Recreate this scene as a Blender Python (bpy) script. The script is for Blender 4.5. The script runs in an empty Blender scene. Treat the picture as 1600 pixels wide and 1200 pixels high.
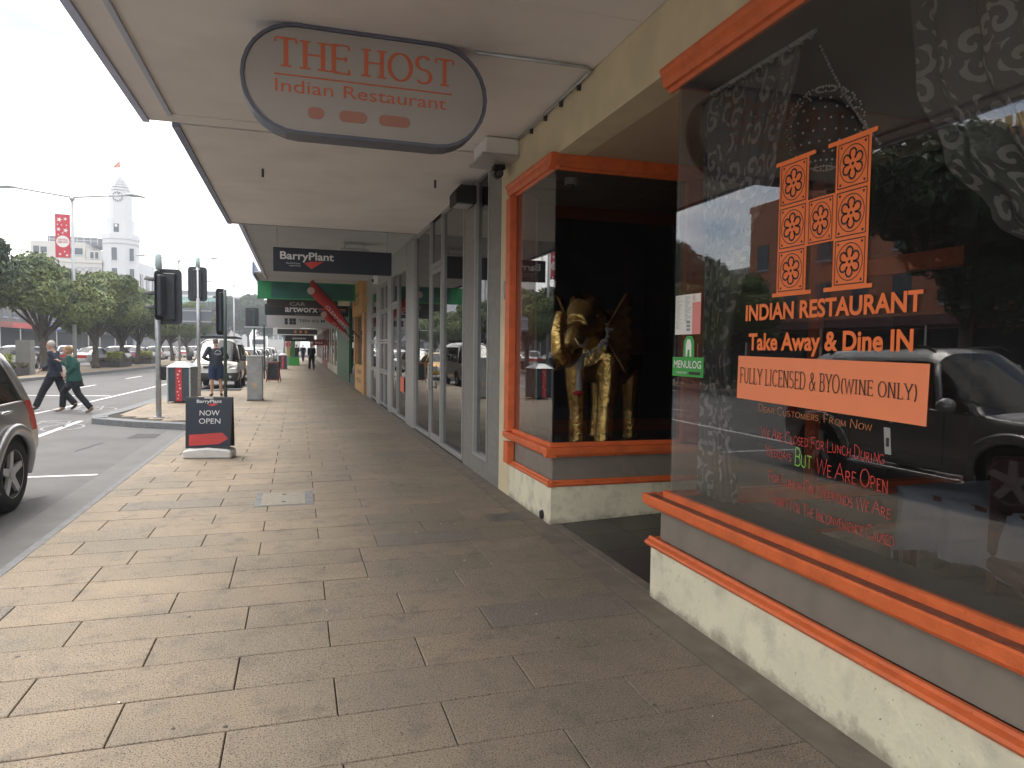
import bpy, bmesh, math, random
from mathutils import Vector, Matrix
import numpy as np
R = math.radians; PI = math.pi
random.seed(11)
HAZE = .0011
S = bpy.context.scene
COL = S.collection

# ------------------------------------------------------------------ camera
cam_d = bpy.data.cameras.new('camera'); cam = bpy.data.objects.new('camera', cam_d); COL.objects.link(cam)
cam_d.sensor_width = 36; cam_d.lens = 24.525; cam_d.clip_start = .05; cam_d.clip_end = 3000
def cam_matrix(yaw, pitch, roll, loc):
    f = Vector((math.sin(yaw)*math.cos(pitch), math.cos(yaw)*math.cos(pitch), math.sin(pitch)))
    r = Vector((math.cos(yaw), -math.sin(yaw), 0)); u = r.cross(f)
    c, s = math.cos(roll), math.sin(roll)
    r2 = c*r + s*u; u2 = -s*r + c*u
    m = Matrix((r2, u2, -f)).transposed().to_4x4(); m.translation = loc
    return m
cam.matrix_world = cam_matrix(.2985, -.05, .0125, Vector((0, 0, 1.6)))
S.camera = cam

# ------------------------------------------------------------------ world, sun, exposure
SUN_EL, SUN_AZ = R(62), R(-42)            # azimuth measured from +y (up the street) towards +x
W = bpy.data.worlds.new('World'); S.world = W; W.use_nodes = True
nt = W.node_tree; nt.nodes.clear()
out = nt.nodes.new('ShaderNodeOutputWorld'); bg = nt.nodes.new('ShaderNodeBackground')
sky = nt.nodes.new('ShaderNodeTexSky'); sky.sky_type = 'NISHITA'; sky.sun_disc = False
sky.sun_elevation = SUN_EL; sky.sun_rotation = SUN_AZ; sky.air_density = 1.0; sky.dust_density = 1.2
tc = nt.nodes.new('ShaderNodeTexCoord'); mp = nt.nodes.new('ShaderNodeMapping'); mp.inputs['Scale'].default_value = (1, 1, 2.6)
nz = nt.nodes.new('ShaderNodeTexNoise'); nz.inputs['Scale'].default_value = 2.3; nz.inputs['Detail'].default_value = 7; nz.inputs['Roughness'].default_value = .55
rp = nt.nodes.new('ShaderNodeValToRGB'); rp.color_ramp.elements[0].position = .40; rp.color_ramp.elements[1].position = .53
mx = nt.nodes.new('ShaderNodeMixRGB'); mx.inputs[2].default_value = (11.2, 10.8, 10.3, 1)
L = nt.links.new
L(tc.outputs['Generated'], mp.inputs[0]); L(mp.outputs[0], nz.inputs[0]); L(nz.outputs['Fac'], rp.inputs[0]); L(rp.outputs[0], mx.inputs[0])
L(sky.outputs[0], mx.inputs[1]); L(mx.outputs[0], bg.inputs[0]); bg.inputs[1].default_value = .1; L(bg.outputs[0], out.inputs[0])
sd = bpy.data.lights.new('sun', 'SUN'); sd.energy = 1.2; sd.angle = R(28); sd.color = (1, .95, .87)
sun = bpy.data.objects.new('sun', sd); COL.objects.link(sun)
sdir = Vector((math.sin(SUN_AZ)*math.cos(SUN_EL), math.cos(SUN_AZ)*math.cos(SUN_EL), math.sin(SUN_EL)))
sun.rotation_euler = sdir.to_track_quat('Z', 'Y').to_euler()
S.view_settings.view_transform = 'Standard'; S.view_settings.look = 'None'; S.view_settings.gamma = 1
S.view_settings.use_curve_mapping = False; S.view_settings.exposure = 1.5
S.render.engine = 'CYCLES'
S.cycles.max_bounces = 8; S.cycles.transparent_max_bounces = 16; S.cycles.glossy_bounces = 4; S.cycles.diffuse_bounces = 4

# ------------------------------------------------------------------ materials
MATS = {}
def mat(name, col=(.5, .5, .5), rough=.6, metal=0, noise=None, bump=None, spec=None, coat=0, speck=None, stain=None, emit=None):
    """noise=(scale, amount)  bump=(scale, strength)  speck=(scale, threshold, factor)  stain=(scale, amount, colour)"""
    if name in MATS: return MATS[name]
    m = bpy.data.materials.new(name); m.use_nodes = True; n = m.node_tree; b = n.nodes['Principled BSDF']
    b.inputs['Base Color'].default_value = (*col, 1); b.inputs['Roughness'].default_value = rough; b.inputs['Metallic'].default_value = metal
    if spec is not None: b.inputs['Specular IOR Level'].default_value = spec
    if coat: b.inputs['Coat Weight'].default_value = coat; b.inputs['Coat Roughness'].default_value = .05
    if emit: b.inputs['Emission Color'].default_value = (*emit[0], 1); b.inputs['Emission Strength'].default_value = emit[1]
    g = n.nodes.new('ShaderNodeNewGeometry'); pos = g.outputs['Position']
    cur = None
    if noise:
        t = n.nodes.new('ShaderNodeTexNoise'); t.inputs['Scale'].default_value = noise[0]; t.inputs['Detail'].default_value = 5
        n.links.new(pos, t.inputs[0])
        r = n.nodes.new('ShaderNodeMapRange'); r.inputs[1].default_value = .3; r.inputs[2].default_value = .7
        r.inputs[3].default_value = 1-noise[1]; r.inputs[4].default_value = 1+noise[1]; n.links.new(t.outputs[0], r.inputs[0])
        v = n.nodes.new('ShaderNodeVectorMath'); v.operation = 'SCALE'; v.inputs[0].default_value = col; n.links.new(r.outputs[0], v.inputs['Scale'])
        cur = v.outputs[0]
    def base():
        if cur is not None: return cur
        c = n.nodes.new('ShaderNodeRGB'); c.outputs[0].default_value = (*col, 1); return c.outputs[0]
    if stain:
        t = n.nodes.new('ShaderNodeTexNoise'); t.inputs['Scale'].default_value = stain[0]; t.inputs['Detail'].default_value = 6; n.links.new(pos, t.inputs[0])
        r = n.nodes.new('ShaderNodeMapRange'); r.inputs[1].default_value = .5; r.inputs[2].default_value = .68; r.inputs[4].default_value = stain[1]; n.links.new(t.outputs[0], r.inputs[0])
        x = n.nodes.new('ShaderNodeMixRGB'); x.inputs[2].default_value = (*stain[2], 1); n.links.new(base(), x.inputs[1]); n.links.new(r.outputs[0], x.inputs[0]); cur = x.outputs[0]
    if speck:
        t = n.nodes.new('ShaderNodeTexNoise'); t.inputs['Scale'].default_value = speck[0]; t.inputs['Detail'].default_value = 1.5; n.links.new(pos, t.inputs[0])
        r = n.nodes.new('ShaderNodeMapRange'); r.inputs[1].default_value = speck[1]; r.inputs[2].default_value = speck[1]+.05; r.inputs[3].default_value = 1; r.inputs[4].default_value = speck[2]; n.links.new(t.outputs[0], r.inputs[0])
        v = n.nodes.new('ShaderNodeVectorMath'); v.operation = 'SCALE'; n.links.new(base(), v.inputs[0]); n.links.new(r.outputs[0], v.inputs['Scale']); cur = v.outputs[0]
    if cur is not None: n.links.new(cur, b.inputs['Base Color'])
    if bump:
        t = n.nodes.new('ShaderNodeTexNoise'); t.inputs['Scale'].default_value = bump[0]; t.inputs['Detail'].default_value = 4; n.links.new(pos, t.inputs[0])
        p = n.nodes.new('ShaderNodeBump'); p.inputs['Strength'].default_value = bump[1]; p.inputs['Distance'].default_value = .02
        n.links.new(t.outputs[0], p.inputs['Height']); n.links.new(p.outputs[0], b.inputs['Normal'])
    MATS[name] = m
    return m
def glass_mat(name, tint=.85, base=.05, col=(1, 1, 1), film=0.0):
    """thin pane: mirror part rises towards grazing, the rest passes straight through; film = dusty diffuse share"""
    m = bpy.data.materials.new(name); m.use_nodes = True; n = m.node_tree; n.nodes.clear()
    o = n.nodes.new('ShaderNodeOutputMaterial'); t = n.nodes.new('ShaderNodeBsdfTransparent'); t.inputs[0].default_value = (tint*col[0], tint*col[1], tint*col[2], 1)
    gl = n.nodes.new('ShaderNodeBsdfGlossy'); gl.inputs['Roughness'].default_value = 0.0
    g = n.nodes.new('ShaderNodeNewGeometry'); d = n.nodes.new('ShaderNodeVectorMath'); d.operation = 'DOT_PRODUCT'
    n.links.new(g.outputs['Incoming'], d.inputs[0]); n.links.new(g.outputs['Normal'], d.inputs[1])
    a = n.nodes.new('ShaderNodeMath'); a.operation = 'ABSOLUTE'; n.links.new(d.outputs['Value'], a.inputs[0])
    s = n.nodes.new('ShaderNodeMath'); s.operation = 'SUBTRACT'; s.inputs[0].default_value = 1; n.links.new(a.outputs[0], s.inputs[1])
    p = n.nodes.new('ShaderNodeMath'); p.operation = 'POWER'; p.inputs[1].default_value = 5; n.links.new(s.outputs[0], p.inputs[0])
    q = n.nodes.new('ShaderNodeMath'); q.operation = 'MULTIPLY_ADD'; q.inputs[1].default_value = 1-base; q.inputs[2].default_value = base; n.links.new(p.outputs[0], q.inputs[0])
    mix = n.nodes.new('ShaderNodeMixShader'); n.links.new(q.outputs[0], mix.inputs[0]); 
    if film:
        df = n.nodes.new('ShaderNodeBsdfDiffuse'); df.inputs[0].default_value = (.5, .5, .5, 1)
        m2 = n.nodes.new('ShaderNodeMixShader'); m2.inputs[0].default_value = film; n.links.new(t.outputs[0], m2.inputs[1]); n.links.new(df.outputs[0], m2.inputs[2])
        n.links.new(m2.outputs[0], mix.inputs[1])
    else: n.links.new(t.outputs[0], mix.inputs[1])
    n.links.new(gl.outputs[0], mix.inputs[2]); n.links.new(mix.outputs[0], o.inputs[0])
    MATS[name] = m
    return m

GLASS = glass_mat('shop_glass', .85, .08, film=.003)
GLASS2 = glass_mat('office_glass', .40, .24, (.9, .95, 1), film=.02)
M_or = mat('orange_paint', (.64, .135, .038), .5, noise=(9, .12), stain=(6, .35, (.40, .085, .03)), bump=(35, .3), speck=(75, .72, .45))
M_ord = mat('orange_dirty', (.17, .06, .035), .6, noise=(22, .25), stain=(7, .5, (.10, .055, .04)))
M_cream = mat('cream_render', (.62, .53, .355), .75, noise=(3, .08), stain=(2.2, .3, (.42, .36, .25)), bump=(120, .15))
M_creamb = mat('cream_base', (.70, .66, .50), .7, noise=(4, .08), stain=(5.5, .45, (.33, .31, .25)), bump=(45, .25), speck=(55, .70, .35))
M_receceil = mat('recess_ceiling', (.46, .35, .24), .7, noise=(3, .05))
M_grey = mat('grey_panel', (.21, .185, .155), .5, noise=(6, .08), stain=(8, .25, (.11, .10, .09)))
M_soffit = mat('soffit_paint', (.70, .665, .645), .8, noise=(1.2, .05), stain=(1.7, .22, (.46, .42, .38)), bump=(60, .08))
M_soffit2 = mat('soffit_grey', (.44, .45, .46), .8, noise=(1.5, .05))
M_fascia = mat('fascia_blue_grey', (.46, .51, .68), .6, noise=(4, .08))
M_fasciad = mat('fascia_dark', (.15, .19, .30), .5, noise=(5, .15), stain=(12, .3, (.3, .32, .33)))
M_dark = mat('dark_trim', (.035, .035, .04), .5)
M_black = mat('black_plastic', (.012, .012, .013), .65)
M_white = mat('white_paint', (.72, .72, .70), .5, noise=(5, .04))
M_alu = mat('aluminium', (.42, .42, .42), .38, .35, noise=(20, .06))
M_galv = mat('galvanised', (.42, .44, .46), .42, .5, noise=(14, .12))
M_steel = mat('stainless', (.45, .45, .44), .32, .7, noise=(6, .12), bump=(4, .05))
M_sandst = mat('grey_lined_panel', (.20, .19, .175), .6, noise=(8, .1))
M_asph = mat('asphalt', (.125, .123, .122), .85, noise=(2, .10), speck=(160, .62, 1.5), stain=(.8, .35, (.075, .075, .078)), bump=(140, .4))
M_gut = mat('gutter_concrete', (.145, .143, .14), .85, noise=(5, .10), stain=(3, .3, (.16, .16, .16)), bump=(90, .2))
M_blue = mat('bluestone_kerb', (.17, .175, .18), .8, noise=(9, .15), bump=(60, .25))
M_line = mat('road_marking', (.72, .72, .70), .7, noise=(25, .12), stain=(14, .5, (.3, .3, .3)))
M_linew = mat('worn_marking', (.33, .33, .33), .8, noise=(25, .25), stain=(9, .8, (.12, .12, .12)))
M_joint = mat('joint_grout', (.035, .03, .026), .95)
M_slab = None
def slab_material():
    m = bpy.data.materials.new('paving_slab'); m.use_nodes = True; n = m.node_tree; b = n.nodes['Principled BSDF']; b.inputs['Roughness'].default_value = .72
    g = n.nodes.new('ShaderNodeNewGeometry'); oi = n.nodes.new('ShaderNodeObjectInfo'); Lk = n.links.new
    def noise(sc, det=4, rgh=.5):
        t = n.nodes.new('ShaderNodeTexNoise'); t.inputs['Scale'].default_value = sc; t.inputs['Detail'].default_value = det; t.inputs['Roughness'].default_value = rgh
        Lk(g.outputs['Position'], t.inputs[0]); return t.outputs[0]
    def mr(src, a, b_, c, d):
        r = n.nodes.new('ShaderNodeMapRange'); r.inputs[1].default_value = a; r.inputs[2].default_value = b_; r.inputs[3].default_value = c; r.inputs[4].default_value = d; Lk(src, r.inputs[0]); return r.outputs[0]
    def mixc(f, c1, c2):
        x = n.nodes.new('ShaderNodeMixRGB'); Lk(f, x.inputs[0])
        for s, c in ((1, c1), (2, c2)):
            if isinstance(c, tuple): x.inputs[s].default_value = (*c, 1)
            else: Lk(c, x.inputs[s])
        return x.outputs[0]
    c = mixc(mr(noise(.9, 5, .6), .35, .65, 0, 1), (.335, .258, .178), (.23, .188, .137))
    c = mixc(mr(oi.outputs['Random'], .3, 1, 0, .55), c, (.20, .172, .128))
    c = mixc(mr(oi.outputs['Random'], .965, .97, 0, .40), c, (.17, .165, .155))
    c = mixc(mr(noise(5, 6, .65), .52, .70, 0, .65), c, (.12, .105, .085))
    # slab colour goes darker towards the shop fronts, broken up by noise
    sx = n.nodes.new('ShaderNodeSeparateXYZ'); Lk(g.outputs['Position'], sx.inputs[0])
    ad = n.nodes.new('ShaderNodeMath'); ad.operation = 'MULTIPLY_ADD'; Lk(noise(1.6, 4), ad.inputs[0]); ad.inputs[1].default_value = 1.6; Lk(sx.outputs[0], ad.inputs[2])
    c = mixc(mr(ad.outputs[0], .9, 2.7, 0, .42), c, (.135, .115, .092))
    # dark pits and pale grains
    c = mixc(mr(noise(130, 2, .65), .55, .61, 0, .88), c, (.040, .035, .030))
    c = mixc(mr(noise(190, 1), .64, .70, 0, .6), c, (.50, .46, .38))
    Lk(c, b.inputs['Base Color'])
    p = n.nodes.new('ShaderNodeBump'); p.inputs['Strength'].default_value = .45; p.inputs['Distance'].default_value = .004; Lk(noise(130, 2, .65), p.inputs['Height']); Lk(p.outputs[0], b.inputs['Normal'])
    return m
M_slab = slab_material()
M_tile = mat('slate_tile', (.045, .043, .042), .38, noise=(5, .18))
M_strip = mat('cement_strip', (.165, .142, .112), .85, noise=(6, .2), bump=(60, .3))

# ------------------------------------------------------------------ mesh helpers
class MB:
    def __init__(s): s.v = []; s.f = []
    def add(s, vs, fs):
        o = len(s.v); s.v += [tuple(v) for v in vs]; s.f += [tuple(i+o for i in f) for f in fs]; return s
    def box(s, x0, x1, y0, y1, z0, z1, rz=0, c=None):
        vs = [Vector((x, y, z)) for z in (z0, z1) for y in (y0, y1) for x in (x0, x1)]
        if rz:
            c = Vector(c) if c else Vector(((x0+x1)/2, (y0+y1)/2, 0)); m = Matrix.Rotation(rz, 3, 'Z'); vs = [m @ (v-c) + c for v in vs]
        return s.add(vs, [(0, 2, 3, 1), (4, 5, 7, 6), (0, 1, 5, 4), (2, 6, 7, 3), (0, 4, 6, 2), (1, 3, 7, 5)])
    def tube(s, pts, r, n=8, cap=True):
        pts = [Vector(p) for p in pts]; rs = r if isinstance(r, (list, tuple)) else [r]*len(pts)
        rs = [q if isinstance(q, (list, tuple)) else (q, q) for q in rs]; rings = []
        ref = None
        for i, p in enumerate(pts):
            t = (pts[min(i+1, len(pts)-1)] - pts[max(i-1, 0)]).normalized()
            if ref is None: ref = Vector((1, 0, 0)) if abs(t.x) < .9 else Vector((0, 1, 0))
            u = (ref - t*ref.dot(t)).normalized(); w = t.cross(u); ref = u
            rings.append([p + u*math.cos(2*PI*k/n)*rs[i][0] + w*math.sin(2*PI*k/n)*rs[i][1] for k in range(n)])
        o = len(s.v); s.v += [tuple(q) for rg in rings for q in rg]
        for i in range(len(pts)-1):
            for k in range(n): s.f.append((o+i*n+k, o+i*n+(k+1) % n, o+(i+1)*n+(k+1) % n, o+(i+1)*n+k))
        if cap: s.f.append(tuple(o+k for k in range(n))[::-1]); s.f.append(tuple(o+(len(pts)-1)*n+k for k in range(n)))
        return s
    def prism(s, poly, axis, a, b):
        """poly 2D points extruded along axis ('x','y','z') from a to b"""
        n = len(poly)
        def P(p, t): return {'x': (t, p[0], p[1]), 'y': (p[0], t, p[1]), 'z': (p[0], p[1], t)}[axis]
        vs = [P(p, a) for p in poly] + [P(p, b) for p in poly]
        fs = [(i, (i+1) % n, n+(i+1) % n, n+i) for i in range(n)] + [tuple(range(n))[::-1], tuple(range(n, 2*n))]
        return s.add(vs, fs)
    def lathe(s, prof, c=(0, 0, 0), n=16, axis='z', caps=True):
        c = Vector(c); vs = []
        for r, h in prof:
            for k in range(n):
                a = 2*PI*k/n; x, y = r*math.cos(a), r*math.sin(a)
                vs.append(c + Vector({'z': (x, y, h), 'x': (h, x, y), 'y': (x, h, y)}[axis]))
        m = len(prof); fs = [(i*n+k, i*n+(k+1) % n, (i+1)*n+(k+1) % n, (i+1)*n+k) for i in range(m-1) for k in range(n)]
        if caps and prof[0][0] > 1e-6: fs.append(tuple(range(n))[::-1])
        if caps and prof[-1][0] > 1e-6: fs.append(tuple((m-1)*n+k for k in range(n)))
        return s.add(vs, fs)
    def ball(s, c, r, n=10, m=7):
        r = r if isinstance(r, (list, tuple)) else (r, r, r); c = Vector(c); vs = []
        for i in range(m+1):
            t = PI*i/m
            for k in range(n):
                a = 2*PI*k/n; vs.append(c + Vector((r[0]*math.sin(t)*math.cos(a), r[1]*math.sin(t)*math.sin(a), -r[2]*math.cos(t))))
        return s.add(vs, [(i*n+k, i*n+(k+1) % n, (i+1)*n+(k+1) % n, (i+1)*n+k) for i in range(m) for k in range(n)])
    def mesh(s, name='m', smooth=False, merge=False):
        me = bpy.data.meshes.new(name); me.from_pydata(s.v, [], s.f)
        bm = bmesh.new(); bm.from_mesh(me)
        if merge: bmesh.ops.remove_doubles(bm, verts=bm.verts, dist=1e-5)
        bmesh.ops.recalc_face_normals(bm, faces=bm.faces); bm.to_mesh(me); bm.free()
        if smooth: me.polygons.foreach_set('use_smooth', [True]*len(me.polygons))
        return me
def obj(name, mb, m, parent=None, smooth=False, world=True, bevel=0, **kw):
    me = mb if isinstance(mb, bpy.types.Mesh) else mb.mesh(name, smooth)
    if bevel:
        bm = bmesh.new(); bm.from_mesh(me); bmesh.ops.remove_doubles(bm, verts=bm.verts, dist=1e-5)
        ed = [e for e in bm.edges if len(e.link_faces) == 2 and e.calc_face_angle(0) > .5]
        bmesh.ops.bevel(bm, geom=ed, offset=bevel, segments=1, affect='EDGES'); bm.to_mesh(me); bm.free()
    o = bpy.data.objects.new(name, me); COL.objects.link(o)
    if m and not me.materials: me.materials.append(m)
    if parent:
        o.parent = parent
        if world: me.transform(world_of(parent).inverted())
    for k, v in kw.items(): o[k] = v
    return o
def world_of(o):
    m = o.matrix_basis.copy(); p = o.parent
    while p: m = p.matrix_basis @ m; p = p.parent
    return m
def thing(name, label, cat, loc=(0, 0, 0), rz=0, group=None):
    o = bpy.data.objects.new(name, None); COL.objects.link(o); o.location = loc; o.rotation_euler = (0, 0, rz); o.empty_display_size = .2
    o['label'] = label; o['category'] = cat
    if group: o['group'] = group
    return o
def tag(o, label, cat, group=None):
    o['label'] = label; o['category'] = cat
    if group: o['group'] = group
    return o
def structure(name, mb, m, smooth=False):
    o = obj(name, mb, m, None, smooth); o['kind'] = 'structure'; return o
def copy_tree(o, parent=None):
    c = o.copy(); COL.objects.link(c); c.parent = parent
    for ch in list(o.children): copy_tree(ch, c)
    return c
def recolour(o, frm, to):
    for ob in [o]+list(o.children_recursive):
        if ob.type == 'MESH':
            for i, s in enumerate(ob.material_slots):
                if s.material == frm: s.link = 'OBJECT'; s.material = to
def evaluated(me, mods, name):
    t = bpy.data.objects.new('tmp', me); COL.objects.link(t)
    for typ, props in mods:
        md = t.modifiers.new('m', typ)
        for k, v in props.items(): setattr(md, k, v)
    dg = bpy.context.evaluated_depsgraph_get(); dg.update()
    r = bpy.data.meshes.new_from_object(t.evaluated_get(dg)); r.name = name
    bpy.data.objects.remove(t); return r
def fused(mb, voxel, name, it=3, tris=None):
    """union of overlapping closed shapes as one continuous smooth skin"""
    mods = [('REMESH', dict(mode='VOXEL', voxel_size=voxel, use_smooth_shade=True)), ('SMOOTH', dict(factor=.5, iterations=it))]
    if tris: mods.append(('DECIMATE', dict(ratio=tris)))
    r = evaluated(mb.mesh('t'), mods, name)
    r.polygons.foreach_set('use_smooth', [True]*len(r.polygons)); return r

# ------------------------------------------------------------------ lettering
_txt = {}
def text_geo(s, bold=0):
    k = (s, bold)
    if k in _txt: return _txt[k]
    c = bpy.data.curves.new('t', 'FONT'); c.body = s; c.size = 1; c.offset = bold; c.resolution_u = 4
    o = bpy.data.objects.new('t', c); COL.objects.link(o)
    dg = bpy.context.evaluated_depsgraph_get(); dg.update(); me = bpy.data.meshes.new_from_object(o.evaluated_get(dg))
    v = [(p.co.x, p.co.y) for p in me.vertices]; f = [tuple(p.vertices) for p in me.polygons]
    bpy.data.objects.remove(o); bpy.data.meshes.remove(me); _txt[k] = (v, f); return v, f
def arc(cx, cy, rx, ry, a0, a1, n=10):
    return [(cx+rx*math.cos(R(a0+(a1-a0)*i/n)), cy+ry*math.sin(R(a0+(a1-a0)*i/n))) for i in range(n+1)]
GL = {'A': (.8, [[(0, 0), (.4, 1), (.8, 0)], [(.16, .38), (.64, .38)]]), 'B': (.66, [[(.1, 0), (.1, 1)], [(.1, 1)]+arc(.35, .76, .24, .24, 90, -90)+[(.1, .52)], [(.35, .52)]+arc(.38, .26, .27, .26, 90, -90)+[(.1, 0)]]),
 'C': (.78, [arc(.42, .5, .40, .5, 48, 312, 16)]), 'D': (.78, [[(.1, 0), (.1, 1)], [(.1, 1)]+arc(.32, .5, .42, .5, 90, -90, 14)+[(.1, 0)]]),
 'E': (.62, [[(.1, 1), (.1, 0)], [(.1, 1), (.6, 1)], [(.1, .52), (.5, .52)], [(.1, 0), (.62, 0)]]), 'F': (.6, [[(.1, 1), (.1, 0)], [(.1, 1), (.6, 1)], [(.1, .52), (.5, .52)]]),
 'G': (.8, [arc(.42, .5, .40, .5, 48, 330, 16), [(.78, .25), (.78, .45), (.5, .45)]]), 'H': (.78, [[(.1, 0), (.1, 1)], [(.68, 0), (.68, 1)], [(.1, .52), (.68, .52)]]),
 'I': (.3, [[(.15, 0), (.15, 1)]]), 'K': (.7, [[(.1, 0), (.1, 1)], [(.65, 1), (.12, .45)], [(.25, .58), (.68, 0)]]), 'L': (.58, [[(.1, 1), (.1, 0)], [(.1, 0), (.58, 0)]]),
 'M': (.95, [[(.1, 0), (.14, 1)], [(.14, 1), (.48, .05), (.82, 1)], [(.82, 1), (.86, 0)]]), 'N': (.8, [[(.1, 0), (.1, 1)], [(.1, 1), (.7, 0)], [(.7, 0), (.7, 1)]]),
 'O': (.86, [arc(.43, .5, .41, .5, 90, 450, 24)]), 'P': (.62, [[(.1, 0), (.1, 1)], [(.1, 1)]+arc(.34, .73, .25, .27, 90, -90)+[(.1, .46)]]),
 'R': (.72, [[(.1, 0), (.1, 1)], [(.1, 1)]+arc(.34, .75, .24, .25, 90, -90)+[(.1, .5)], [(.34, .5), (.68, 0)]]),
 'S': (.6, [arc(.3, .755, .26, .245, 35, 270)+arc(.3, .26, .28, .255, 88, -145)[0:]]), 'T': (.72, [[(.36, 1), (.36, 0)], [(.02, 1), (.70, 1)]]),
 'U': (.78, [[(.1, 1)]+arc(.39, .32, .29, .32, 180, 360)+[(.68, 1)]]), 'V': (.76, [[(.02, 1), (.38, 0), (.74, 1)]]), 'W': (1.05, [[(.02, 1), (.28, 0), (.52, .9), (.78, 0), (1.03, 1)]]),
 'Y': (.74, [[(.02, 1), (.37, .45)], [(.72, 1), (.37, .45), (.37, 0)]]), '&': (.85, [[(.82, 0), (.25, .72)]+arc(.38, .82, .16, .17, 205, -60)+arc(.33, .24, .29, .26, 100, 300)+[(.8, .5)]]),
 '(': (.34, [arc(.42, .45, .3, .62, 120, 240)]), ')': (.34, [arc(-.08, .45, .3, .62, 60, -60)]), ',': (.2, [[(.1, .06), (.06, -.14)]]), ' ': (.42, [])}
def ribbon(pts, wid):
    """mitred flat strip along pts; wid(direction) -> width"""
    n = len(pts); vs = []
    for i in range(n):
        a = pts[max(i-1, 0)]; b = pts[min(i+1, n-1)]; p = pts[i]
        def d(u, v):
            x, y = v[0]-u[0], v[1]-u[1]; l = math.hypot(x, y) or 1; return x/l, y/l
        d1 = d(a, p) if i else d(p, b); d2 = d(p, b) if i < n-1 else d1
        nx, ny = -(d1[1]+d2[1]), d1[0]+d2[0]; l = math.hypot(nx, ny) or 1; nx, ny = nx/l, ny/l
        cs = max(.45, abs(nx*-d1[1]+ny*d1[0])); w = (wid(d1)+wid(d2))/4/cs
        vs += [(p[0]+nx*w, p[1]+ny*w), (p[0]-nx*w, p[1]-ny*w)]
    return vs, [(2*i, 2*i+1, 2*i+3, 2*i+2) for i in range(n-1)]
def stroke_text(s, thick=.13, thin=.05, serif=True, jitter=0, sp=.16, rnd=None):
    V = []; F = []; x = 0; lay = 0
    rnd = rnd or random.Random(len(s))
    def wid(d): return thin+(thick-thin)*abs(d[1])**1.5
    def put(vs, fs):
        nonlocal lay
        o = len(V); V.extend((a, b, lay*.0002) for a, b in vs); F.extend(tuple(i+o for i in f) for f in fs); lay = (lay+1) % 7
    big = True
    for ch in s:
        sc = 1
        if jitter:
            sc = 1.25 if (big and ch != ' ') else .85; big = (ch == ' ')
        w, strokes = GL[ch.upper()]
        tilt = rnd.uniform(-.08, .08)*jitter; dy = rnd.uniform(-.08, .08)*jitter; scx = sc*rnd.uniform(.9, 1.1) if jitter else sc
        for st in strokes:
            pts = [(x+(a+b*tilt)*scx+rnd.uniform(-.02, .02)*jitter, b*sc+dy+rnd.uniform(-.03, .03)*jitter) for a, b in st]
            put(*ribbon(pts, wid))
            if serif and ch not in '&(),' and len(st) <= 5 and len(st) < 9:
                for e, o in ((0, 1), (-1, -2)):
                    ex, ey = pts[e]; ox, oy = pts[o]; dx, dyy = abs(ex-ox), abs(ey-oy)
                    if (abs(ey) > .02 and abs(ey-1) > .02 and dyy > dx): continue
                    if ch in 'MVW' and ey < .2 and ch != 'M': continue
                    if dyy > dx*.8:
                        yy = ey+(-1 if ey > .5 else 1)*thin*.5; put([(ex-thick*1.15, yy-thin/2), (ex+thick*1.15, yy-thin/2), (ex+thick*1.15, yy+thin/2), (ex-thick*1.15, yy+thin/2)], [(0, 1, 2, 3)])
                    elif ch in 'TEFL' and (e == -1 or ch == 'T'):
                        k = -1 if ey > .9 else (1 if ey < .1 else 0); h = .16
                        y0, y1 = (ey-thin/2, ey+k*h) if k else (ey-.09, ey+.09)
                        put([(ex-thin*.6, min(y0, y1)), (ex+thin*.6, min(y0, y1)), (ex+thin*.6, max(y0, y1)), (ex-thin*.6, max(y0, y1))], [(0, 1, 2, 3)])
        x += w*scx+(sp if ch != ' ' else 0)
    return V, F
def place2d(vs, fs, org, u, v, w=None, h=None, lift=0.0):
    """fit 2D geometry in a w x h box whose lower left corner is org, on the plane spanned by u and v"""
    u, v = Vector(u), Vector(v); nn = u.cross(v); xs = [p[0] for p in vs]; ys = [p[1] for p in vs]
    x0, x1, y0, y1 = min(xs), max(xs), min(ys), max(ys); sx = (w/(x1-x0)) if w else None; sy = (h/(y1-y0)) if h else sx
    if sx is None: sx = sy
    mb = MB(); mb.add([Vector(org)+u*((p[0]-x0)*sx)+v*((p[1]-y0)*sy)+nn*(lift+(p[2] if len(p) > 2 else 0)) for p in vs], fs); return mb
def lettering(name, s, m, parent, org, u, v, w=None, h=None, bold=0, style='sans', lift=.002, **kw):
    if style == 'sans': vs, fs = text_geo(s, bold)
    elif style == 'serif': vs, fs = stroke_text(s, **kw)
    else: vs, fs = stroke_text(s, .085, .085, False, 1, .10, **kw)
    mb = place2d(vs, fs, org, u, v, w, h, lift)
    me = bpy.data.meshes.new(name); me.from_pydata(mb.v, [], mb.f)
    return obj(name, me, m, parent)
XW = ((0, -1, 0), (0, 0, 1))     # a wall facing the street: text runs towards -y
XS = ((1, 0, 0), (0, 0, 1))      # a sign facing the viewer

# ================================================================== SETTING
g = MB(); g.box(-400, 400, -60, 900, -.6, -.16); structure('ground', g, mat('far_ground', (.16, .155, .14), .9, noise=(.05, .2)))
r = MB(); r.box(-11.9, -1.9, -20, 300, -.16, -.12); structure('road', r, M_asph)
r = MB(); r.prism([(-40, -20), (-15.2, -20), (-15.2, 40), (-14.9, 49), (-13.4, 56), (-13.4, 300), (-40, 300)], 'z', -.16, -.118); structure('far_roadway', r, M_asph)
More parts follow.
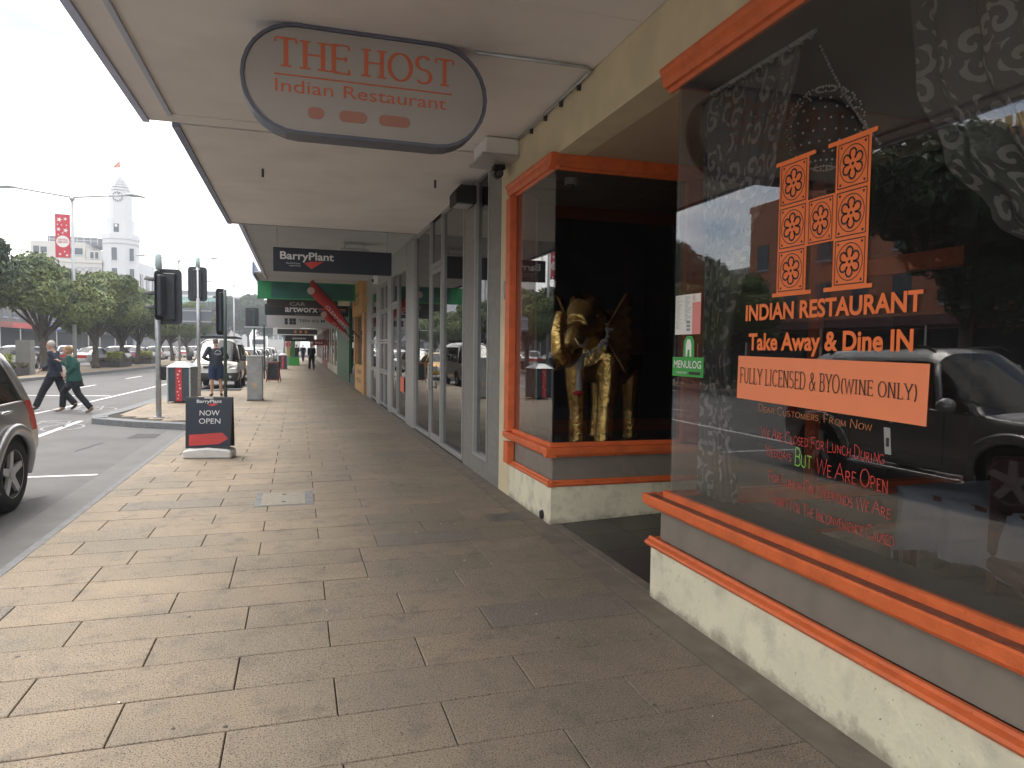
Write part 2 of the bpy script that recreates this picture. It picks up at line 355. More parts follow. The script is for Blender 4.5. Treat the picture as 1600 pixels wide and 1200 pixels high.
# footpath bed with the build-out at the crossing
fp = [(2.2, -3), (2.2, 140), (-1.95, 140), (-1.95, 27.9), (-2.6, 27.7), (-3.45, 26.5), (-3.9, 24), (-4.08, 19), (-4.28, 17.6), (-4.2, 17.05), (-3.3, 16.2), (-2.25, 15.5), (-1.95, 15.2), (-1.95, -3)]
M_bed = M_joint
f = MB(); f.prism(fp, 'z', -.14, -.012); FOOT = structure('footpath', f, M_bed)
# sheets of paving beyond the slabs one can tell apart
Y_SL = 3.045-.365*8; NCOURSE = 61
Y_END = Y_SL+.365*NCOURSE
LEN = .905
def unit_slab(w, d):
    mb = MB(); b = .0035; z0, z1 = -.035, 0
    mb.add([(-w/2, -d/2, z0), (w/2, -d/2, z0), (w/2, d/2, z0), (-w/2, d/2, z0), (-w/2, -d/2, z1-b), (w/2, -d/2, z1-b), (w/2, d/2, z1-b), (-w/2, d/2, z1-b),
            (-w/2+b, -d/2+b, z1), (w/2-b, -d/2+b, z1), (w/2-b, d/2-b, z1), (-w/2+b, d/2-b, z1)],
           [(0, 1, 5, 4), (1, 2, 6, 5), (2, 3, 7, 6), (3, 0, 4, 7), (4, 5, 9, 8), (5, 6, 10, 9), (6, 7, 11, 10), (7, 4, 8, 11), (8, 9, 10, 11)])
    return mb
slab_meshes = {}
XL, XR = -1.95, 2.0
nslab = 0; rs = random.Random(3)
stuff = MB()
for k in range(NCOURSE+230):
    y0 = Y_SL+.365*k
    if y0 > 105: break
    ph = .165 if k % 2 == 0 else -.2875
    if rs.random() < .12 and not (3 < y0 < 4.3): ph += rs.choice([-.15, .15, .3])
    xs = [ph+LEN*i for i in range(-8, 6)]
    xl = XL
    if y0 > 17.6 and y0 < 26.3: xl = -3.86
    elif 16.0 < y0 <= 17.6: xl = -2.6-(y0-16.0)*.9
    edges = [xl]+[x for x in xs if xl+.12 < x < XR-.12]+[XR]
    for a, b in zip(edges[:-1], edges[1:]):
        w = b-a-(.0055 if y0 < 8 else .007); dz = rs.uniform(-.0016, .0016)
        if nslab < 296 and a > -2.2 and y0 > .1:
            key = round(w, 3)
            if key not in slab_meshes:
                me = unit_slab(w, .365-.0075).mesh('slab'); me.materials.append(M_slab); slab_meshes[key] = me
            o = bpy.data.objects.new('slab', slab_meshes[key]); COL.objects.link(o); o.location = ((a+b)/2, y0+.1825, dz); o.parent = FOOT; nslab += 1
            o.rotation_euler = (rs.uniform(-.0012, .0012), rs.uniform(-.0012, .0012), rs.uniform(-.001, .001))
        else:
            u = unit_slab(w, .365-.009); stuff.add([(p[0]+(a+b)/2, p[1]+y0+.1825, p[2]+dz) for p in u.v], u.f)
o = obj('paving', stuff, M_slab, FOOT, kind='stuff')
# kerb edge stones, gutter, cement strip by the shops
def chain_boxes(pts, w, z0, z1, seg):
    """split a polyline in blocks of length seg"""
    res = []
    for (ax, ay), (bx, by) in zip(pts[:-1], pts[1:]):
        l = math.hypot(bx-ax, by-ay); n = max(1, round(l/seg)); dx, dy = (bx-ax)/l, (by-ay)/l; px, py = dy, -dx
        for i in range(n):
            s0, s1 = l*i/n+.004, l*(i+1)/n-.004
            p = [(ax+dx*s0, ay+dy*s0), (ax+dx*s1, ay+dy*s1), (ax+dx*s1+px*w, ay+dy*s1+py*w), (ax+dx*s0+px*w, ay+dy*s0+py*w)]
            res.append(MB().prism(p, 'z', z0, z1))
    return res
kerb_line = [(-1.95, -3), (-1.95, 15.2)]
k1 = MB().prism([(-2.02, -3), (-1.953, -3), (-1.953, 15.15), (-2.02, 15.15)], 'z', -.2, -.004)
structure('kerb', k1, M_blue)
KN = bpy.data.objects.new('kerb_buildout', None); COL.objects.link(KN); KN['kind'] = 'structure'
nose = [(-1.97, 15.12), (-2.26, 15.42), (-3.32, 16.1), (-4.24, 16.93), (-4.38, 17.6), (-4.22, 19), (-4.04, 24), (-3.58, 26.6), (-2.7, 27.8), (-1.97, 28.0)]
for b in chain_boxes(nose, .3, -.2, .002, 1.1): obj('kerbstone', b, M_blue, KN)
k2 = MB().prism([(-2.02, 28.1), (-1.953, 28.1), (-1.953, 140), (-2.02, 140)], 'z', -.2, -.004); structure('kerb', k2, M_blue)
gt = MB().prism([(-2.49, -3), (-2.02, -3), (-2.02, 15.0), (-2.49, 15.3)], 'z', -.2, -.114)
structure('gutter', gt, M_gut)
s = MB().box(2.004, 2.215, -3, 140, -.03, -.002); structure('wall_strip', s, M_strip)
# worn cement fillet where the gutter meets asphalt
# painted markings: 4 mm sheets
def mark(name, polys, m=M_line):
    mb = MB()
    for p in polys: mb.prism(p, 'z', -.122, -.1155)
    structure(name, mb, m)
def seg(ax, ay, bx, by, w):
    l = math.hypot(bx-ax, by-ay); nx, ny = -(by-ay)/l*w/2, (bx-ax)/l*w/2
    return [(ax+nx, ay+ny), (bx+nx, by+ny), (bx-nx, by-ny), (ax-nx, ay-ny)]
mark('bay_marking', [seg(-2.52, 10.3, -4.5, 10.3, .09), seg(-2.52, 3.4, -4.5, 3.4, .09)])
mark('lane_marking', [seg(-4.5, -5, -4.55, 10.25, .09), seg(-4.52, 10.35, -4.62, 17.6, .11)])
mark('edge_marking', [seg(-6.3, 17.6, -5.95, 22, .11), seg(-5.95, 22, -5.45, 34.5, .11), seg(-5.45, 34.5, -5.1, 60, .11)])
mark('stop_line', [seg(-11.5, 27.2, -5.95, 26, .18)])
mark('crossing_marking', [seg(-11.6, 20.9, -4.9, 20.55, .09), seg(-11.6, 17.9, -5.0, 17.7, .09)], M_linew)
for dx, dy in ((0, 0), (-.35, 4.3)):
    bk = []
    for cx in (0, 1.15):
        for i in range(12):
            a0, a1 = 2*PI*i/12, 2*PI*(i+1)/12
            bk.append(seg(-5.75+dx+cx+.36*math.cos(a0), 16.3+dy+.6*math.sin(a0), -5.75+dx+cx+.36*math.cos(a1), 16.3+dy+.6*math.sin(a1), .045))
    for a, b, c, d in ((0, 0, .4, 1.2), (.4, 1.2, 1.0, 1.1), (.4, 1.2, .55, 0), (.55, 0, 0, 0), (.55, 0, 1.0, 1.1), (1.15, 0, .95, 1.5), (.95, 1.5, .75, 1.5), (.4, 1.2, .35, 1.5), (.2, 1.5, .5, 1.5)):
        bk.append(seg(-5.75+dx+a, 16.3+dy+b, -5.75+dx+c, 16.3+dy+d*.8, .045))
    mark('bicycle_marking', bk, M_linew)
mark('dash_marking', [seg(-8.2, 30+9*i, -8.1, 33+9*i, .12) for i in range(8)])
# cracks sealed with bitumen in the parking bay, drain grate
ck = MB()
rc = random.Random(5)
for (ax, ay, bx, by) in ((-3.0, 8.3, -2.72, 9.0), (-3.4, 12.6, -3.25, 13.6)):
    pts = [(ax+(bx-ax)*i/9+rc.uniform(-.03, .03), ay+(by-ay)*i/9) for i in range(10)]
    vs, fs = ribbon(pts, lambda d: .035); ck.add([(p[0], p[1], -.1155) for p in vs], fs)
structure('road_crack', ck, mat('bitumen', (.02, .02, .022), .6))
structure('road_patch', MB().prism([(-3.0, 14.2), (-2.52, 14.2), (-2.52, 14.75), (-2.95, 14.9)], 'z', -.13, -.1165), mat('asphalt_patch', (.05, .05, .052), .8, noise=(20, .2)))
# median and the far side
med = MB().prism([(-15.2, -20), (-11.95, -20), (-11.95, 34), (-11.3, 42), (-10.7, 49), (-9.9, 60), (-9.6, 90), (-9.6, 300), (-13.4, 300), (-13.4, 56), (-14.9, 49), (-15.2, 40)], 'z', -.2, .02)
structure('median_strip', med, mat('median_paving', (.30, .235, .165), .8, noise=(2, .15), stain=(1.2, .4, (.17, .15, .12))))
kb = MB()
for a, b in zip([(-11.95, 8), (-11.95, 34), (-11.3, 42), (-10.7, 49), (-9.9, 60), (-9.6, 90)], [(-11.95, 34), (-11.3, 42), (-10.7, 49), (-9.9, 60), (-9.6, 90), (-9.6, 220)]):
    kb.prism(seg(a[0]+.08, a[1], b[0]+.08, b[1], .16), 'z', -.2, .024)
structure('median_kerb', kb, M_blue)
structure('far_footpath', MB().box(-400, -30, -40, 420, -.2, .0), mat('far_paving', (.2, .18, .16), .9, noise=(1, .2)))

# ================================================================== RESTAURANT
WX = 2.2
REST = thing('restaurant_building', 'cream shopfront with orange timber trim, big lettered window and recessed entry', 'restaurant', (WX, 3.9, 0))
def part(name, mb, m, parent=None, smooth=False, bevel=0, **kw): return obj(name, mb, m, parent or REST, smooth, bevel=bevel, **kw)
Y0, YN, YR0, YF0, YF1, YP = -2.5, 3.81, 5.92, 6.9, 7.22, 7.64     # near window end, return face, front pane end, frame end, pier end
XB = 3.52                                                          # end of the display return
# near stall riser
part('base_wall', MB().box(WX, WX+.12, Y0, 4.03, -.01, .335).box(WX+.12, 4.6, 3.9, 4.03, -.01, .335), M_creamb, bevel=.006)
part('kick_panel', MB().box(WX+.035, WX+.09, Y0, 3.965, .39, .595).box(WX+.09, 4.6, 3.91, 3.965, .39, .595), M_grey)
def rail_prof(z0, z1, out): return [(0, z0), (out*.75, z0), (out, z0+(z1-z0)*.3), (out*.9, z0+(z1-z0)*.55), (out*.45, z0+(z1-z0)*.75), (out*.35, z1), (0, z1)]
def run_y(prof, x, y0, y1): return MB().prism([(x-p[0], p[1]) for p in prof], 'y', y0, y1)
def run_x(prof, y, x0, x1, s=1): return MB().prism([(y+s*p[0], p[1]) for p in prof], 'x', x0, x1)
pr1 = rail_prof(.335, .392, .055)
part('lower_rail', run_y(pr1, WX+.02, Y0, 4.05), M_or)
part('lower_rail', run_x(pr1, 4.0, WX+.03, 4.6), M_or)
sill_prof = [(0, .592), (.05, .592), (.05, .604), (.075, .608), (.078, .62), (.095, .624), (.098, .672), (.09, .68), (0, .682)]
part('window_sill', run_y(sill_prof, WX+.03, Y0, 4.035), M_or)
part('window_sill', run_x(sill_prof, 3.94, WX+.04, 4.6), M_or)
part('sill_grime', MB().box(WX-.055, WX-.009, Y0, 3.97, .6825, .6855), M_ord)
part('sill_upstand', MB().prism([(WX-.008, .683), (WX-.008, .722), (WX+.012, .726), (WX+.03, .726), (WX+.03, .683)], 'y', Y0, 3.87), M_or)
part('sill_upstand', MB().box(WX+.031, 4.6, 3.82, 3.868, .683, .724), M_or)
top_prof = [(0, 3.195), (.02, 3.195), (.035, 3.215), (.06, 3.22), (.075, 3.25), (.08, 3.29), (.095, 3.31), (.095, 3.328), (0, 3.328)]
part('window_head', run_y(top_prof, WX+.03, Y0, 3.935), M_or)
part('window_head', run_x(top_prof, 3.84, WX+.04, 4.6), M_or)
part('window_pane', MB().box(WX+.006, WX+.014, Y0, YN, .72, 3.197), GLASS)
part('window_pane', MB().box(WX+.02, 4.6, YN-.008, YN, .72, 3.197), GLASS)
part('beam', MB().box(WX, WX+.25, Y0, YP, 3.33, 3.775), M_cream)
part('upper_wall', MB().box(WX+.03, 9, Y0, YP, 3.95, 8.2), M_cream)
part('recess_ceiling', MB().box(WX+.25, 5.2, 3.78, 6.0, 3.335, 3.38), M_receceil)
# pier
part('pier', MB().box(WX, WX+.3, YF1, YP, -.01, 3.33), M_cream, bevel=.004)
bp = MB()
for z in (.35, .9, 1.45, 2.0, 2.55, 3.1): bp.box(WX-.0015, WX+.001, YF1+.02, YP-.01, z, z+.004)
# display box
part('base_wall', MB().box(WX, WX+.12, YR0, YF1-.002, -.01, .35).box(WX+.12, XB+.3, YR0, YR0+.12, -.01, .35), M_creamb, bevel=.005)
part('kick_panel', MB().box(WX+.03, WX+.09, YR0+.036, YF1-.1, .40, .625), M_grey)
part('kick_panel', MB().box(WX+.031, XB+.3, YR0+.03, YR0+.035, .401, .624), M_grey)
pr2 = rail_prof(.35, .405, .05)
part('lower_rail', run_y(pr2, WX+.02, YR0-.03, YF1+.05), M_or)
part('lower_rail', run_x(pr2, YR0+.02, WX-.03, XB+.3, -1), M_or)
sp2 = [(p[0], p[1]+.03) for p in sill_prof]
part('window_sill', run_y(sp2, WX+.03, YR0-.06, YF1+.05), M_or)
part('window_sill', run_x(sp2, YR0+.03, WX-.06, XB+.3, -1), M_or)
part('sill_upstand', MB().box(WX-.006, WX+.03, YR0+.0, YF1-.02, .713, .752).box(WX+.03, XB, YR0, YR0+.035, .713, .752), M_or)
tp2 = [(p[0], p[1]+.012) for p in top_prof]
part('window_head', run_y(tp2, WX+.03, YR0-.04, YF1+.05), M_or)
part('window_head', run_x(tp2, YR0+.03, WX-.06, XB+.3, -1), M_or)
part('window_jamb', MB().box(WX-.05, WX+.02, YF1-.1, YF1+.06, .37, .60).box(WX-.05, WX+.02, YF1-.10, YF1+.06, .72, 3.2), M_or)
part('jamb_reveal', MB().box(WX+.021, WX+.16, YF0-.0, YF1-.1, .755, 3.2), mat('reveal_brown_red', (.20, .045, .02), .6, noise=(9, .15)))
part('window_pane', MB().box(WX+.008, WX+.016, YR0+.012, YF0+.0, .74, 3.21), GLASS)
part('window_pane', MB().box(WX+.02, XB, YR0+.006, YR0+.014, .74, 3.21), GLASS)
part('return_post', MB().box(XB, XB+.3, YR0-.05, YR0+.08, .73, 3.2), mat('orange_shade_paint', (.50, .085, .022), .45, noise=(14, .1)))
part('display_floor', MB().box(WX+.03, 4.2, YR0+.04, YF1+.4, .60, .66), mat('dark_cloth_floor', (.02, .02, .022), .8))
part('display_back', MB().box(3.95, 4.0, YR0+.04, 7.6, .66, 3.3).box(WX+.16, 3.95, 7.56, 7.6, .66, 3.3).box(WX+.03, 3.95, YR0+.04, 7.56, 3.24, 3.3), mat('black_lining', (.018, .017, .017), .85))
ct = MB()
for i in range(1, 4): ct.box(WX+.05, 3.9, YR0+.06+i*.42, YR0+.066+i*.42, 3.236, 3.24)
for i in range(1, 4): ct.box(WX+i*.42, WX+i*.42+.006, YR0+.06, 7.5, 3.2355, 3.2395)
part('ceiling_grid', ct, mat('ceiling_line', (.09, .09, .09), .7))
part('display_shelf_edge', MB().box(3.62, 3.90, YR0+.12, YR0+.2, .66, .78), M_white)
# recess floor, tiles, door
ramp = bpy.data.objects.new('entry_floor', None); COL.objects.link(ramp); ramp['kind'] = 'structure'
obj('floor_bed', MB().add([(2.215, 4.03, .0), (5.4, 4.03, .12), (5.4, 5.92, .12), (2.215, 5.92, .0), (2.215, 4.03, -.1), (5.4, 4.03, -.1), (5.4, 5.92, -.1), (2.215, 5.92, -.1)], [(0, 1, 2, 3), (4, 5, 6, 7), (0, 1, 5, 4), (1, 2, 6, 5), (2, 3, 7, 6), (3, 0, 4, 7)]), M_joint, ramp)
tm = MB()
sl = .12/3.185
for i in range(7):
    for j in range(4):
        x0 = 2.3+i*.45; y0 = 4.035+j*.472; x1, y1 = x0+.444, y0+.466; z = lambda x: (x-2.215)*sl+.004
        t = MB().add([(x0, y0, z(x0)-.01), (x1, y0, z(x1)-.01), (x1, y1, z(x1)-.01), (x0, y1, z(x0)-.01), (x0, y0, z(x0)), (x1, y0, z(x1)), (x1, y1, z(x1)), (x0, y1, z(x0))], [(0, 1, 5, 4), (1, 2, 6, 5), (2, 3, 7, 6), (3, 0, 4, 7), (4, 5, 6, 7)])
        obj('tile', t, M_tile, ramp)
obj('threshold', MB().box(2.216, 2.295, 4.035, 5.915, -.02, .008), M_strip, ramp)
dr = thing('entrance_door', 'dark glazed entrance door with orange frame at the back of the recess', 'door', (5.0, 4.9, .1))
obj('door_frame', MB().box(4.95, 5.1, 3.9, 4.05, .1, 3.3).box(4.95, 5.1, 5.75, 5.9, .1, 3.3).box(4.95, 5.1, 4.05, 5.75, 2.3, 2.45), M_or, dr)
obj('door_leaf', MB().box(5.0, 5.05, 4.06, 4.9, .12, 2.29).box(5.0, 5.05, 4.905, 5.74, .12, 2.29), M_black, dr)
obj('handle', MB().tube([(4.93, 4.8, 1.0), (4.93, 4.8, 1.35)], .015), M_steel, dr)
# interior shell
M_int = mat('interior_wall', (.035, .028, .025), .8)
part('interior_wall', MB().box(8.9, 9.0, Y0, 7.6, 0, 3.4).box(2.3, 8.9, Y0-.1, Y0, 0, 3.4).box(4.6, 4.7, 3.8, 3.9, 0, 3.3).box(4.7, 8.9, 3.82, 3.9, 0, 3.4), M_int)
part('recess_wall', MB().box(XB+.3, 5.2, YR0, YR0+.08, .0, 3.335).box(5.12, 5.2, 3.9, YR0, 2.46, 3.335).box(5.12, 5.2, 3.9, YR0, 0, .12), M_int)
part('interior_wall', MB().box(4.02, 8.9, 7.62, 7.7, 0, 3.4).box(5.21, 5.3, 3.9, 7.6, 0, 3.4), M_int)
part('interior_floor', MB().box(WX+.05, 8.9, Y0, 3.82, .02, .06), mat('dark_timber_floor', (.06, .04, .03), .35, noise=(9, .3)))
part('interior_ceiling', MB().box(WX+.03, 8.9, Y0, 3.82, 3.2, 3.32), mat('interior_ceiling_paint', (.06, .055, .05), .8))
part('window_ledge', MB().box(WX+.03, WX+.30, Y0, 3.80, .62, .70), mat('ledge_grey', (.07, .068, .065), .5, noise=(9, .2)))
# awning over the restaurant: soffit with lowered border
part('soffit', MB().box(-1.13, WX-.0, -.7, 7.35, 3.778, 3.80).box(-1.36, -1.15, -.7, 7.6, 3.77, 3.80).box(-1.15, WX, 7.35, 7.6, 3.771, 3.80), M_soffit)
part('soffit_batten', MB().box(-1.12, WX-.01, 1.88, 1.92, 3.774, 3.777), M_soffit); part('soffit_batten', MB().box(-1.12, WX-.01, 4.28, 4.32, 3.774, 3.777), M_soffit); part('soffit_batten', MB().box(.42, .46, -.6, 7.3, 3.7745, 3.7775), M_soffit)
part('soffit_bead', MB().box(-1.165, -1.125, -.7, 7.36, 3.752, 3.777), mat('bead_paint', (.46, .49, .58), .7))
part('awning_fascia', MB().box(-1.42, -1.362, -.7, 7.6, 3.745, 4.15), M_fascia)
part('awning_roof', MB().box(-1.36, WX+.02, -.7, 7.6, 3.99, 4.05), M_fascia)
# wall bits
part('wall_vent', MB().box(WX-.012, WX, 7.45, 7.52, 2.15, 2.35), M_alu)
part('base_outlet', MB().lathe([(.045, 0), (.04, -.02), (.0, -.025)], (WX-.002, 6.12, .05), 12, 'x'), M_black)

# ---- window graphics
M_vin = mat('orange_vinyl', (.78, .17, .035), .45, noise=(8, .04))
M_vin2 = mat('black_print', (.015, .012, .012), .5)
M_vcard = mat('orange_board', (.80, .235, .10), .5, noise=(5, .03))
GX = WX+.0055
def wpanel(name, y0, y1, z0, z1, m, parent=None, t=.0015, x=GX, **kw): return obj(name, MB().box(x-t, x, min(y0, y1), max(y0, y1), z0, z1), m, parent or REST, **kw)
LOGO = part('window_logo', MB().box(GX-.0012, GX, 2.62, 2.885, 1.866, 1.884).box(GX-.0012, GX, 2.27, 2.54, 1.866, 1.884).box(GX-.0012, GX, 2.62, 2.885, 2.486, 2.504).box(GX-.0012, GX, 2.27, 2.54, 2.486, 2.504), M_vin)
rows = [(1.885, 2.08), (2.086, 2.284), (2.29, 2.485)]; cols = [(2.66, 2.852), (2.492, 2.654), (2.302, 2.486)]
def logo_panel(c, rw):
    (ya, yb), (za, zb) = cols[c], rows[rw]; p = part('logo_panel', MB().box(GX-.0014, GX, ya-.003, yb+.003, za-.003, zb+.003), M_vin)
    h = .090; cy, cz = (ya+yb)/2, (za+zb)/2; k = (yb-ya)/.185
    mb = MB()
    def add(pts, w=.0045, lift=.0):
        vs, fs = ribbon(pts, lambda d: w); mb.add([(GX-.0025-lift, cy-p_[0]*k, cz+p_[1]) for p_ in vs], fs)
    sq = .082; add([(-sq, -.092), (sq, -.092), (sq, .092), (-sq, .092), (-sq, -.092)])
    add(arc(0, 0, .072, .078, 0, 360, 28), .0035, .0002)
    for i in range(6):
        a = i*60+30
        pts = [(.018, -.011), (.030, -.017), (.046, -.018), (.056, -.009), (.058, 0), (.056, .009), (.046, .018), (.030, .017), (.018, .011)]
        ca, sa = math.cos(R(a)), math.sin(R(a)); add([(x*ca-y*sa, (x*sa+y*ca)*1.08) for x, y in pts], .008, .0004)
    for dx in (-1, 1):
        for dz in (-1, 1):
            q = arc(dx*.066, dz*.078, .006, .006, 0, 360, 8); mb.add([(GX-.0025, cy-x*k, cz+z) for x, z in q[:-1]], [tuple(range(8))])
    q = arc(0, 0, .0075, .0075, 0, 360, 8); mb.add([(GX-.0025, cy-x*k, cz+z) for x, z in q[:-1]], [tuple(range(8))])
    me = bpy.data.meshes.new('logo_pattern'); me.from_pydata(mb.v, [], mb.f); obj('logo_pattern', me, M_vin2, p)
for c in (0, 2):
    for rw in range(3): logo_panel(c, rw)
logo_panel(1, 1)
lettering('window_lettering', 'INDIAN RESTAURANT', M_vin, REST, (GX, 3.09, 1.757), *XW, w=1.065, h=.083, bold=.03)
lettering('window_lettering', 'Take Away & Dine IN', M_vin, REST, (GX, 3.06, 1.583), *XW, w=1.0, h=.112, bold=.03)
card = thing('licence_board', 'plain orange board reading FULLY LICENSED & BYO on the big restaurant window', 'sign', (GX, 2.57, 1.35))
obj('board', MB().add([(GX-.003, 3.145, 1.36), (GX-.003, 1.99, 1.335), (GX-.003, 1.985, 1.565), (GX-.003, 3.14, 1.58), (GX, 3.145, 1.36), (GX, 1.99, 1.335), (GX, 1.985, 1.565), (GX, 3.14, 1.58)], [(0, 1, 2, 3), (7, 6, 5, 4), (0, 4, 5, 1), (1, 5, 6, 2), (2, 6, 7, 3), (3, 7, 4, 0)]), M_vcard, card)
lettering('board_lettering', 'FULLY LICENSED & BYO', M_vin2, card, (GX-.003, 3.12, 1.438), (0, -1, -.018), (0, 0, 1), w=.70, h=.084, style='serif', thick=.12, thin=.05)
lettering('board_lettering', '(WINE ONLY)', M_vin2, card, (GX-.003, 2.412, 1.426), (0, -1, -.018), (0, 0, 1), w=.38, h=.07, style='serif', thick=.12, thin=.05)
# handwriting
M_red = mat('red_marker', (.46, .045, .035), .6, noise=(70, .35)); M_ora = mat('orange_marker', (.42, .15, .05), .6, noise=(70, .35)); M_grn = mat('green_marker', (.18, .42, .06), .6)
HW = [('DEAR CUSTOMERS, FROM NOW', M_ora, 2.965, 2.24, 1.30, 1.345), ('WE ARE CLOSED FOR LUNCH DURING', M_red, 2.94, 2.17, 1.175, 1.24), ('WEEKDAYS', M_red, 2.90, 2.71, 1.09, 1.145), ('BUT', M_grn, 2.685, 2.575, 1.075, 1.165),
      ('WE ARE OPEN', M_red, 2.545, 2.15, 1.06, 1.14), ('FOR LUNCH ON WEEKENDS WE ARE', M_red, 2.87, 2.13, .965, 1.035), ('SORRY FOR THE INCONVENIENCE CAUSED', M_red, 2.84, 2.11, .86, .925)]
for i, (s_, m_, ya, yb, za, zb) in enumerate(HW):
    lettering('handwriting', s_, m_, REST, (GX, ya, za), (0, -1, -.02), (0, 0, 1), w=ya-yb, h=zb-za, style='hand', rnd=random.Random(i+2))
M_ptxt = mat('tiny_print', (.25, .25, .25), .6)
# menu sheet and green sticker
mn = thing('menu_sheet', 'white menu sheet with pink panel taped inside the window corner above the green sticker', 'menu', (GX, 3.65, 1.7))
obj('sheet', MB().box(GX-.002, GX, 3.60, 3.79, 1.70, 1.935), mat('paper', (.66, .66, .62), .6), mn)
obj('side_panel', MB().box(GX-.002, GX, 3.512, 3.599, 1.70, 1.935), mat('pink_paper', (.62, .22, .20), .6), mn)
obj('side_panel_head', MB().box(GX-.0035, GX-.0022, 3.514, 3.597, 1.885, 1.933), mat('paper', (.66, .66, .62), .6), mn)
lettering('sheet_lettering', 'H', mat('red_print', (.6, .05, .04), .5), mn, (GX-.004, 3.592, 1.895), *XW, h=.03, style='serif')
ln = MB()
rl = random.Random(9)
for i in range(26):
    z = 1.925-i*.0075
    for ya, yb in ((3.785, 3.70), (3.685, 3.61)):
        if yb < 3.65 and i > 20: continue
        ln.box(GX-.003, GX-.0022, ya-rl.uniform(.03, .08), ya-.003, z-.002, z)
for i in range(3): ln.box(GX-.003, GX-.0022, 3.62, 3.66, 1.72+i*.022, 1.735+i*.022)
obj('sheet_print', ln, M_ptxt, mn)
gs = thing('delivery_sticker', 'bright green MENULOG sticker with white figure in the corner of the big window', 'sticker', (GX, 3.64, 1.45))
M_green = mat('green_vinyl', (.03, .30, .045), .45)
obj('sticker', MB().box(GX-.002, GX, 3.47, 3.81, 1.45, 1.565), M_green, gs)
obj('sticker_tab', MB().prism([(3.69, 1.567), (3.57, 1.567), (3.575, 1.66), (3.60, 1.69), (3.655, 1.69), (3.685, 1.66)], 'x', GX-.002, GX), M_green, gs)
obj('figure', MB().prism([(3.66, 1.568), (3.645, 1.568), (3.64, 1.61), (3.62, 1.61), (3.615, 1.568), (3.60, 1.568), (3.60, 1.64), (3.615, 1.67), (3.645, 1.67), (3.66, 1.64)], 'x', GX-.0032, GX-.0022), M_white, gs)
lettering('sticker_lettering', 'MENULOG', M_white, gs, (GX-.002, 3.79, 1.50), *XW, w=.30, h=.045, bold=.01)
obj('sticker_strip', MB().box(GX-.0032, GX-.0022, 3.50, 3.62, 1.463, 1.48), M_vin2, gs)
lettering('sticker_lettering', 'TAKEAWAY', M_white, gs, (GX-.002, 3.76, 1.465), *XW, w=.12, h=.014)

# ---- sign THE HOST
HS = thing('hanging_sign', 'round-ended white lightbox reading THE HOST Indian Restaurant under the awning', 'sign', (.485, 5.12, 3.03))
def stadium(cx, cz, w, h, n=14):
    r_ = h/2; l = w/2-r_
    return [(cx+l+r_*math.cos(R(a)), cz+r_*math.sin(R(a))) for a in [-90+180*i/n for i in range(n+1)]]+[(cx-l+r_*math.cos(R(a)), cz+r_*math.sin(R(a))) for a in [90+180*i/n for i in range(n+1)]]
cx, cz, w, h = .485, 3.408, 1.69, .735
def hollow(outer, inner, y0, y1):
    n = len(outer); vs = [(p[0], y0, p[1]) for p in outer]+[(p[0], y0, p[1]) for p in inner]+[(p[0], y1, p[1]) for p in outer]+[(p[0], y1, p[1]) for p in inner]; fs = []
    for i in range(n):
        j = (i+1) % n; fs += [(i, j, n+j, n+i), (2*n+i, 3*n+i, 3*n+j, 2*n+j), (i, 2*n+i, 2*n+j, j), (n+i, n+j, 3*n+j, 3*n+i)]
    return MB().add(vs, fs)
obj('rim', hollow(stadium(cx, cz, w, h), stadium(cx, cz, w-.045, h-.045), 5.03, 5.22), mat('sign_rim', (.10, .11, .15), .5, noise=(8, .1)), HS)
obj('face', MB().prism(stadium(cx, cz, w-.05, h-.05), 'y', 5.045, 5.055), mat('sign_face', (.35, .325, .30), .5, noise=(4, .03)), HS)
obj('face', MB().prism(stadium(cx, cz, w-.05, h-.05), 'y', 5.195, 5.205), mat('sign_face_back', (.04, .04, .045), .5), HS)
M_sgo = mat('sign_orange', (.55, .13, .06), .5)
lettering('sign_lettering', 'THE', M_sgo, HS, (-.145, 5.044, 3.475), *XS, w=.50, h=.20, style='serif', thick=.15, thin=.06)
lettering('sign_lettering', 'HOST', M_sgo, HS, (.43, 5.044, 3.475), *XS, w=.655, h=.20, style='serif', thick=.15, thin=.06)
obj('underline', MB().box(-.145, 1.07, 5.041, 5.0445, 3.425, 3.434), M_sgo, HS)
lettering('sign_lettering', 'Indian Restaurant', M_sgo, HS, (-.14, 5.044, 3.315), *XS, w=1.17, h=.085)
def soft_blob_mat():
    m = bpy.data.materials.new('faded_number'); m.use_nodes = True; n = m.node_tree; b = n.nodes['Principled BSDF']; b.inputs['Base Color'].default_value = (.36, .16, .12, 1); b.inputs['Roughness'].default_value = .5; return m
MSB = soft_blob_mat()
for xa, xb in ((.07, .18), (.28, .47), (.55, .77)):
    me = MB().prism(stadium((xa+xb)/2, 3.195, xb-xa, .075), 'y', 5.0412, 5.0446); obj('faded_number', me, MSB, HS)
obj('bracket', MB().box(.3, .34, 5.1, 5.15, 3.76, 3.778).box(.7, .74, 5.1, 5.15, 3.76, 3.778), M_dark, HS)

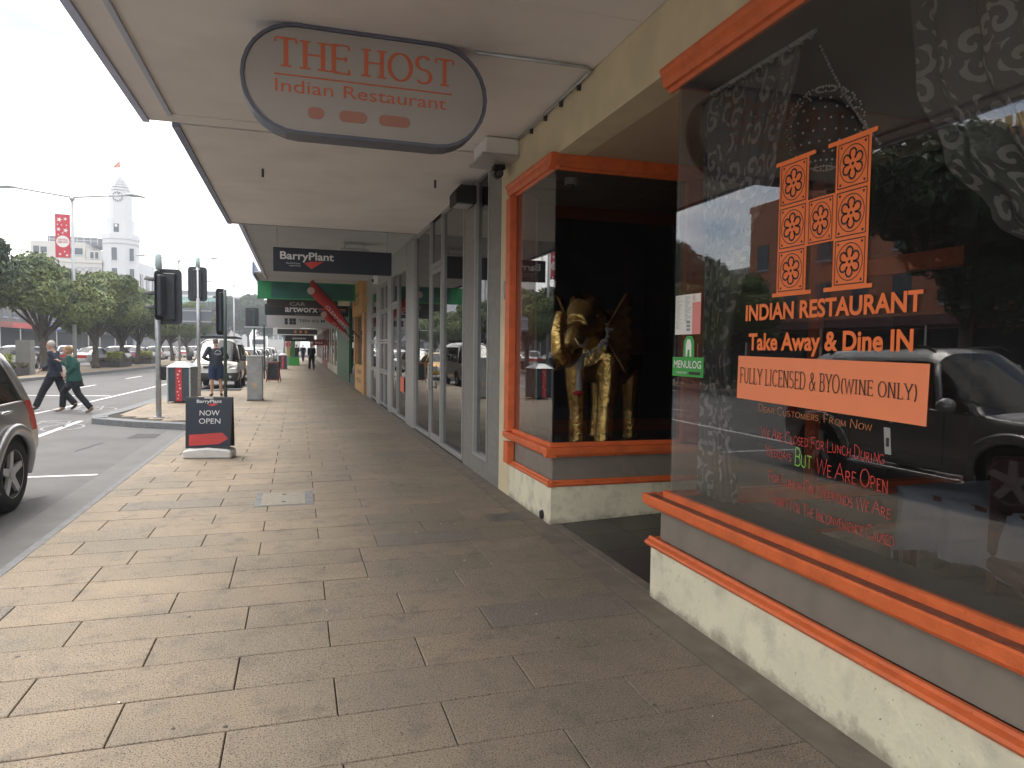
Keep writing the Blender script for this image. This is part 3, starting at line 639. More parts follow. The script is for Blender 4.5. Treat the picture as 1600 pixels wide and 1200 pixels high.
# conduit with clips, junction box, camera
cd = thing('conduit', 'thin grey conduit running along soffit and wall with small clips', 'pipe', (2.17, 5.06, 3.76))
obj('pipe', MB().tube([(1.25, 5.07, 3.762), (2.12, 5.06, 3.762), (2.165, 5.09, 3.757), (2.175, 5.16, 3.752), (2.175, 6.95, 3.752)], .014, 8), M_galv, cd, smooth=True)
for y in (5.35, 5.75, 6.15, 6.55): obj('clip', MB().box(2.168, 2.2, y, y+.02, 3.70, 3.765), M_dark, cd)
jb = thing('cable_box', 'cream metal cable box at the wall corner above the black camera', 'box', (2.05, 7.35, 3.6))
obj('box', MB().box(1.84, 2.2, 7.0, 7.5, 3.60, 3.77), M_white, jb, bevel=.01); obj('cover', MB().box(1.80, 2.2, 6.97, 7.55, 3.575, 3.60), M_alu, jb)
sc = thing('security_camera', 'small black bullet camera under the cream cable box', 'camera', (2.1, 7.4, 3.5))
obj('mount', MB().box(2.02, 2.14, 7.3, 7.42, 3.53, 3.575), M_black, sc); obj('body', MB().tube([(2.08, 7.42, 3.49), (2.04, 7.18, 3.45)], .045, 12), M_black, sc, smooth=True); obj('lens', MB().tube([(2.04, 7.18, 3.45), (2.035, 7.155, 3.446)], .03, 10), M_dark, sc)
dome = thing('dome_camera', 'white dome camera on the ceiling of the elephant window', 'camera', (2.45, 6.3, 3.15))
obj('mount', MB().lathe([(.06, 0), (.06, .06), (.0, .06)], (2.5, 6.3, 3.175)), M_alu, dome); obj('dome', MB().ball((2.5, 6.3, 3.17), (.045, .045, .04)), M_black, dome, smooth=True)

# curtains
def curtain_mat():
    """damask: one curled scroll per voronoi cell, woven a little paler than the ground"""
    m = bpy.data.materials.new('damask_curtain'); m.use_nodes = True; n = m.node_tree; b = n.nodes['Principled BSDF']; b.inputs['Roughness'].default_value = .55; K = n.links.new
    u = n.nodes.new('ShaderNodeUVMap'); v = n.nodes.new('ShaderNodeTexVoronoi'); v.voronoi_dimensions = '2D'; v.inputs['Scale'].default_value = 1.0; v.inputs['Randomness'].default_value = .7; K(u.outputs[0], v.inputs['Vector'])
    def M(op, a, c=None, d=None):
        q = n.nodes.new('ShaderNodeMath'); q.operation = op
        for i_, x_ in enumerate((a, c, d)):
            if x_ is None: continue
            if isinstance(x_, (int, float)): q.inputs[i_].default_value = x_
            else: K(x_, q.inputs[i_])
        return q.outputs[0]
    sub = n.nodes.new('ShaderNodeVectorMath'); sub.operation = 'SUBTRACT'; K(u.outputs[0], sub.inputs[0]); K(v.outputs['Position'], sub.inputs[1])
    sp = n.nodes.new('ShaderNodeSeparateXYZ'); K(sub.outputs[0], sp.inputs[0]); cs = n.nodes.new('ShaderNodeSeparateXYZ'); K(v.outputs['Color'], cs.inputs[0])
    an = M('ARCTAN2', sp.outputs[1], sp.outputs[0]); r = v.outputs['Distance']
    sg = M('SUBTRACT', M('MULTIPLY', M('GREATER_THAN', cs.outputs[0], .5), 2), 1)
    ph = M('ADD', M('MULTIPLY', an, sg), M('MULTIPLY_ADD', r, 15, M('MULTIPLY', cs.outputs[1], 6.28)))
    sw = M('SINE', ph); lobed = M('MULTIPLY', M('SINE', M('MULTIPLY', an, 5)), .09)
    m1 = M('GREATER_THAN', sw, .25); m2 = M('LESS_THAN', M('ADD', r, lobed), .46); f = M('MULTIPLY', m1, m2)
    x = n.nodes.new('ShaderNodeMixRGB'); x.inputs[1].default_value = (.06, .056, .052, 1); x.inputs[2].default_value = (.24, .23, .215, 1); K(f, x.inputs[0]); K(x.outputs[0], b.inputs['Base Color'])
    return m
M_cur = curtain_mat()
# splash dirt creeping up the cream base: its edge is ragged and belongs to the wall
n_ = M_creamb.node_tree; b_ = n_.nodes['Principled BSDF']; src_ = b_.inputs['Base Color'].links[0].from_socket; K_ = n_.links.new
g_ = n_.nodes.new('ShaderNodeNewGeometry'); t_ = n_.nodes.new('ShaderNodeTexNoise'); t_.inputs['Scale'].default_value = 7; t_.inputs['Detail'].default_value = 8; t_.inputs['Roughness'].default_value = .7; K_(g_.outputs['Position'], t_.inputs[0])
sx_ = n_.nodes.new('ShaderNodeSeparateXYZ'); K_(g_.outputs['Position'], sx_.inputs[0]); ma_ = n_.nodes.new('ShaderNodeMath'); ma_.operation = 'MULTIPLY_ADD'; K_(t_.outputs[0], ma_.inputs[0]); ma_.inputs[1].default_value = -.30; K_(sx_.outputs[2], ma_.inputs[2])
mr_ = n_.nodes.new('ShaderNodeMapRange'); mr_.inputs[1].default_value = -.155; mr_.inputs[2].default_value = -.09; mr_.inputs[3].default_value = .6; mr_.inputs[4].default_value = 0; K_(ma_.outputs[0], mr_.inputs[0])
mm_ = n_.nodes.new('ShaderNodeMixRGB'); K_(mr_.outputs[0], mm_.inputs[0]); K_(src_, mm_.inputs[1]); mm_.inputs[2].default_value = (.15, .13, .10, 1); K_(mm_.outputs[0], b_.inputs['Base Color'])
def curtain(name, label, cols, x, folds, depth, rail):
    """cols: list of (z, yL, yR) from top down"""
    n = folds*8; m = 60; vs = []; uv = []
    zt = cols[0][0]; zb = cols[-1][0]
    def at(z):
        for a, b in zip(cols[:-1], cols[1:]):
            if a[0] >= z >= b[0]:
                t = (a[0]-z)/(a[0]-b[0]); t = t*t*(3-2*t); return a[1]+(b[1]-a[1])*t, a[2]+(b[2]-a[2])*t
        return cols[-1][1:]
    W0 = abs(cols[0][1]-cols[0][2])
    rn = random.Random(len(label)); phs = [rn.uniform(-.6, .6) for _ in range(folds+1)]
    for i in range(m+1):
        z = zt+(zb-zt)*i/m; yl, yr = at(z); sq = min(1, abs(yl-yr)/W0+.25)
        for j in range(n+1):
            t = j/n; p = phs[min(int(t*folds), folds)]; dx = depth*(math.sin(2*PI*t*folds)+.35*math.sin(4*PI*t*folds+p+z*1.5))*(1.1-.4*sq)
            vs.append((x+dx, yl+(yr-yl)*t+.012*math.sin(7*t*folds+z*3), z)); uv.append((t*W0*1.7*7, z*6.2))
    fs = [(i*(n+1)+j, i*(n+1)+j+1, (i+1)*(n+1)+j+1, (i+1)*(n+1)+j) for i in range(m) for j in range(n)]
    me = bpy.data.meshes.new('cloth'); me.from_pydata(vs, [], fs); ul = me.uv_layers.new(name='UVMap')
    for lp in me.loops: ul.data[lp.index].uv = uv[lp.vertex_index]
    me.polygons.foreach_set('use_smooth', [True]*len(me.polygons))
    me2 = evaluated(me, [('SOLIDIFY', dict(thickness=.003))], 'cloth')
    t = thing(name, label, 'curtain', (x, (cols[0][1]+cols[0][2])/2, zb), 0, 'damask curtains in the restaurant window')
    obj('cloth', me2, M_cur, t)
    obj('rail', MB().tube([(x, rail[0], zt+.03), (x, rail[1], zt+.03)], .012), M_alu, t)
    rg = MB()
    for q in range(12): rg.lathe([(.016, -.004), (.02, 0), (.016, .004)], (x, rail[0]+(rail[1]-rail[0])*(q+.5)/12, zt+.02), 8, 'y')
    obj('ring', rg, M_alu, t)
    return t
curtain('curtain', 'grey damask curtain tied back at the left end of the big window', [(3.14, 3.88, 2.98), (2.6, 3.84, 3.15), (2.2, 3.82, 3.38), (1.75, 3.80, 3.52), (1.65, 3.79, 3.55), (1.2, 3.80, 3.50), (.72, 3.82, 3.42)], 2.42, 7, .035, (3.80, 2.9))
curtain('curtain', 'grey damask curtain sweeping down at the right end of the big window', [(3.14, 2.34, .9), (2.7, 2.28, .8), (2.37, 2.14, .7), (2.1, 1.94, .6), (1.85, 1.6, .5), (1.7, 1.2, .45), (1.2, .8, .35), (.72, .8, .3)], 2.42, 8, .045, (2.36, .4))
# bead lamp
bl = thing('bead_lamp', 'oval lamp shade of small glass beads hanging on a chain behind the window', 'lamp', (2.75, 3.2, 2.6))
bd = MB(); rb = random.Random(2)
for i in range(11):
    for k in range(22):
        th = PI*(i+1)/12; a = 2*PI*(k+.5*(i % 2))/22; bd.ball((2.75+.20*math.sin(th)*math.cos(a), 3.2+.20*math.sin(th)*math.sin(a), 2.82+.22*math.cos(th)), .0065, 5, 4)
obj('beads', bd, mat('glass_bead', (.85, .84, .80), .15, 0, spec=1), bl, kind='stuff')
obj('core', MB().ball((2.75, 3.2, 2.82), (.17, .17, .19)), mat('lamp_core', (.03, .028, .027), .5), bl, smooth=True)
obj('cord', MB().tube([(2.75, 3.2, 3.0), (2.75, 3.2, 3.2)], .006), M_dark, bl)
chn = thing('chain', 'slack thin metal chain hanging from the curtain rail toward the bead lamp', 'chain', (2.5, 3.0, 3.1))
cl = MB()
for i in range(34):
    t = i/33; y = 2.96-.30*t; z = 3.13-.55*t+.30*t*(t-1)*.5
    cl.lathe([(.006, -.002), (.009, 0), (.006, .002)], (2.5+.1*t, y, z), 6, 'x' if i % 2 else 'y')
obj('link', cl, M_alu, chn, kind='stuff')
# dining tables, chairs
M_cloth = mat('blue_grey_cloth', (.20, .23, .28), .85, noise=(5, .06))
M_chair = mat('dark_red_leather', (.045, .012, .010), .5, noise=(20, .2))
M_wood = mat('dark_wood', (.10, .035, .015), .4, noise=(12, .2))
def dining_chair(loc, rz, label):
    t = thing('dining_chair', label, 'chair', loc, rz, 'dark red dining chairs')
    obj('backrest', MB().box(-.21, .21, -.24, -.19, .50, 1.02), M_chair, t, world=False, bevel=.02); obj('seat', MB().box(-.22, .22, -.22, .22, .42, .50), M_chair, t, world=False, bevel=.02)
    for sx in (-1, 1):
        for sy in (-1, 1): obj('leg', MB().tube([(sx*.19, sy*.19, .42), (sx*.205, sy*.22, 0)], [.02, .014], 6), M_wood, t, world=False)
def dining_table(loc, label, w=.8, l=.9):
    t = thing('dining_table', label, 'table', loc, 0, 'cloth covered dining tables')
    obj('tabletop', MB().box(-w/2, w/2, -l/2, l/2, .70, .73), M_wood, t, world=False)
    for sx in (-1, 1):
        for sy in (-1, 1): obj('leg', MB().box(sx*(w/2-.06)-.025, sx*(w/2-.06)+.025, sy*(l/2-.06)-.025, sy*(l/2-.06)+.025, 0, .70), M_wood, t, world=False)
    # draped cloth with flared corners
    n = 12; vs = []; fs = []
    per = []
    for i in range(4*n):
        s_, q = divmod(i, n); q = q/n
        per.append([(-1+2*q, -1), (1, -1+2*q), (1-2*q, 1), (-1, 1-2*q)][s_])
    for lev, (z, k) in enumerate(((.735, 1.0), (.72, 1.03), (.55, 1.06), (.40, 1.09))):
        for i, (a, b) in enumerate(per):
            cr = max(0, abs(a)+abs(b)-1.6)*2.2; wv = .02*math.sin(i*1.7)*lev
            vs.append((a*w/2*k+a*wv, b*l/2*k+b*wv, z-(cr*.22*lev/3 if lev else 0)))
    N = 4*n
    for lev in range(3):
        for i in range(N): fs.append((lev*N+i, lev*N+(i+1) % N, (lev+1)*N+(i+1) % N, (lev+1)*N+i))
    fs.append(tuple(range(N)))
    c = obj('tablecloth', MB().add(vs, fs), M_cloth, None, smooth=True); c.location = loc; tag(c, label.replace('dining table', 'cloth draped over the table'), 'tablecloth')
dining_table((3.1, 1.0, .06), 'dining table just inside the big window, nearest the camera')
dining_table((3.9, 2.9, .06), 'dining table behind the curtain at the left of the big window')
dining_chair((3.0, 1.75, .06), R(180), 'dark red chair beside the blue grey cloth in the big window')
dining_chair((3.5, 2.4, .06), R(150), 'dark red chair deeper in the dining room by the left table')
cardt = thing('paper_strip', 'narrow white paper strip stuck upright on the big window right of the handwriting', 'paper', (WX+.018, 2.2, 1.25))
obj('strip', MB().add([(WX+.0165, 2.185, 1.205), (WX+.0165, 2.155, 1.205), (WX+.0165, 2.165, 1.31), (WX+.0165, 2.195, 1.31), (WX+.0185, 2.185, 1.205), (WX+.0185, 2.155, 1.205), (WX+.0185, 2.165, 1.31), (WX+.0185, 2.195, 1.31)], [(0, 1, 2, 3), (7, 6, 5, 4), (0, 4, 5, 1), (1, 5, 6, 2), (2, 6, 7, 3), (3, 7, 4, 0)]), M_white, cardt)
obj('strip_print', MB().box(WX+.0150, WX+.0163, 2.166, 2.180, 1.235, 1.27), M_dark, cardt)

# ---- elephant
def elephant():
    t = thing('elephant_statue', 'gilded embossed elephant statue with curled trunk in the corner window', 'statue', (2.98, 6.55, .66), R(132)); t.scale = (1.12, 1.12, 1.26)
    b = MB()   # local: faces +y
    b.tube([(0, -.48, .62), (0, -.42, .68), (0, -.25, .74), (0, 0, .76), (0, .18, .76), (0, .30, .80)], [(.10, .12), (.21, .23), (.26, .29), (.27, .30), (.24, .27), (.17, .19)], 18)
    b.tube([(0, .22, .86), (0, .36, .98), (0, .46, .98), (0, .53, .92)], [(.14, .14), (.17, .18), (.15, .17), (.10, .11)], 16)
    b.ball((-.06, .42, 1.10), (.075, .085, .075)); b.ball((.06, .42, 1.10), (.075, .085, .075))
    b.tube([(0, .48, .92), (0, .57, .84), (0, .63, .74), (.01, .70, .68), (.015, .78, .68), (.02, .85, .75), (.02, .87, .86), (.02, .84, .96), (.02, .82, 1.02)], [.105, .095, .085, .078, .072, .062, .054, .046, .04], 12)
    for sx, sy, dz in ((-1, .2, .05), (1, .24, -.03), (-1, -.3, -.04), (1, -.28, .04)):
        x = sx*.145
        b.tube([(x, sy, .72), (x*1.05, sy+dz*.3, .48), (x*1.0, sy+dz, .26), (x, sy+dz*1.4, .06), (x, sy+dz*1.5, .0)], [.125, .098, .078, .085, .092], 12)
    b.tube([(0, -.50, .72), (0, -.57, .60), (0, -.58, .40), (0, -.57, .32)], [.03, .022, .016, .024], 8)
    M_gold = mat('gilt_metal', (.58, .40, .14), .27, 1, noise=(16, .30), stain=(10, .6, (.16, .09, .03)), bump=(34, .45))
    body = obj('body', fused(b, .014, 'body', 3), M_gold, t, world=False)
    M_gd = mat('dark_gilt', (.22, .12, .045), .4, .85, noise=(18, .35), bump=(40, .6))
    for s_ in (-1, 1):
        n = 16; m = 8; vs = []; fs = []
        for i in range(m+1):
            for j in range(n+1):
                a = R(100-200*j/n); rr = .05+.28*i/m; px = s_*(.15+.11*i/m); py = .34-rr*math.cos(a*.75)*.62; pz = .93+rr*math.sin(a*.8)*.95-.05
                fl = .022*math.cos(j*PI)*(i/m); vs.append((px+s_*(.02+fl+.04*i/m), py, pz))
        fs = [(i*(n+1)+j, i*(n+1)+j+1, (i+1)*(n+1)+j+1, (i+1)*(n+1)+j) for i in range(m) for j in range(n)]
        me = evaluated(MB().add(vs, fs).mesh('ear', True), [('SOLIDIFY', dict(thickness=.015))], 'ear'); obj('ear', me, M_gd, t, world=False)
        obj('tusk', MB().tube([(s_*.085, .52, .83), (s_*.10, .62, .77), (s_*.095, .70, .78), (s_*.085, .76, .83)], [.016, .014, .010, .003], 8), mat('ivory_paint', (.5, .42, .3), .4), t, smooth=True, world=False)
        obj('eye', MB().ball((s_*.145, .46, 1.0), .014), M_black, t, smooth=True, world=False)
    # draped blanket on the back
    n = 14; vs = []
    for i in range(9):
        y = -.30+i*.06
        for j in range(n+1):
            a = R(-8+196*j/n); vs.append((.295*math.cos(a)*(1+.02*math.cos(j*3.1)), y, .76+.315*math.sin(a)))
    me = evaluated(MB().add(vs, [(i*(n+1)+j, i*(n+1)+j+1, (i+1)*(n+1)+j+1, (i+1)*(n+1)+j) for i in range(8) for j in range(n)]).mesh('blanket', True), [('SOLIDIFY', dict(thickness=.012))], 'blanket')
    obj('blanket', me, mat('maroon_gilt_cloth', (.13, .045, .025), .5, .4, noise=(25, .5), bump=(30, .8)), t, world=False)
    gar = MB(); rg_ = random.Random(4)
    for i in range(90):
        a = rg_.uniform(-1, 1)*PI*.95; rr_ = .20+rg_.uniform(-.02, .03)
        gar.ball((rr_*math.sin(a), .36+.15*math.cos(a)+rg_.uniform(-.02, .02), .86-.15*math.cos(a)+rg_.uniform(-.02, .02)), rg_.uniform(.010, .022), 6, 4)
    obj('garland', gar, mat('grey_garland', (.35, .34, .33), .8), t, world=False)
    obj('tassel', MB().tube([(-.02, .52, .72), (-.02, .53, .60)], [.05, .035], 8).tube([(-.02, .53, .60), (-.02, .535, .44)], [.02, .03], 8), mat('grey_garland', (.35, .34, .33), .8), t, world=False)
    obj('pompom', MB().ball((-.02, .535, .42), (.05, .05, .022)), mat('red_wool', (.4, .02, .03), .8), t, world=False, smooth=True)
    return t
EL = elephant()

# ================================================================== NEXT SHOPS ALONG THE FOOTPATH
OFF = thing('office_shop', 'grey aluminium framed glass shopfront with tall panes and lined panels beside the cream pier', 'shop', (WX, 11, 0))
def op(name, mb, m, parent=None, **kw): return obj(name, mb, m, parent or OFF, **kw)
def wall_box(y0, y1, z0, z1, out=0, deep=.12): return MB().box(WX-out, WX+deep, y0, y1, z0, z1)
M_off = mat('grey_frame', (.34, .345, .34), .4, .3, noise=(10, .06))
M_offd = mat('grey_frame_dark', (.10, .10, .10), .4, .3)
def lined_panel(name, y0, y1, z0, z1, parent, step=.11):
    """panel of grooved boards: every board its own face with a recessed joint"""
    mb = MB(); n = int((z1-z0)/step)
    for i in range(n): mb.box(WX-.002, WX+.1, y0, y1, z0+(z1-z0)*i/n+.0015, z0+(z1-z0)*(i+1)/n-.0015)
    mb.box(WX+.003, WX+.11, y0+.001, y1-.001, z0, z1)
    o = obj(name, mb, M_sandst, parent, kind='stuff'); return o
lined_panel('lined_panel', 7.645, 8.13, .0, 3.77, OFF); lined_panel('lined_panel', 8.86, 9.44, .0, 3.77, OFF)
op('sill_panel', wall_box(8.13, 8.86, .0, .22, .004), M_sandst)
def pane(y0, y1, z0, z1, parent, g=None): return obj('pane', MB().box(WX+.035, WX+.043, y0, y1, z0, z1), g or GLASS2, parent)
def frame(y0, y1, z0, z1, parent, w=.045, m=None, out=.01):
    fb = MB().box(WX-out, WX+.08, y0, y0+w, z0, z1).box(WX-out, WX+.08, y1-w, y1, z0, z1).box(WX-out, WX+.08, y0+w, y1-w, z1-w, z1).box(WX-out, WX+.08, y0+w, y1-w, z0, z0+w)
    return obj('frame', fb, m or M_off, parent)
def bay(y0, y1, z0, z1, parent, **kw): frame(y0, y1, z0, z1, parent, **kw); pane(y0+.04, y1-.04, z0+.04, z1-.04, parent)
bay(8.14, 8.85, .22, 3.77, OFF)
bay(9.46, 11.05, .03, 3.77, OFF)
def glazed_door(y0, y1, z1, parent, hy):
    d = obj('door', MB().box(WX+.0, WX+.05, y0, y0+.07, .03, z1).box(WX+.0, WX+.05, y1-.07, y1, .03, z1).box(WX+.0, WX+.05, y0+.07, y1-.07, z1-.08, z1).box(WX+.0, WX+.05, y0+.07, y1-.07, .03, .14), M_off, parent)
    obj('door_pane', MB().box(WX+.02, WX+.028, y0+.06, y1-.06, .13, z1-.07), GLASS2, d)
    obj('handle', MB().tube([(WX-.05, hy, .9), (WX-.05, hy, 1.3)], .012, 8).tube([(WX-.05, hy, .93), (WX+.01, hy, .93)], .01, 6).tube([(WX-.05, hy, 1.27), (WX+.01, hy, 1.27)], .01, 6), M_steel, d)
glazed_door(11.07, 12.0, 2.93, OFF, 11.9); op('transom', MB().box(WX-.01, WX+.08, 11.06, 12.02, 2.94, 3.02), M_off); pane(11.08, 12.0, 3.02, 3.77, OFF)
bay(12.03, 13.75, .03, 3.77, OFF)
op('pier', wall_box(13.76, 14.75, 0, 3.77, .012), M_off)
op('upper_wall', MB().box(WX+.03, 9, 7.65, 14.75, 3.95, 8.6), mat('office_upper', (.40, .39, .37), .7, noise=(1, .1)))
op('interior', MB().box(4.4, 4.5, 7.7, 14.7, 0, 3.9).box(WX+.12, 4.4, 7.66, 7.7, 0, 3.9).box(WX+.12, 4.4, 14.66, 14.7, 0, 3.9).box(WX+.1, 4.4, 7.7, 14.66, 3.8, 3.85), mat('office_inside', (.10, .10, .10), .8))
op('interior_floor', MB().box(WX+.1, 4.4, 7.7, 14.66, -.01, .02), mat('office_floor', (.12, .12, .125), .4))
op('soffit', MB().box(-1.10, WX, 7.62, 13.3, 3.76, 3.79), M_soffit)
op('awning_fascia', MB().box(-1.17, -1.102, 7.62, 13.32, 3.735, 4.12), M_fasciad); op('awning_roof', MB().box(-1.1, WX+.02, 7.62, 13.3, 3.97, 4.03), M_fascia)
op('soffit_batten', MB().box(-1.08, WX-.01, 10.3, 10.34, 3.757, 3.7595), M_soffit)
op('soffit_gap', MB().box(-1.12, WX, 7.601, 7.619, 3.785, 4.0), M_dark)
for x, y in ((-.40, 9.16), (1.70, 9.0)): op('soffit_peg', MB().tube([(x, y, 3.76), (x, y, 3.66)], .014, 8), M_dark)
op('edge_strip', MB().box(-1.10, WX, 13.302, 13.33, 3.745, 3.80), M_off)
lb = thing('light_box', 'black wedge shaped wall light under the soffit of the grey shop', 'light', (2.05, 9.0, 3.5))
obj('housing', MB().prism([(1.92, 3.45), (2.19, 3.45), (2.19, 3.68), (1.98, 3.68), (1.92, 3.60)], 'y', 8.75, 9.15), M_black, lb, bevel=.01); obj('diffuser', MB().box(1.95, 2.15, 8.79, 9.1, 3.44, 3.449), M_galv, lb)
# second grey office
O2 = thing('second_office', 'grey glazed shopfront with mid rails, second grey shop from the cream pier', 'shop', (WX, 19, 0))
bay(14.78, 16.2, .03, 3.30, O2); glazed_door(16.22, 17.2, 2.6, O2, 16.35); obj('transom', MB().box(WX-.01, WX+.08, 16.2, 17.22, 2.61, 2.68), M_off, O2); pane(16.22, 17.2, 2.68, 3.3, O2)
obj('pier', wall_box(17.22, 17.9, 0, 3.3, .012), M_off, O2)
for a, b in ((17.92, 18.75), (18.77, 19.7), (20.6, 22.2)):
    for z0, z1 in ((.06, .95), (.97, 1.75), (1.77, 2.55), (2.57, 3.28)): bay(a, b, z0, z1, O2)
obj('pier', wall_box(19.72, 20.58, 0, 3.3, .012), M_off, O2); obj('pier', wall_box(22.22, 23.6, 0, 3.3, .012), M_off, O2)
obj('head_wall', wall_box(14.76, 23.6, 3.30, 3.80, .02), M_off, O2)
obj('upper_wall', MB().box(WX+.03, 9, 14.76, 23.6, 3.95, 8.2), mat('office_upper2', (.33, .34, .35), .7, noise=(1, .1)), O2)
obj('interior', MB().box(3.6, 3.7, 14.8, 23.5, 0, 3.8).box(WX+.1, 3.6, 14.77, 14.8, 0, 3.8), mat('office_inside', (.10, .10, .10), .8), O2)
sa = MB().box(-.93, WX, 13.335, 23.6, 3.79, 3.82)
obj('soffit', sa, M_soffit2, O2)
rb_ = MB()
for i in range(57): rb_.box(-.92, WX, 13.4+i*.18, 13.42+i*.18, 3.782, 3.7895)
obj('soffit_rib', rb_, M_soffit2, O2, kind='stuff')
obj('awning_fascia', MB().box(-1.0, -.932, 13.335, 23.6, 3.75, 4.1), M_fascia, O2); obj('awning_roof', MB().box(-.93, WX, 13.34, 23.6, 3.97, 4.02), M_fascia, O2)
bw = thing('heater_unit', 'pale ceiling heater unit above the dark hanging sign', 'heater', (1.2, 14.6, 3.6))
obj('casing', MB().box(.85, 1.45, 15.0, 15.3, 3.52, 3.66), M_alu, bw, bevel=.01); obj('bracket', MB().tube([(.95, 15.15, 3.66), (.95, 15.15, 3.8)], .012).tube([(1.35, 15.15, 3.66), (1.35, 15.15, 3.8)], .012), M_alu, bw)
ws = thing('wall_siren', 'small pale square alarm box high on the grey shop wall', 'alarm', (2.1, 19, 3.4)); obj('box', MB().box(2.08, 2.18, 20.1, 20.5, 3.42, 3.68), M_white, ws); obj('lamp', MB().ball((2.07, 20.3, 3.5), .05), M_dark, ws)
rp_ = thing('red_notice', 'small orange red notice sheet on the second grey shop door', 'notice', (WX, 16, .9)); obj('sheet', MB().box(WX+.012, WX+.018, 15.2, 15.75, .62, .95), mat('notice_red', (.65, .13, .07), .5), rp_)

# further shops: (name, label, y0, y1, base colour, bays, head)
def far_shop(name, label, y0, y1, col, bays, awn_x=-1.3, head=3.2, upc=(.4, .38, .34), uph=8, stall=.45):
    t = thing(name, label, 'shop', (WX, (y0+y1)/2, 0)); m = mat(name+'_paint', col, .6, noise=(3, .1)); n = bays; w = (y1-y0)/n
    for i in range(n):
        a = y0+i*w; obj('pier', MB().box(WX-.03, WX+.1, a, a+w*.16, 0, head), m, t)
        obj('stall_riser', MB().box(WX-.01, WX+.1, a+w*.16, a+w, 0, stall), m, t)
        obj('pane', MB().box(WX+.02, WX+.03, a+w*.18, a+w*.98, stall, head-.05), GLASS2, t)
    obj('head_wall', MB().box(WX-.02, WX+.1, y0, y1, head, 3.93), m, t)
    obj('interior', MB().box(3.6, 3.7, y0, y1, 0, 3.8), mat('office_inside', (.10, .10, .10), .8), t)
    obj('upper_wall', MB().box(WX+.03, 9, y0, y1, 3.95, uph), mat(name+'_upper', upc, .7, noise=(1, .1)), t)
    obj('soffit', MB().box(awn_x, WX, y0+.003, y1, 3.93, 3.97), M_soffit2, t); obj('awning_fascia', MB().box(awn_x-.06, awn_x-.002, y0+.003, y1, 3.86, 4.25), M_fasciad, t)
    for i in range(max(1, n)):
        a = y0+w*(i+.5); wi = obj('window', MB().box(WX+.0, WX+.06, a-w*.2, a+w*.2, 5.2, 6.9), M_dark, t)
    return t
YS = thing('yellow_shop', 'timber and yellow panelled shopfront with a projecting yellow head box', 'shop', (WX, 25.8, 0))
M_yel = mat('ochre_panel', (.48, .27, .085), .6, noise=(5, .15)); M_tan = mat('tan_timber', (.40, .22, .10), .5, noise=(8, .2))
obj('head_box', MB().box(WX-.16, WX+.1, 23.62, 27.8, 2.75, 3.92), M_yel, YS); obj('base_box', MB().box(WX-.06, WX+.1, 24.2, 27.8, 0, .95), M_yel, YS)
obj('post', MB().box(WX-.10, WX+.1, 23.62, 24.2, 0, 2.75), M_tan, YS); obj('post', MB().box(WX-.10, WX+.1, 27.4, 27.9, .95, 2.75), M_tan, YS); obj('pane', MB().box(WX+.02, WX+.03, 24.2, 27.4, .95, 2.75), GLASS2, YS)
obj('interior', MB().box(3.6, 3.7, 23.6, 28, 0, 3.8), mat('office_inside', (.10, .10, .10), .8), YS); obj('upper_wall', MB().box(WX+.03, 9, 23.6, 28, 3.95, 9), mat('yellow_upper', (.42, .35, .26), .7), YS)
obj('soffit', MB().box(-1.3, WX, 23.61, 28, 3.93, 3.97), M_soffit2, YS); obj('awning_fascia', MB().box(-1.36, -1.302, 23.61, 28, 3.86, 4.25), M_fasciad, YS)
for z in (3.35, 3.1): lettering('box_lettering', 'WRAPS' if z > 3.2 else 'ROLLS', M_black, YS, (WX-.16, 27.0, z), *XW, w=2.2, h=.18, bold=.01)
for z in (.62, .32): lettering('box_lettering', 'WRAPS' if z > .5 else 'ROLLS', M_black, YS, (WX-.06, 26.8, z), *XW, w=1.8, h=.16, bold=.01)
far_shop('dark_shop', 'near black narrow shopfront just past the yellow panelled shop', 28.02, 31.2, (.04, .045, .055), 1, head=3.3)
gh = thing('green_hoarding', 'plain dark green painted hoarding boards between dark and cream shopfronts', 'hoarding', (WX, 36, 0))
M_gh = mat('hoarding_green', (.015, .075, .03), .5, noise=(3, .15))
for i in range(8): obj('board', MB().box(WX-.05, WX+.05, 31.25+i*1.2, 31.25+i*1.2+1.185, .05, 3.4), M_gh, gh)
obj('head_wall', MB().box(WX-.02, WX+.1, 31.22, 40.9, 3.42, 3.93), M_cream, gh); obj('soffit', MB().box(-1.3, WX, 31.23, 41, 3.93, 3.97), M_soffit2, gh); obj('awning_fascia', MB().box(-1.36, -1.302, 31.23, 41, 3.86, 4.25), M_fasciad, gh)
obj('upper_wall', MB().box(WX+.03, 9, 31.22, 40.9, 3.95, 7.6), mat('hoard_upper', (.42, .40, .33), .7), gh)
far_shop('cream_shop', 'pale cream shopfront with narrow piers beyond the green hoarding', 41.1, 55, (.42, .39, .31), 4, head=3.0)
far_shop('red_shop', 'darker shopfront with red sign under its awning, far along the footpath', 55.05, 68, (.20, .05, .04), 3, head=2.9)
far_shop('stone_shop', 'last pale shopfront at the far end of the footpath', 68.05, 90, (.38, .34, .28), 5, awn_x=-.2, head=2.9)
far_shop('corner_shop', 'far corner shop in sun beyond all the awnings', 100, 140, (.45, .36, .26), 6, awn_x=1.2, head=3.2)

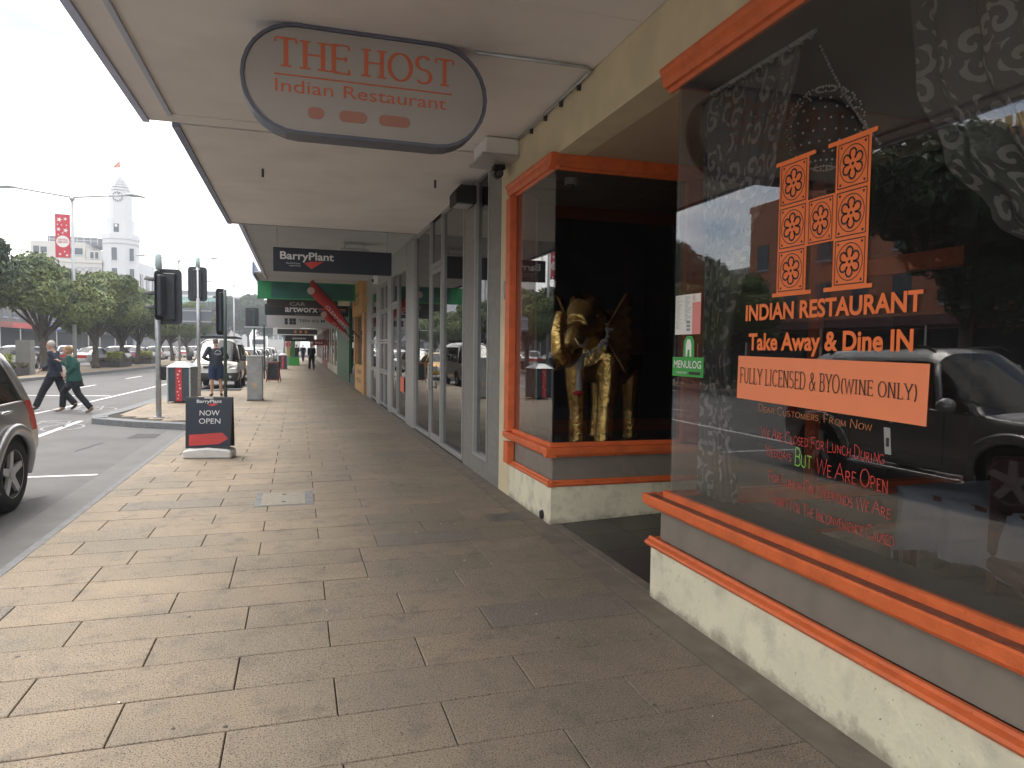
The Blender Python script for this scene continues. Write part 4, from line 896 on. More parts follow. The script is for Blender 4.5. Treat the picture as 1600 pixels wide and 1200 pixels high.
# ---- hanging signs under the awnings
def hang_sign(name, label, x0, x1, y, z0, z1, m, rods=(.1, .9), top=3.79, d=.12, border=None):
    t = thing(name, label, 'sign', ((x0+x1)/2, y, z0)); obj('panel', MB().box(x0, x1, y-d/2, y+d/2, z0, z1), m, t, bevel=.008)
    for k in rods: obj('rod', MB().tube([(x0+(x1-x0)*k, y, z1-.01), (x0+(x1-x0)*k, y, top)], .011, 6), M_alu, t)
    return t, y-d/2
M_navy = mat('navy_panel', (.012, .018, .035), .45); M_sw = mat('sign_white', (.70, .70, .70), .5); M_sr = mat('sign_red', (.55, .055, .045), .5)
t, yf = hang_sign('agency_sign', 'long navy hanging sign with white BarryPlant lettering and red shape', -.42, 1.72, 13.55, 2.97, 3.40, M_navy, (.03, .965))
lettering('sign_lettering', 'BarryPlant', M_sw, t, (-.30, yf, 3.145), *XS, w=.95, h=.185, bold=.02, lift=.003)
obj('swoosh', MB().prism([(.12, 3.13), (.24, 3.165), (.47, 3.17), (.36, 3.10), (.25, 3.025)], 'y', yf-.004, yf-.0015), M_sr, t)
lettering('sign_lettering', 'The Full Circle', M_sw, t, (-.20, yf, 3.105), *XS, w=.25, h=.03); lettering('sign_lettering', 'experience', M_sw, t, (-.14, yf, 3.06), *XS, w=.20, h=.03)
M_gs = mat('green_sign', (.02, .28, .10), .5, noise=(1.2, .25)); M_gs2 = mat('green_sign_teal', (.03, .13, .11), .5, noise=(2, .2))
t, yf = hang_sign('green_sign', 'green and teal hanging sign behind the navy sign', -1.28, 1.93, 25.0, 3.19, 3.78, M_gs, top=3.93)
obj('teal_field', MB().box(-.84, 1.85, yf-.004, yf-.0015, 3.23, 3.74), M_gs2, t)
t, yf = hang_sign('car_sign', 'brown hanging sign with pale letters CAR just above the artworx sign', -1.1, 1.5, 28.0, 3.08, 3.48, mat('brown_panel', (.035, .028, .03), .5), top=3.93)
lettering('sign_lettering', 'CAR', mat('dull_silver', (.3, .28, .26), .5), t, (-.28, yf, 3.14), *XS, w=.58, h=.14, bold=.03)
t, yf = hang_sign('artworx_sign', 'black hanging sign with white artworx lettering and coloured stripes', -1.3, 2.1, 31, 2.90, 3.36, mat('black_panel', (.014, .015, .018), .45), top=3.93)
lettering('sign_lettering', 'artworx', M_sw, t, (-.50, yf, 3.04), *XS, w=1.33, h=.24, bold=.02)
for i, c in enumerate(((.60, .22, .08), (.50, .05, .05), (.05, .09, .30), (.03, .22, .16))): obj('stripe', MB().box(.86, 2.0, yf-.004, yf-.0015, 3.19-i*.035, 3.22-i*.035), mat('stripe_%s' % 'abcd'[i], c, .5), t)
lettering('sign_lettering', 'picture framing', mat('dull_silver', (.3, .28, .26), .5), t, (-.1, yf, 2.93), *XS, w=1.0, h=.05)
t, yf = hang_sign('ten_sq_m_sign', 'white hanging sign with TEN SQ M lettering and dark squares', -1.38, 2.0, 35, 2.48, 3.05, mat('off_white_panel', (.46, .44, .44), .6), top=3.93)
lettering('sign_lettering', 'TEN SQ M', M_dark, t, (.06, yf, 2.74), *XS, w=1.2, h=.15, bold=.015)
for i in range(3):
    for j in range(2): obj('square', MB().box(-.58+i*.155+(.06 if i > 0 else 0), -.44+i*.155+(.06 if i > 0 else 0), yf-.004, yf-.0015, 2.64+j*.15, 2.78+j*.15), M_navy, t)
t, yf = hang_sign('dark_sign', 'dark hanging sign with small orange marks in a white frame beyond the white one', -1.45, 1.22, 46, 2.30, 2.74, M_white, top=3.93)
obj('field', MB().box(-1.2, 1.2, yf-.004, yf-.0015, 2.36, 2.68), M_dark, t)
for i in range(3): obj('mark', MB().box(-.2+i*.32, -.06+i*.32, yf-.008, yf-.005, 2.43, 2.60), mat('mark_orange', (.5, .18, .06), .5), t)
t, yf = hang_sign('arched_sign', 'black hanging sign farthest under the awnings, above the walking people', -.9, 1.2, 56, 1.98, 2.45, M_black, top=3.93); lettering('sign_lettering', 'KOOKAI', M_sw, t, (-.35, yf, 2.15), *XS, w=.95, h=.11, bold=.02)
t, yf = hang_sign('red_wall_sign', 'dark red sign projecting from the wall near the far walkers', 1.2, 2.16, 60, 1.70, 2.20, mat('dull_red', (.22, .02, .025), .5), (.9,), top=3.93)
lettering('sign_lettering', 'SALE', M_sw, t, (1.4, yf, 1.85), *XS, w=.6, h=.16, bold=.02)

# ---- teardrop flags
def flag(x0, y, z0, x1, z1, label, word):
    t = thing('teardrop_flag', label, 'flag', (x0, y, z0), 0, 'red teardrop flags leaning out from the shopfronts')
    p0 = Vector((x0, y, z0)); p1 = Vector((x1, y, z1)); d = p1-p0; nrm = Vector((-d.z, 0, d.x)).normalized()
    if nrm.z > 0: nrm = -nrm
    n = 12; top = []; bot = []
    for i in range(n+1):
        k = i/n; c = p0+d*(.18+.82*k)-nrm*math.sin(k*PI*.8)*.12
        top.append(c); wd = .42*math.sin(min(1, k*1.02)*PI*.62+.0)*(1-max(0, k-.82)*4.2) if k > .02 else 0; bot.append(c+nrm*max(.01, wd*.95))
    obj('pole', MB().tube([p0, p0+d*.2]+top[1:], [.022]+[.016]*(n+1), 6), M_black, t)
    vs = [v+Vector((0, .02*math.sin(i*.9), 0)) for i, v in enumerate(top)]+[v+Vector((0, .05*math.sin(i*.7), 0)) for i, v in enumerate(bot)]
    me = evaluated(MB().add(vs, [(i, i+1, n+2+i, n+1+i) for i in range(n)]).mesh('cloth', True), [('SOLIDIFY', dict(thickness=.004))], 'cloth')
    obj('cloth', me, mat('flag_red', (.42, .035, .03), .7, noise=(2, .1)), t)
    u = (d*-1).normalized(); v = Vector((u.z, 0, -u.x)); v = -v if v.z < 0 else v
    st = p0+d*.62+nrm*.20
    lettering('flag_lettering', word, mat('flag_pale', (.55, .40, .38), .6), t, st+Vector((0, -.06, 0)), u, v, w=.95, h=.12, bold=.02)
    c = p0+d*.90+nrm*.20; obj('emblem', MB().prism(arc(c.x, c.z, .12, .12, 0, 338, 15), 'y', c.y-.078, c.y-.072), mat('flag_pale', (.55, .40, .38), .6), t)
    return t
flag(2.02, 24.25, 1.90, .42, 3.76, 'larger and nearer red teardrop flag on a black pole, CLEANERS lettering', 'CLEANERS')
flag(2.15, 29.2, 1.9, 1.05, 3.15, 'smaller red teardrop flag behind the larger one, half hidden', 'CLEANERS')

# ================================================================== FOOTPATH OBJECTS
# A-frame sign
AF = thing('a_frame_sign', 'navy A-frame sign reading NOW OPEN with red arrow on a white base, standing on paving', 'sign', (-1.2, 10.8, 0), R(-9))
def tilt(p, s): return (p[0], p[1]*1+s*(.16-p[2]*.16), p[2])
obj('base', MB().prism([(-.33, .0), (.33, .0), (.33, .10), (.28, .125), (0, .15), (-.28, .125), (-.33, .10)], 'y', -.20, .12), mat('moulded_white', (.62, .62, .60), .45, noise=(9, .05)), AF, world=False, bevel=.02)
for s_ in (-1, 1):
    p = obj('board', MB().add([tilt(q, s_) for q in [(-.30, 0, .14), (.30, 0, .14), (.315, 0, .86), (-.325, 0, .86)]]+[(q[0], q[1]-s_*.02, q[2]) for q in [tilt(q, s_) for q in [(-.30, 0, .14), (.30, 0, .14), (.315, 0, .86), (-.325, 0, .86)]]], [(0, 1, 2, 3), (7, 6, 5, 4), (0, 4, 5, 1), (1, 5, 6, 2), (2, 6, 7, 3), (3, 7, 4, 0)]), M_dark, AF, world=False)
yl = -.16
AFm = AF.matrix_basis.copy()
def afl(name, mb_): obj_ = mb_; return obj_
u_ = Vector((1, 0, 0)); v_ = Vector((0, .16, 1)).normalized()
def af_org(x, z): return Vector((x, -(.16-z*.16)-.0035, z))
def af_poly(name, pts, m, lift=.001):
    n_ = u_.cross(v_); mb = MB(); k = len(pts); a = [af_org(*p)+n_*lift for p in pts]; b = [q-n_*.0015 for q in a]
    mb.add(a+b, [tuple(range(k)), tuple(range(2*k-1, k-1, -1))]+[(i, (i+1) % k, k+(i+1) % k, k+i) for i in range(k)]); return obj(name, mb, m, AF, world=False)
af_poly('poster', [(-.285, .17), (.285, .17), (.30, .83), (-.31, .83)], M_navy)
af_poly('arrow', [(-.255, .175), (.15, .20), (.275, .275), (.19, .36), (-.255, .33)], mat('arrow_red', (.55, .05, .04), .5, noise=(4, .25)), .003)
af_poly('handle_slot', [(-.07, .842), (.05, .842), (.05, .856), (-.07, .856)], M_white, .002)
def af_text(s, x, z, w, h, m=M_sw, bold=0.0):
    vs, fs = text_geo(s, bold); mb = place2d(vs, fs, af_org(x, z), u_, v_, w, h, .004); me = bpy.data.meshes.new('poster_lettering'); me.from_pydata(mb.v, [], mb.f); obj('poster_lettering', me, m, AF, world=False)
af_text('BarryPlant', -.17, .765, .34, .06, bold=.015); af_text('NOW', -.125, .60, .27, .075); af_text('OPEN', -.13, .485, .29, .075)
af_poly('swoosh', [(-.02, .755), (.06, .775), (.13, .77), (.07, .74), (.03, .73)], M_sr, .005)
# pit covers
cv = thing('pit_cover', 'square concrete pit cover in a metal frame set in the paving', 'cover', (-.13, 7.65, 0))
obj('frame', MB().box(-.42, .15, 7.30, 7.98, -.01, .0035), M_blue, cv); obj('lid', MB().box(-.36, .07, 7.33, 7.95, .0, .0065), mat('lid_concrete', (.26, .235, .19), .8, noise=(30, .2)), cv)
for y in (7.45, 7.83): obj('key_hole', MB().box(-.16, -.12, y, y+.03, .006, .0085), M_black, cv)
cv = thing('water_meter_cover', 'small grey rectangular service cover beside the cream pier', 'cover', (1.93, 6.3, 0))
obj('frame', MB().box(1.70, 2.14, 6.14, 6.46, -.01, .003), M_strip, cv); obj('lid', MB().box(1.75, 2.08, 6.18, 6.42, 0, .006), mat('iron_lid', (.09, .09, .085), .5, noise=(60, .3)), cv)
# litter on paving
gm = MB(); rg2 = random.Random(8)
for i in range(60):
    x, y = rg2.uniform(-1.8, 2.0), rg2.uniform(1.3, 12); r_ = rg2.uniform(.005, .014); gm.lathe([(r_, 0), (r_*.8, .0012), (0, .0012)], (x, y, .002), 7)
o = obj('chewing_gum', gm, mat('old_gum', (.10, .085, .07), .8)); o['kind'] = 'stuff'
gm = MB()
for i in range(26):
    x, y = rg2.uniform(-1.9, 2.0), rg2.uniform(1.3, 11); a = rg2.uniform(0, 3); gm.box(x, x+rg2.uniform(.004, .014), y, y+rg2.uniform(.004, .012), .002, .004, rz=a)
o = obj('litter_specks', gm, mat('paper_scrap', (.6, .6, .56), .7)); o['kind'] = 'stuff'

# poles and traffic signals (seen from behind)
M_sigback = mat('signal_board', (.018, .022, .03), .5, noise=(4, .1))
def rounded(cx, cz, w, h, r_, n=5):
    pts = []
    for sx, sz, a0 in ((1, 1, 0), (-1, 1, 90), (-1, -1, 180), (1, -1, 270)):
        for i in range(n+1): a = R(a0+90*i/n); pts.append((cx+sx*(w/2-r_)+r_*math.cos(a), cz+sz*(h/2-r_)+r_*math.sin(a)))
    return pts
def signal_head(t, x, y, zc, w=.5, h=1.15, rz=0, back=-1):
    hd = obj('target_board', MB().prism(rounded(0, 0, w, h, .10), 'y', -.008, .008), M_sigback, t, world=False)
    hd.matrix_local = Matrix.Translation(Vector((x, y, zc))-t.location) @ Matrix.Rotation(rz, 4, 'Z')
    obj('signal_body', MB().box(-.13, .13, -.12 if back < 0 else .01, -.01 if back < 0 else .12, -h*.42, h*.42), M_sigback, hd, world=False, bevel=.02)
    for i in range(3):
        z = .33*(1-i)*h/1.15; vz = MB(); n = 12; rr = .115
        vs = [(rr*math.cos(R(20+140*k/n)), s_, z-.02+rr*math.sin(R(20+140*k/n))) for s_ in (.01, .24) for k in range(n+1)]
        me = evaluated(MB().add(vs, [(k, k+1, n+2+k, n+1+k) for k in range(n)]).mesh('visor'), [('SOLIDIFY', dict(thickness=.005))], 'visor'); obj('visor', me, M_black, hd, world=False)
    return hd
P1 = thing('traffic_signal', 'grey signal post on the kerb nose with two dark heads and pale cap', 'traffic light', (-2.93, 16.95, 0), 0, 'traffic signals at the crossing')
obj('post', MB().tube([(0, 0, 0), (0, 0, 3.3)], .057, 14), M_galv, P1, world=False, smooth=True); obj('cap', MB().lathe([(.075, 0), (.065, .32), (.05, .34), (0, .34)], (0.03, 0, 3.24), 14), mat('cap_pale', (.42, .50, .52), .5), P1, world=False, smooth=True)
signal_head(P1, -2.70, 17.06, 2.66, .50, 1.22); signal_head(P1, -2.88, 16.72, 2.66, .34, 1.05, R(78))
obj('push_button', MB().box(.06, .15, -.06, .06, .82, 1.12), M_black, P1, world=False, bevel=.01); obj('clamp', MB().lathe([(.062, 0), (.066, .01), (.062, .02)], (0, 0, 2.3), 14), M_galv, P1, world=False)
obj('flange', MB().lathe([(.11, 0), (.11, .02), (.06, .02)], (0, 0, 0), 12), M_galv, P1, world=False)
P2 = thing('traffic_signal', 'pale signal post behind the litter bin with one rounded board and a square sign back', 'traffic light', (-3.0, 24.1, 0), 0, 'traffic signals at the crossing')
obj('post', MB().tube([(0, 0, 0), (0, 0, 4.15)], .057, 14), M_galv, P2, world=False, smooth=True); obj('cap', MB().lathe([(.07, 0), (.06, .30), (0, .31)], (0, 0, 4.06), 14), mat('cap_green', (.36, .50, .44), .5), P2, world=False, smooth=True)
signal_head(P2, -3.02, 24.17, 3.53, .56, 1.08)
obj('sign_back', MB().box(-.60, .38, .07, .085, 2.27, 2.77), mat('sign_back_grey', (.20, .22, .25), .55), P2, world=False, bevel=.004); obj('bracket', MB().box(-.6, .38, .055, .07, 2.33, 2.37).box(-.6, .38, .055, .07, 2.67, 2.71), M_galv, P2, world=False)
P3 = thing('traffic_signal', 'dark green signal post with a narrow edge-on board, in front of the standing man', 'traffic light', (-2.1, 22.85, 0), 0, 'traffic signals at the crossing')
M_dg = mat('dark_green_paint', (.035, .06, .055), .45)
obj('post', MB().tube([(0, 0, 0), (0, 0, 3.28)], .05, 12), M_dg, P3, world=False, smooth=True); signal_head(P3, -2.22, 22.95, 2.62, .38, 1.4, R(48))
# far low signal and street sign pole with arms
P4 = thing('traffic_signal', 'distant dark signal board on a green post beyond the grey cabinet', 'traffic light', (-2.5, 45, 0)); obj('post', MB().tube([(0, 0, 0), (0, 0, 3.85)], .06, 10), M_dg, P4, world=False); signal_head(P4, -2.62, 45.1, 3.3, .75, 1.2)
P5 = thing('sign_pole', 'green post with a thin crossarm beyond the grey cabinet', 'pole', (-1.55, 36, 0)); obj('post', MB().tube([(0, 0, 0), (0, 0, 2.6)], .04, 8), M_dg, P5, world=False); obj('arm', MB().box(-.9, .35, -.02, .02, 2.48, 2.54), M_galv, P5, world=False)

def street_bin(loc, rz, label, sc=1):
    t = thing('litter_bin', label, 'bin', loc, rz, 'dark litter bins with a red band')
    t.scale = (sc, sc, sc)
    obj('casing', MB().box(-.29, .29, -.36, .36, .04, .98), mat('bin_slate', (.035, .05, .065), .45, noise=(5, .1)), t, world=False, bevel=.02)
    for sx_ in (-.305, .27):
        for sy_ in (-.375, .34): obj('corner_trim', MB().box(sx_, sx_+.035, sy_, sy_+.035, 0, .99), M_galv, t, world=False)
    obj('lid', MB().add([(-.32, -.39, .99), (.32, -.39, .99), (.32, .39, .99), (-.32, .39, .99), (-.1, -.2, 1.14), (.1, -.2, 1.14), (.1, .2, 1.14), (-.1, .2, 1.14)], [(0, 1, 5, 4), (1, 2, 6, 5), (2, 3, 7, 6), (3, 0, 4, 7), (4, 5, 6, 7), (3, 2, 1, 0)]), M_galv, t, world=False)
    obj('red_band', MB().box(-.08, .08, -.3665, -.362, .05, .97), mat('band_red', (.50, .03, .04), .5), t, world=False)
    st = MB(); rr = random.Random(4)
    for i in range(9):
        cx_, cz_, q = rr.uniform(-.04, .04), .12+i*.095, rr.uniform(.022, .04); st.prism([(cx_+(q if k % 2 == 0 else q*.4)*math.sin(k*PI/5), cz_+(q if k % 2 == 0 else q*.4)*math.cos(k*PI/5)) for k in range(10)], 'y', -.3685, -.3672)
    obj('star', st, M_sw, t, world=False, kind='stuff')
    lv = MB()
    for i in range(24): lv.prism([(-.0, .08+i*.037), (.015, .085+i*.037), (.0, .105+i*.037)], 'y', -.33, .33)
    lv.v = [(v[0]+.29, v[1], v[2]) for v in lv.v]; obj('louvre', lv, M_galv, t, world=False, kind='stuff')
    return t
street_bin((-3.08, 21.4, 0), R(-8), 'slate litter bin with a red starred band beside the kerb nose')
street_bin((-.97, 50.5, 0), R(0), 'farther litter bin with a red band beyond the chalkboard')
cab = thing('service_cabinet', 'tall weathered grey metal service cabinet on the footpath', 'cabinet', (-1.19, 21.8, 0))
obj('casing', MB().box(-.21, .21, -.25, .25, .03, 1.29), mat('cabinet_grey', (.27, .28, .28), .5, .2, noise=(3, .15), stain=(6, .5, (.38, .37, .35))), cab, world=False, bevel=.008)
obj('lid', MB().box(-.225, .225, -.265, .265, 1.29, 1.315), M_galv, cab, world=False); obj('plinth', MB().box(-.225, .225, -.265, .265, 0, .03), M_strip, cab, world=False)
obj('door', MB().box(-.195, .195, -.256, -.2505, .06, .78).box(-.195, .195, -.256, -.2505, .80, 1.26), mat('cabinet_door', (.30, .31, .31), .5, .2, noise=(5, .15)), cab, world=False); obj('sticker', MB().box(-.07, .05, -.2585, -.2565, .46, .52).box(-.05, -.02, -.2585, -.2565, .38, .45).box(.01, .04, -.2585, -.2565, .38, .45), mat('sticker_orange', (.6, .38, .2), .5), cab, world=False)
cbd = thing('chalkboard_sign', 'small A-frame chalkboard with red brown timber frame', 'sign', (-1.03, 32.8, 0), R(-12))
obj('board', MB().add([(-.22, -.16, .1), (.22, -.16, .1), (.2, -.02, .82), (-.2, -.02, .82), (-.22, -.14, .1), (.22, -.14, .1), (.2, 0, .82), (-.2, 0, .82)], [(0, 1, 2, 3), (7, 6, 5, 4), (0, 4, 5, 1), (1, 5, 6, 2), (2, 6, 7, 3), (3, 7, 4, 0)]), mat('chalk_slate', (.03, .04, .045), .8, noise=(12, .6)), cbd, world=False)
for x in (-1, 1):
    obj('frame', MB().tube([(x*.26, -.2, 0), (x*.22, -.0, .86)], .022, 4), mat('red_timber', (.28, .06, .04), .6), cbd, world=False); obj('back_leg', MB().tube([(x*.26, .24, 0), (x*.22, .02, .86)], .02, 4), mat('red_timber', (.28, .06, .04), .6), cbd, world=False)
obj('rail', MB().box(-.24, .24, -.19, -.15, .08, .13).box(-.22, .22, -.03, .02, .82, .88), mat('red_timber', (.28, .06, .04), .6), cbd, world=False)
pl = thing('planter_tub', 'round dark planter tub behind the chalkboard', 'planter', (-1.15, 36, 0)); obj('tub', MB().lathe([(.30, 0), (.36, .85), (.33, .86), (.30, .78), (0, .76)], (0, 0, 0), 18), mat('tub_dark', (.05, .06, .06), .6), pl, world=False, smooth=True)
obj('band', MB().lathe([(.345, .5), (.35, .53), (.345, .56)], (0, 0, 0), 18), M_galv, pl, world=False)
rd = thing('red_disc_sign', 'pink red round bus stop sign on a post far along the kerb', 'sign', (-.72, 60, 0)); obj('post', MB().tube([(0, 0, 0), (0, 0, 1.9)], .03), M_galv, rd, world=False); obj('disc', MB().prism(arc(0, 1.75, .22, .22, 0, 338, 15), 'y', -.02, .02), mat('disc_red', (.6, .05, .10), .5), rd, world=False)
gb = thing('flower_display', 'green and yellow shop display standing by the kerb in the distance', 'stall', (-.45, 62, 0)); obj('box', MB().box(-.5, .6, -.4, .4, 0, .7), mat('stall_green', (.05, .40, .06), .6), gb, world=False); obj('banner', MB().box(-.45, -.15, -.42, -.38, .7, 2.2), mat('stall_yellow', (.6, .42, .05), .6), gb, world=False); obj('banner', MB().box(-.1, .25, -.42, -.38, .7, 2.1), mat('stall_dkgreen', (.06, .2, .05), .6), gb, world=False)

# ================================================================== PEOPLE
M_skin = mat('skin', (.42, .24, .17), .55); M_hairg = mat('grey_hair', (.16, .15, .14), .7, noise=(60, .3)); M_hairb = mat('light_brown_hair', (.25, .15, .07), .6, noise=(60, .3)); M_hairw = mat('white_hair', (.42, .38, .34), .7)
def limb(b, pts, rs, n=10): b.tube(pts, rs, n)
def hand(b, wrist, dirv, side, curl=.5, s=1.0):
    w = Vector(wrist); d = Vector(dirv).normalized(); up = Vector((0, 0, 1)) if abs(d.z) < .8 else Vector((0, 1, 0)); u = d.cross(up).normalized(); n = u.cross(d)
    b.tube([w-d*.02, w+d*.03*s, w+d*.085*s], [(.026, .022), (.040*s, .018), (.042*s, .015)], 8)
    for i, (o, l) in enumerate(((-.030, .068), (-.010, .078), (.010, .074), (.029, .058))):
        a = w+d*.075*s+n*0+u*o*s; k1 = a+(d*math.cos(curl*.6)+n*-math.sin(curl*.6))*l*.5*s; k2 = k1+(d*math.cos(curl*1.5)+n*-math.sin(curl*1.5))*l*.5*s; b.tube([a-d*.02, a, k1, k2], [.0095, .0095, .0088, .0075], 6)
    a = w+d*.03*s+u*side*.034*s; b.tube([w+d*.01, a, a+(d*.7+u*side*.5-n*.3).normalized()*.05*s], [.014, .0115, .009], 6)
def person(label, loc, rz, P, look, group=None, voxel=.011):
    """P joints in local metres: faces +y.  look: dict of clothing"""
    t = thing('person', label, 'person', loc, rz, group); b = MB(); V = Vector
    pel, ch, nk, hd = V(P['pelvis']), V(P['chest']), V(P['neck']), V(P['head']); k = look.get('build', 1.0)
    b.tube([pel-V((0, 0, .10)), pel, pel.lerp(ch, .45), ch, ch.lerp(nk, .62), nk, nk.lerp(hd, .45)], [(.13*k, .10*k), (.165*k, .115*k), (.145*k, .105*k), (.175*k, .115*k), (.12*k, .085*k), (.058, .058), (.052, .055)], 16)
    b.ball(hd+V((0, .0, .015)), (.073, .092, .105), 16, 12); b.ball(hd+V((0, .035, -.05)), (.052, .060, .060), 12, 8)
    b.tube([hd+V((0, .085, .012)), hd+V((0, .112, -.018)), hd+V((0, .09, -.03))], [.010, .015, .010], 6)
    for s in (-1, 1): b.ball(hd+V((s*.077, -.005, -.01)), (.012, .020, .030), 8, 6)
    for s in ('l', 'r'):
        sg = -1 if s == 'l' else 1; sh, el, wr = V(P['sh_'+s]), V(P['el_'+s]), V(P['wr_'+s]); hp, kn, an, toe = V(P['hip_'+s]), V(P['kn_'+s]), V(P['an_'+s]), V(P['toe_'+s])
        b.tube([sh, sh.lerp(el, .5), el, el.lerp(wr, .4), wr], [.052*k, .046*k, .038*k, .038*k, .026], 10); hand(b, wr, wr-el, -sg, P.get('curl', .5))
        b.tube([hp+V((0, 0, .04)), hp.lerp(kn, .4), kn, kn.lerp(an, .35), an], [.088*k, .078*k, .055, .056, .037], 12)
        b.tube([an+(an-toe).normalized()*.05, an.lerp(toe, .3)-V((0, 0, .02)), toe], [.032, .036, .026], 8)
    obj('body', fused(b, voxel, 'body'), M_skin, t, world=False)
    for s in (-1, 1):
        obj('eye', MB().ball(hd+V((s*.030, .085, .008)), (.011, .008, .007), 8, 6), M_dark, t, world=False)
    obj('mouth', MB().ball(hd+V((0, .091, -.058)), (.022, .006, .005), 8, 5), mat('lips', (.35, .12, .10), .5), t, world=False)
    # hair
    hb = MB(); hb.ball(hd+V((0, -.016, .035)), (.083, .092, .098), 14, 10)
    if look.get('bun'): hb.ball(hd+V((0, -.10, .03)), (.05, .045, .05)); hb.ball(hd+V((0, -.04, -.03)), (.078, .07, .07))
    me = fused(hb, .009, 'hair', 2); bm = bmesh.new(); bm.from_mesh(me); bmesh.ops.delete(bm, geom=[v for v in bm.verts if v.co.y-hd.y > .045 and v.co.z-hd.z < .075 or (v.co.z-hd.z < -.03 and not look.get('bun')) or v.co.z-hd.z < -.08], context='VERTS'); bm.to_mesh(me); bm.free()
    obj('hair', me, look['hair'], t, world=False)
    # top
    c = MB(); e = 1.0+look.get('loose', .0); tl = look.get('top_len', .0)
    c.tube([pel-V((0, 0, .02+tl)), pel+V((0, 0, .02)), pel.lerp(ch, .45), ch, ch.lerp(nk, .60), ch.lerp(nk, .86)], [((.185+tl*.25)*k*e, (.135+tl*.25)*k*e), (.182*k*e, .132*k*e), (.165*k*e, .125*k*e), (.195*k*e, .135*k*e), (.14*k, .10*k), (.072, .070)], 18)
    for s in ('l', 'r'):
        sh, el, wr = V(P['sh_'+s]), V(P['el_'+s]), V(P['wr_'+s]); c.tube([sh+V((0, 0, .0)), sh.lerp(el, .5), el, el.lerp(wr, .45), el.lerp(wr, .93)], [.070*k, .062*k, .055*k, .052*k, .042*k], 12); c.ball(sh, .071*k)
    obj('jacket' if look.get('jacket') else 'shirt', fused(c, .012, 'top'), look['top'], t, world=False)
    q = MB(); q.tube([pel+V((0, 0, .05)), pel-V((0, 0, .03)), pel-V((0, 0, .12))], [(.178*k, .128*k), (.183*k, .135*k), (.15*k, .12*k)], 16)
    for s in ('l', 'r'):
        hp, kn, an = V(P['hip_'+s]), V(P['kn_'+s]), V(P['an_'+s])
        if look.get('shorts'): q.tube([hp+V((0, 0, .03)), hp.lerp(kn, .5), hp.lerp(kn, .92)], [.112*k, .105*k, .098*k], 12)
        else: q.tube([hp+V((0, 0, .03)), hp.lerp(kn, .5), kn, kn.lerp(an, .5), kn.lerp(an, .97)], [.108*k, .096*k, .080*k, .075*k, .072*k], 12)
    if look.get('skirt'): q.tube([pel-V((0, 0, .02)), pel-V((0, .02, .28))], [(.19, .14), (.235, .20)], 16)
    obj('shorts' if look.get('shorts') else 'trousers', fused(q, .012, 'bottom'), look['bottom'], t, world=False)
    for s in ('l', 'r'):
        an, toe = V(P['an_'+s]), V(P['toe_'+s]); d = (toe-an); d.z = min(d.z, 0); f_ = MB(); hl = an+(an-toe).normalized()*.05-V((0, 0, .03))
        f_.tube([hl, an.lerp(toe, .35)-V((0, 0, .035)), toe-V((0, 0, .0)), toe+(toe-an).normalized()*.03], [(.036, .034), (.044, .036), (.042, .026), (.02, .014)], 10); obj('shoe', fused(f_, .009, 'shoe'), look['shoe'], t, world=False)
    return t
M_navyc = mat('navy_cloth', (.012, .017, .034), .85, noise=(14, .3), bump=(18, .5)); M_blackc = mat('black_cloth', (.006, .007, .013), .85, noise=(9, .2), bump=(16, .4)); M_greenc = mat('green_cloth', (.008, .065, .050), .85, noise=(12, .25), bump=(18, .5))
M_shoe = mat('black_shoe', (.012, .012, .012), .4)
stride = dict(pelvis=(0, 0, .98), chest=(0, .02, 1.30), neck=(0, .05, 1.52), head=(0, .09, 1.665), sh_l=(-.19, .03, 1.46), el_l=(-.24, -.16, 1.22), wr_l=(-.22, -.22, .98), sh_r=(.19, .03, 1.46), el_r=(.24, .17, 1.20), wr_r=(.20, .38, 1.04),
 hip_l=(-.095, .02, .92), kn_l=(-.10, .24, .52), an_l=(-.10, .42, .10), toe_l=(-.10, .58, .055), hip_r=(.095, -.02, .92), kn_r=(.10, -.13, .50), an_r=(.10, -.42, .15), toe_r=(.10, -.33, .035), curl=.9)
person('man in navy shirt and dark trousers striding across the road', (-5.95, 20.55, -.12), R(86), stride, dict(top=M_navyc, bottom=M_blackc, shoe=M_shoe, hair=M_hairw, build=1.12, top_len=.10))
w = dict(stride); w.update(pelvis=(0, 0, .93), chest=(0, .03, 1.22), neck=(0, .07, 1.42), head=(0, .13, 1.545), sh_l=(-.165, .05, 1.37), el_l=(-.22, -.06, 1.13), wr_l=(-.20, .10, .95), sh_r=(.165, .05, 1.37), el_r=(.21, .14, 1.12), wr_r=(.16, .36, 1.28),
 hip_l=(-.085, .02, .87), kn_l=(-.09, -.12, .48), an_l=(-.09, -.40, .12), toe_l=(-.09, -.30, .035), hip_r=(.085, 0, .87), kn_r=(.09, .27, .52), an_r=(.09, .30, .13), toe_r=(.09, .44, .05), curl=.8)
person('woman in green jacket and dark trousers with flat shoes walking behind the man', (-5.3, 19.7, -.12), R(86), w, dict(top=M_greenc, bottom=M_blackc, shoe=mat('patterned_flat', (.18, .12, .08), .6, noise=(60, .8)), hair=M_hairb, bun=True, build=1.02, top_len=.12, loose=.12, jacket=True, skirt=True))
st = dict(pelvis=(0, 0, 1.0), chest=(0, .02, 1.33), neck=(0, .04, 1.55), head=(0, .08, 1.70), sh_l=(-.20, .03, 1.49), el_l=(-.36, -.02, 1.22), wr_l=(-.16, .14, 1.12), sh_r=(.20, .03, 1.49), el_r=(.34, .0, 1.20), wr_r=(.15, .16, 1.14),
 hip_l=(-.10, 0, .94), kn_l=(-.12, .02, .52), an_l=(-.13, -.02, .10), toe_l=(-.16, .13, .04), hip_r=(.10, 0, .94), kn_r=(.12, .0, .52), an_r=(.14, -.03, .10), toe_r=(.19, .11, .04), curl=.9)
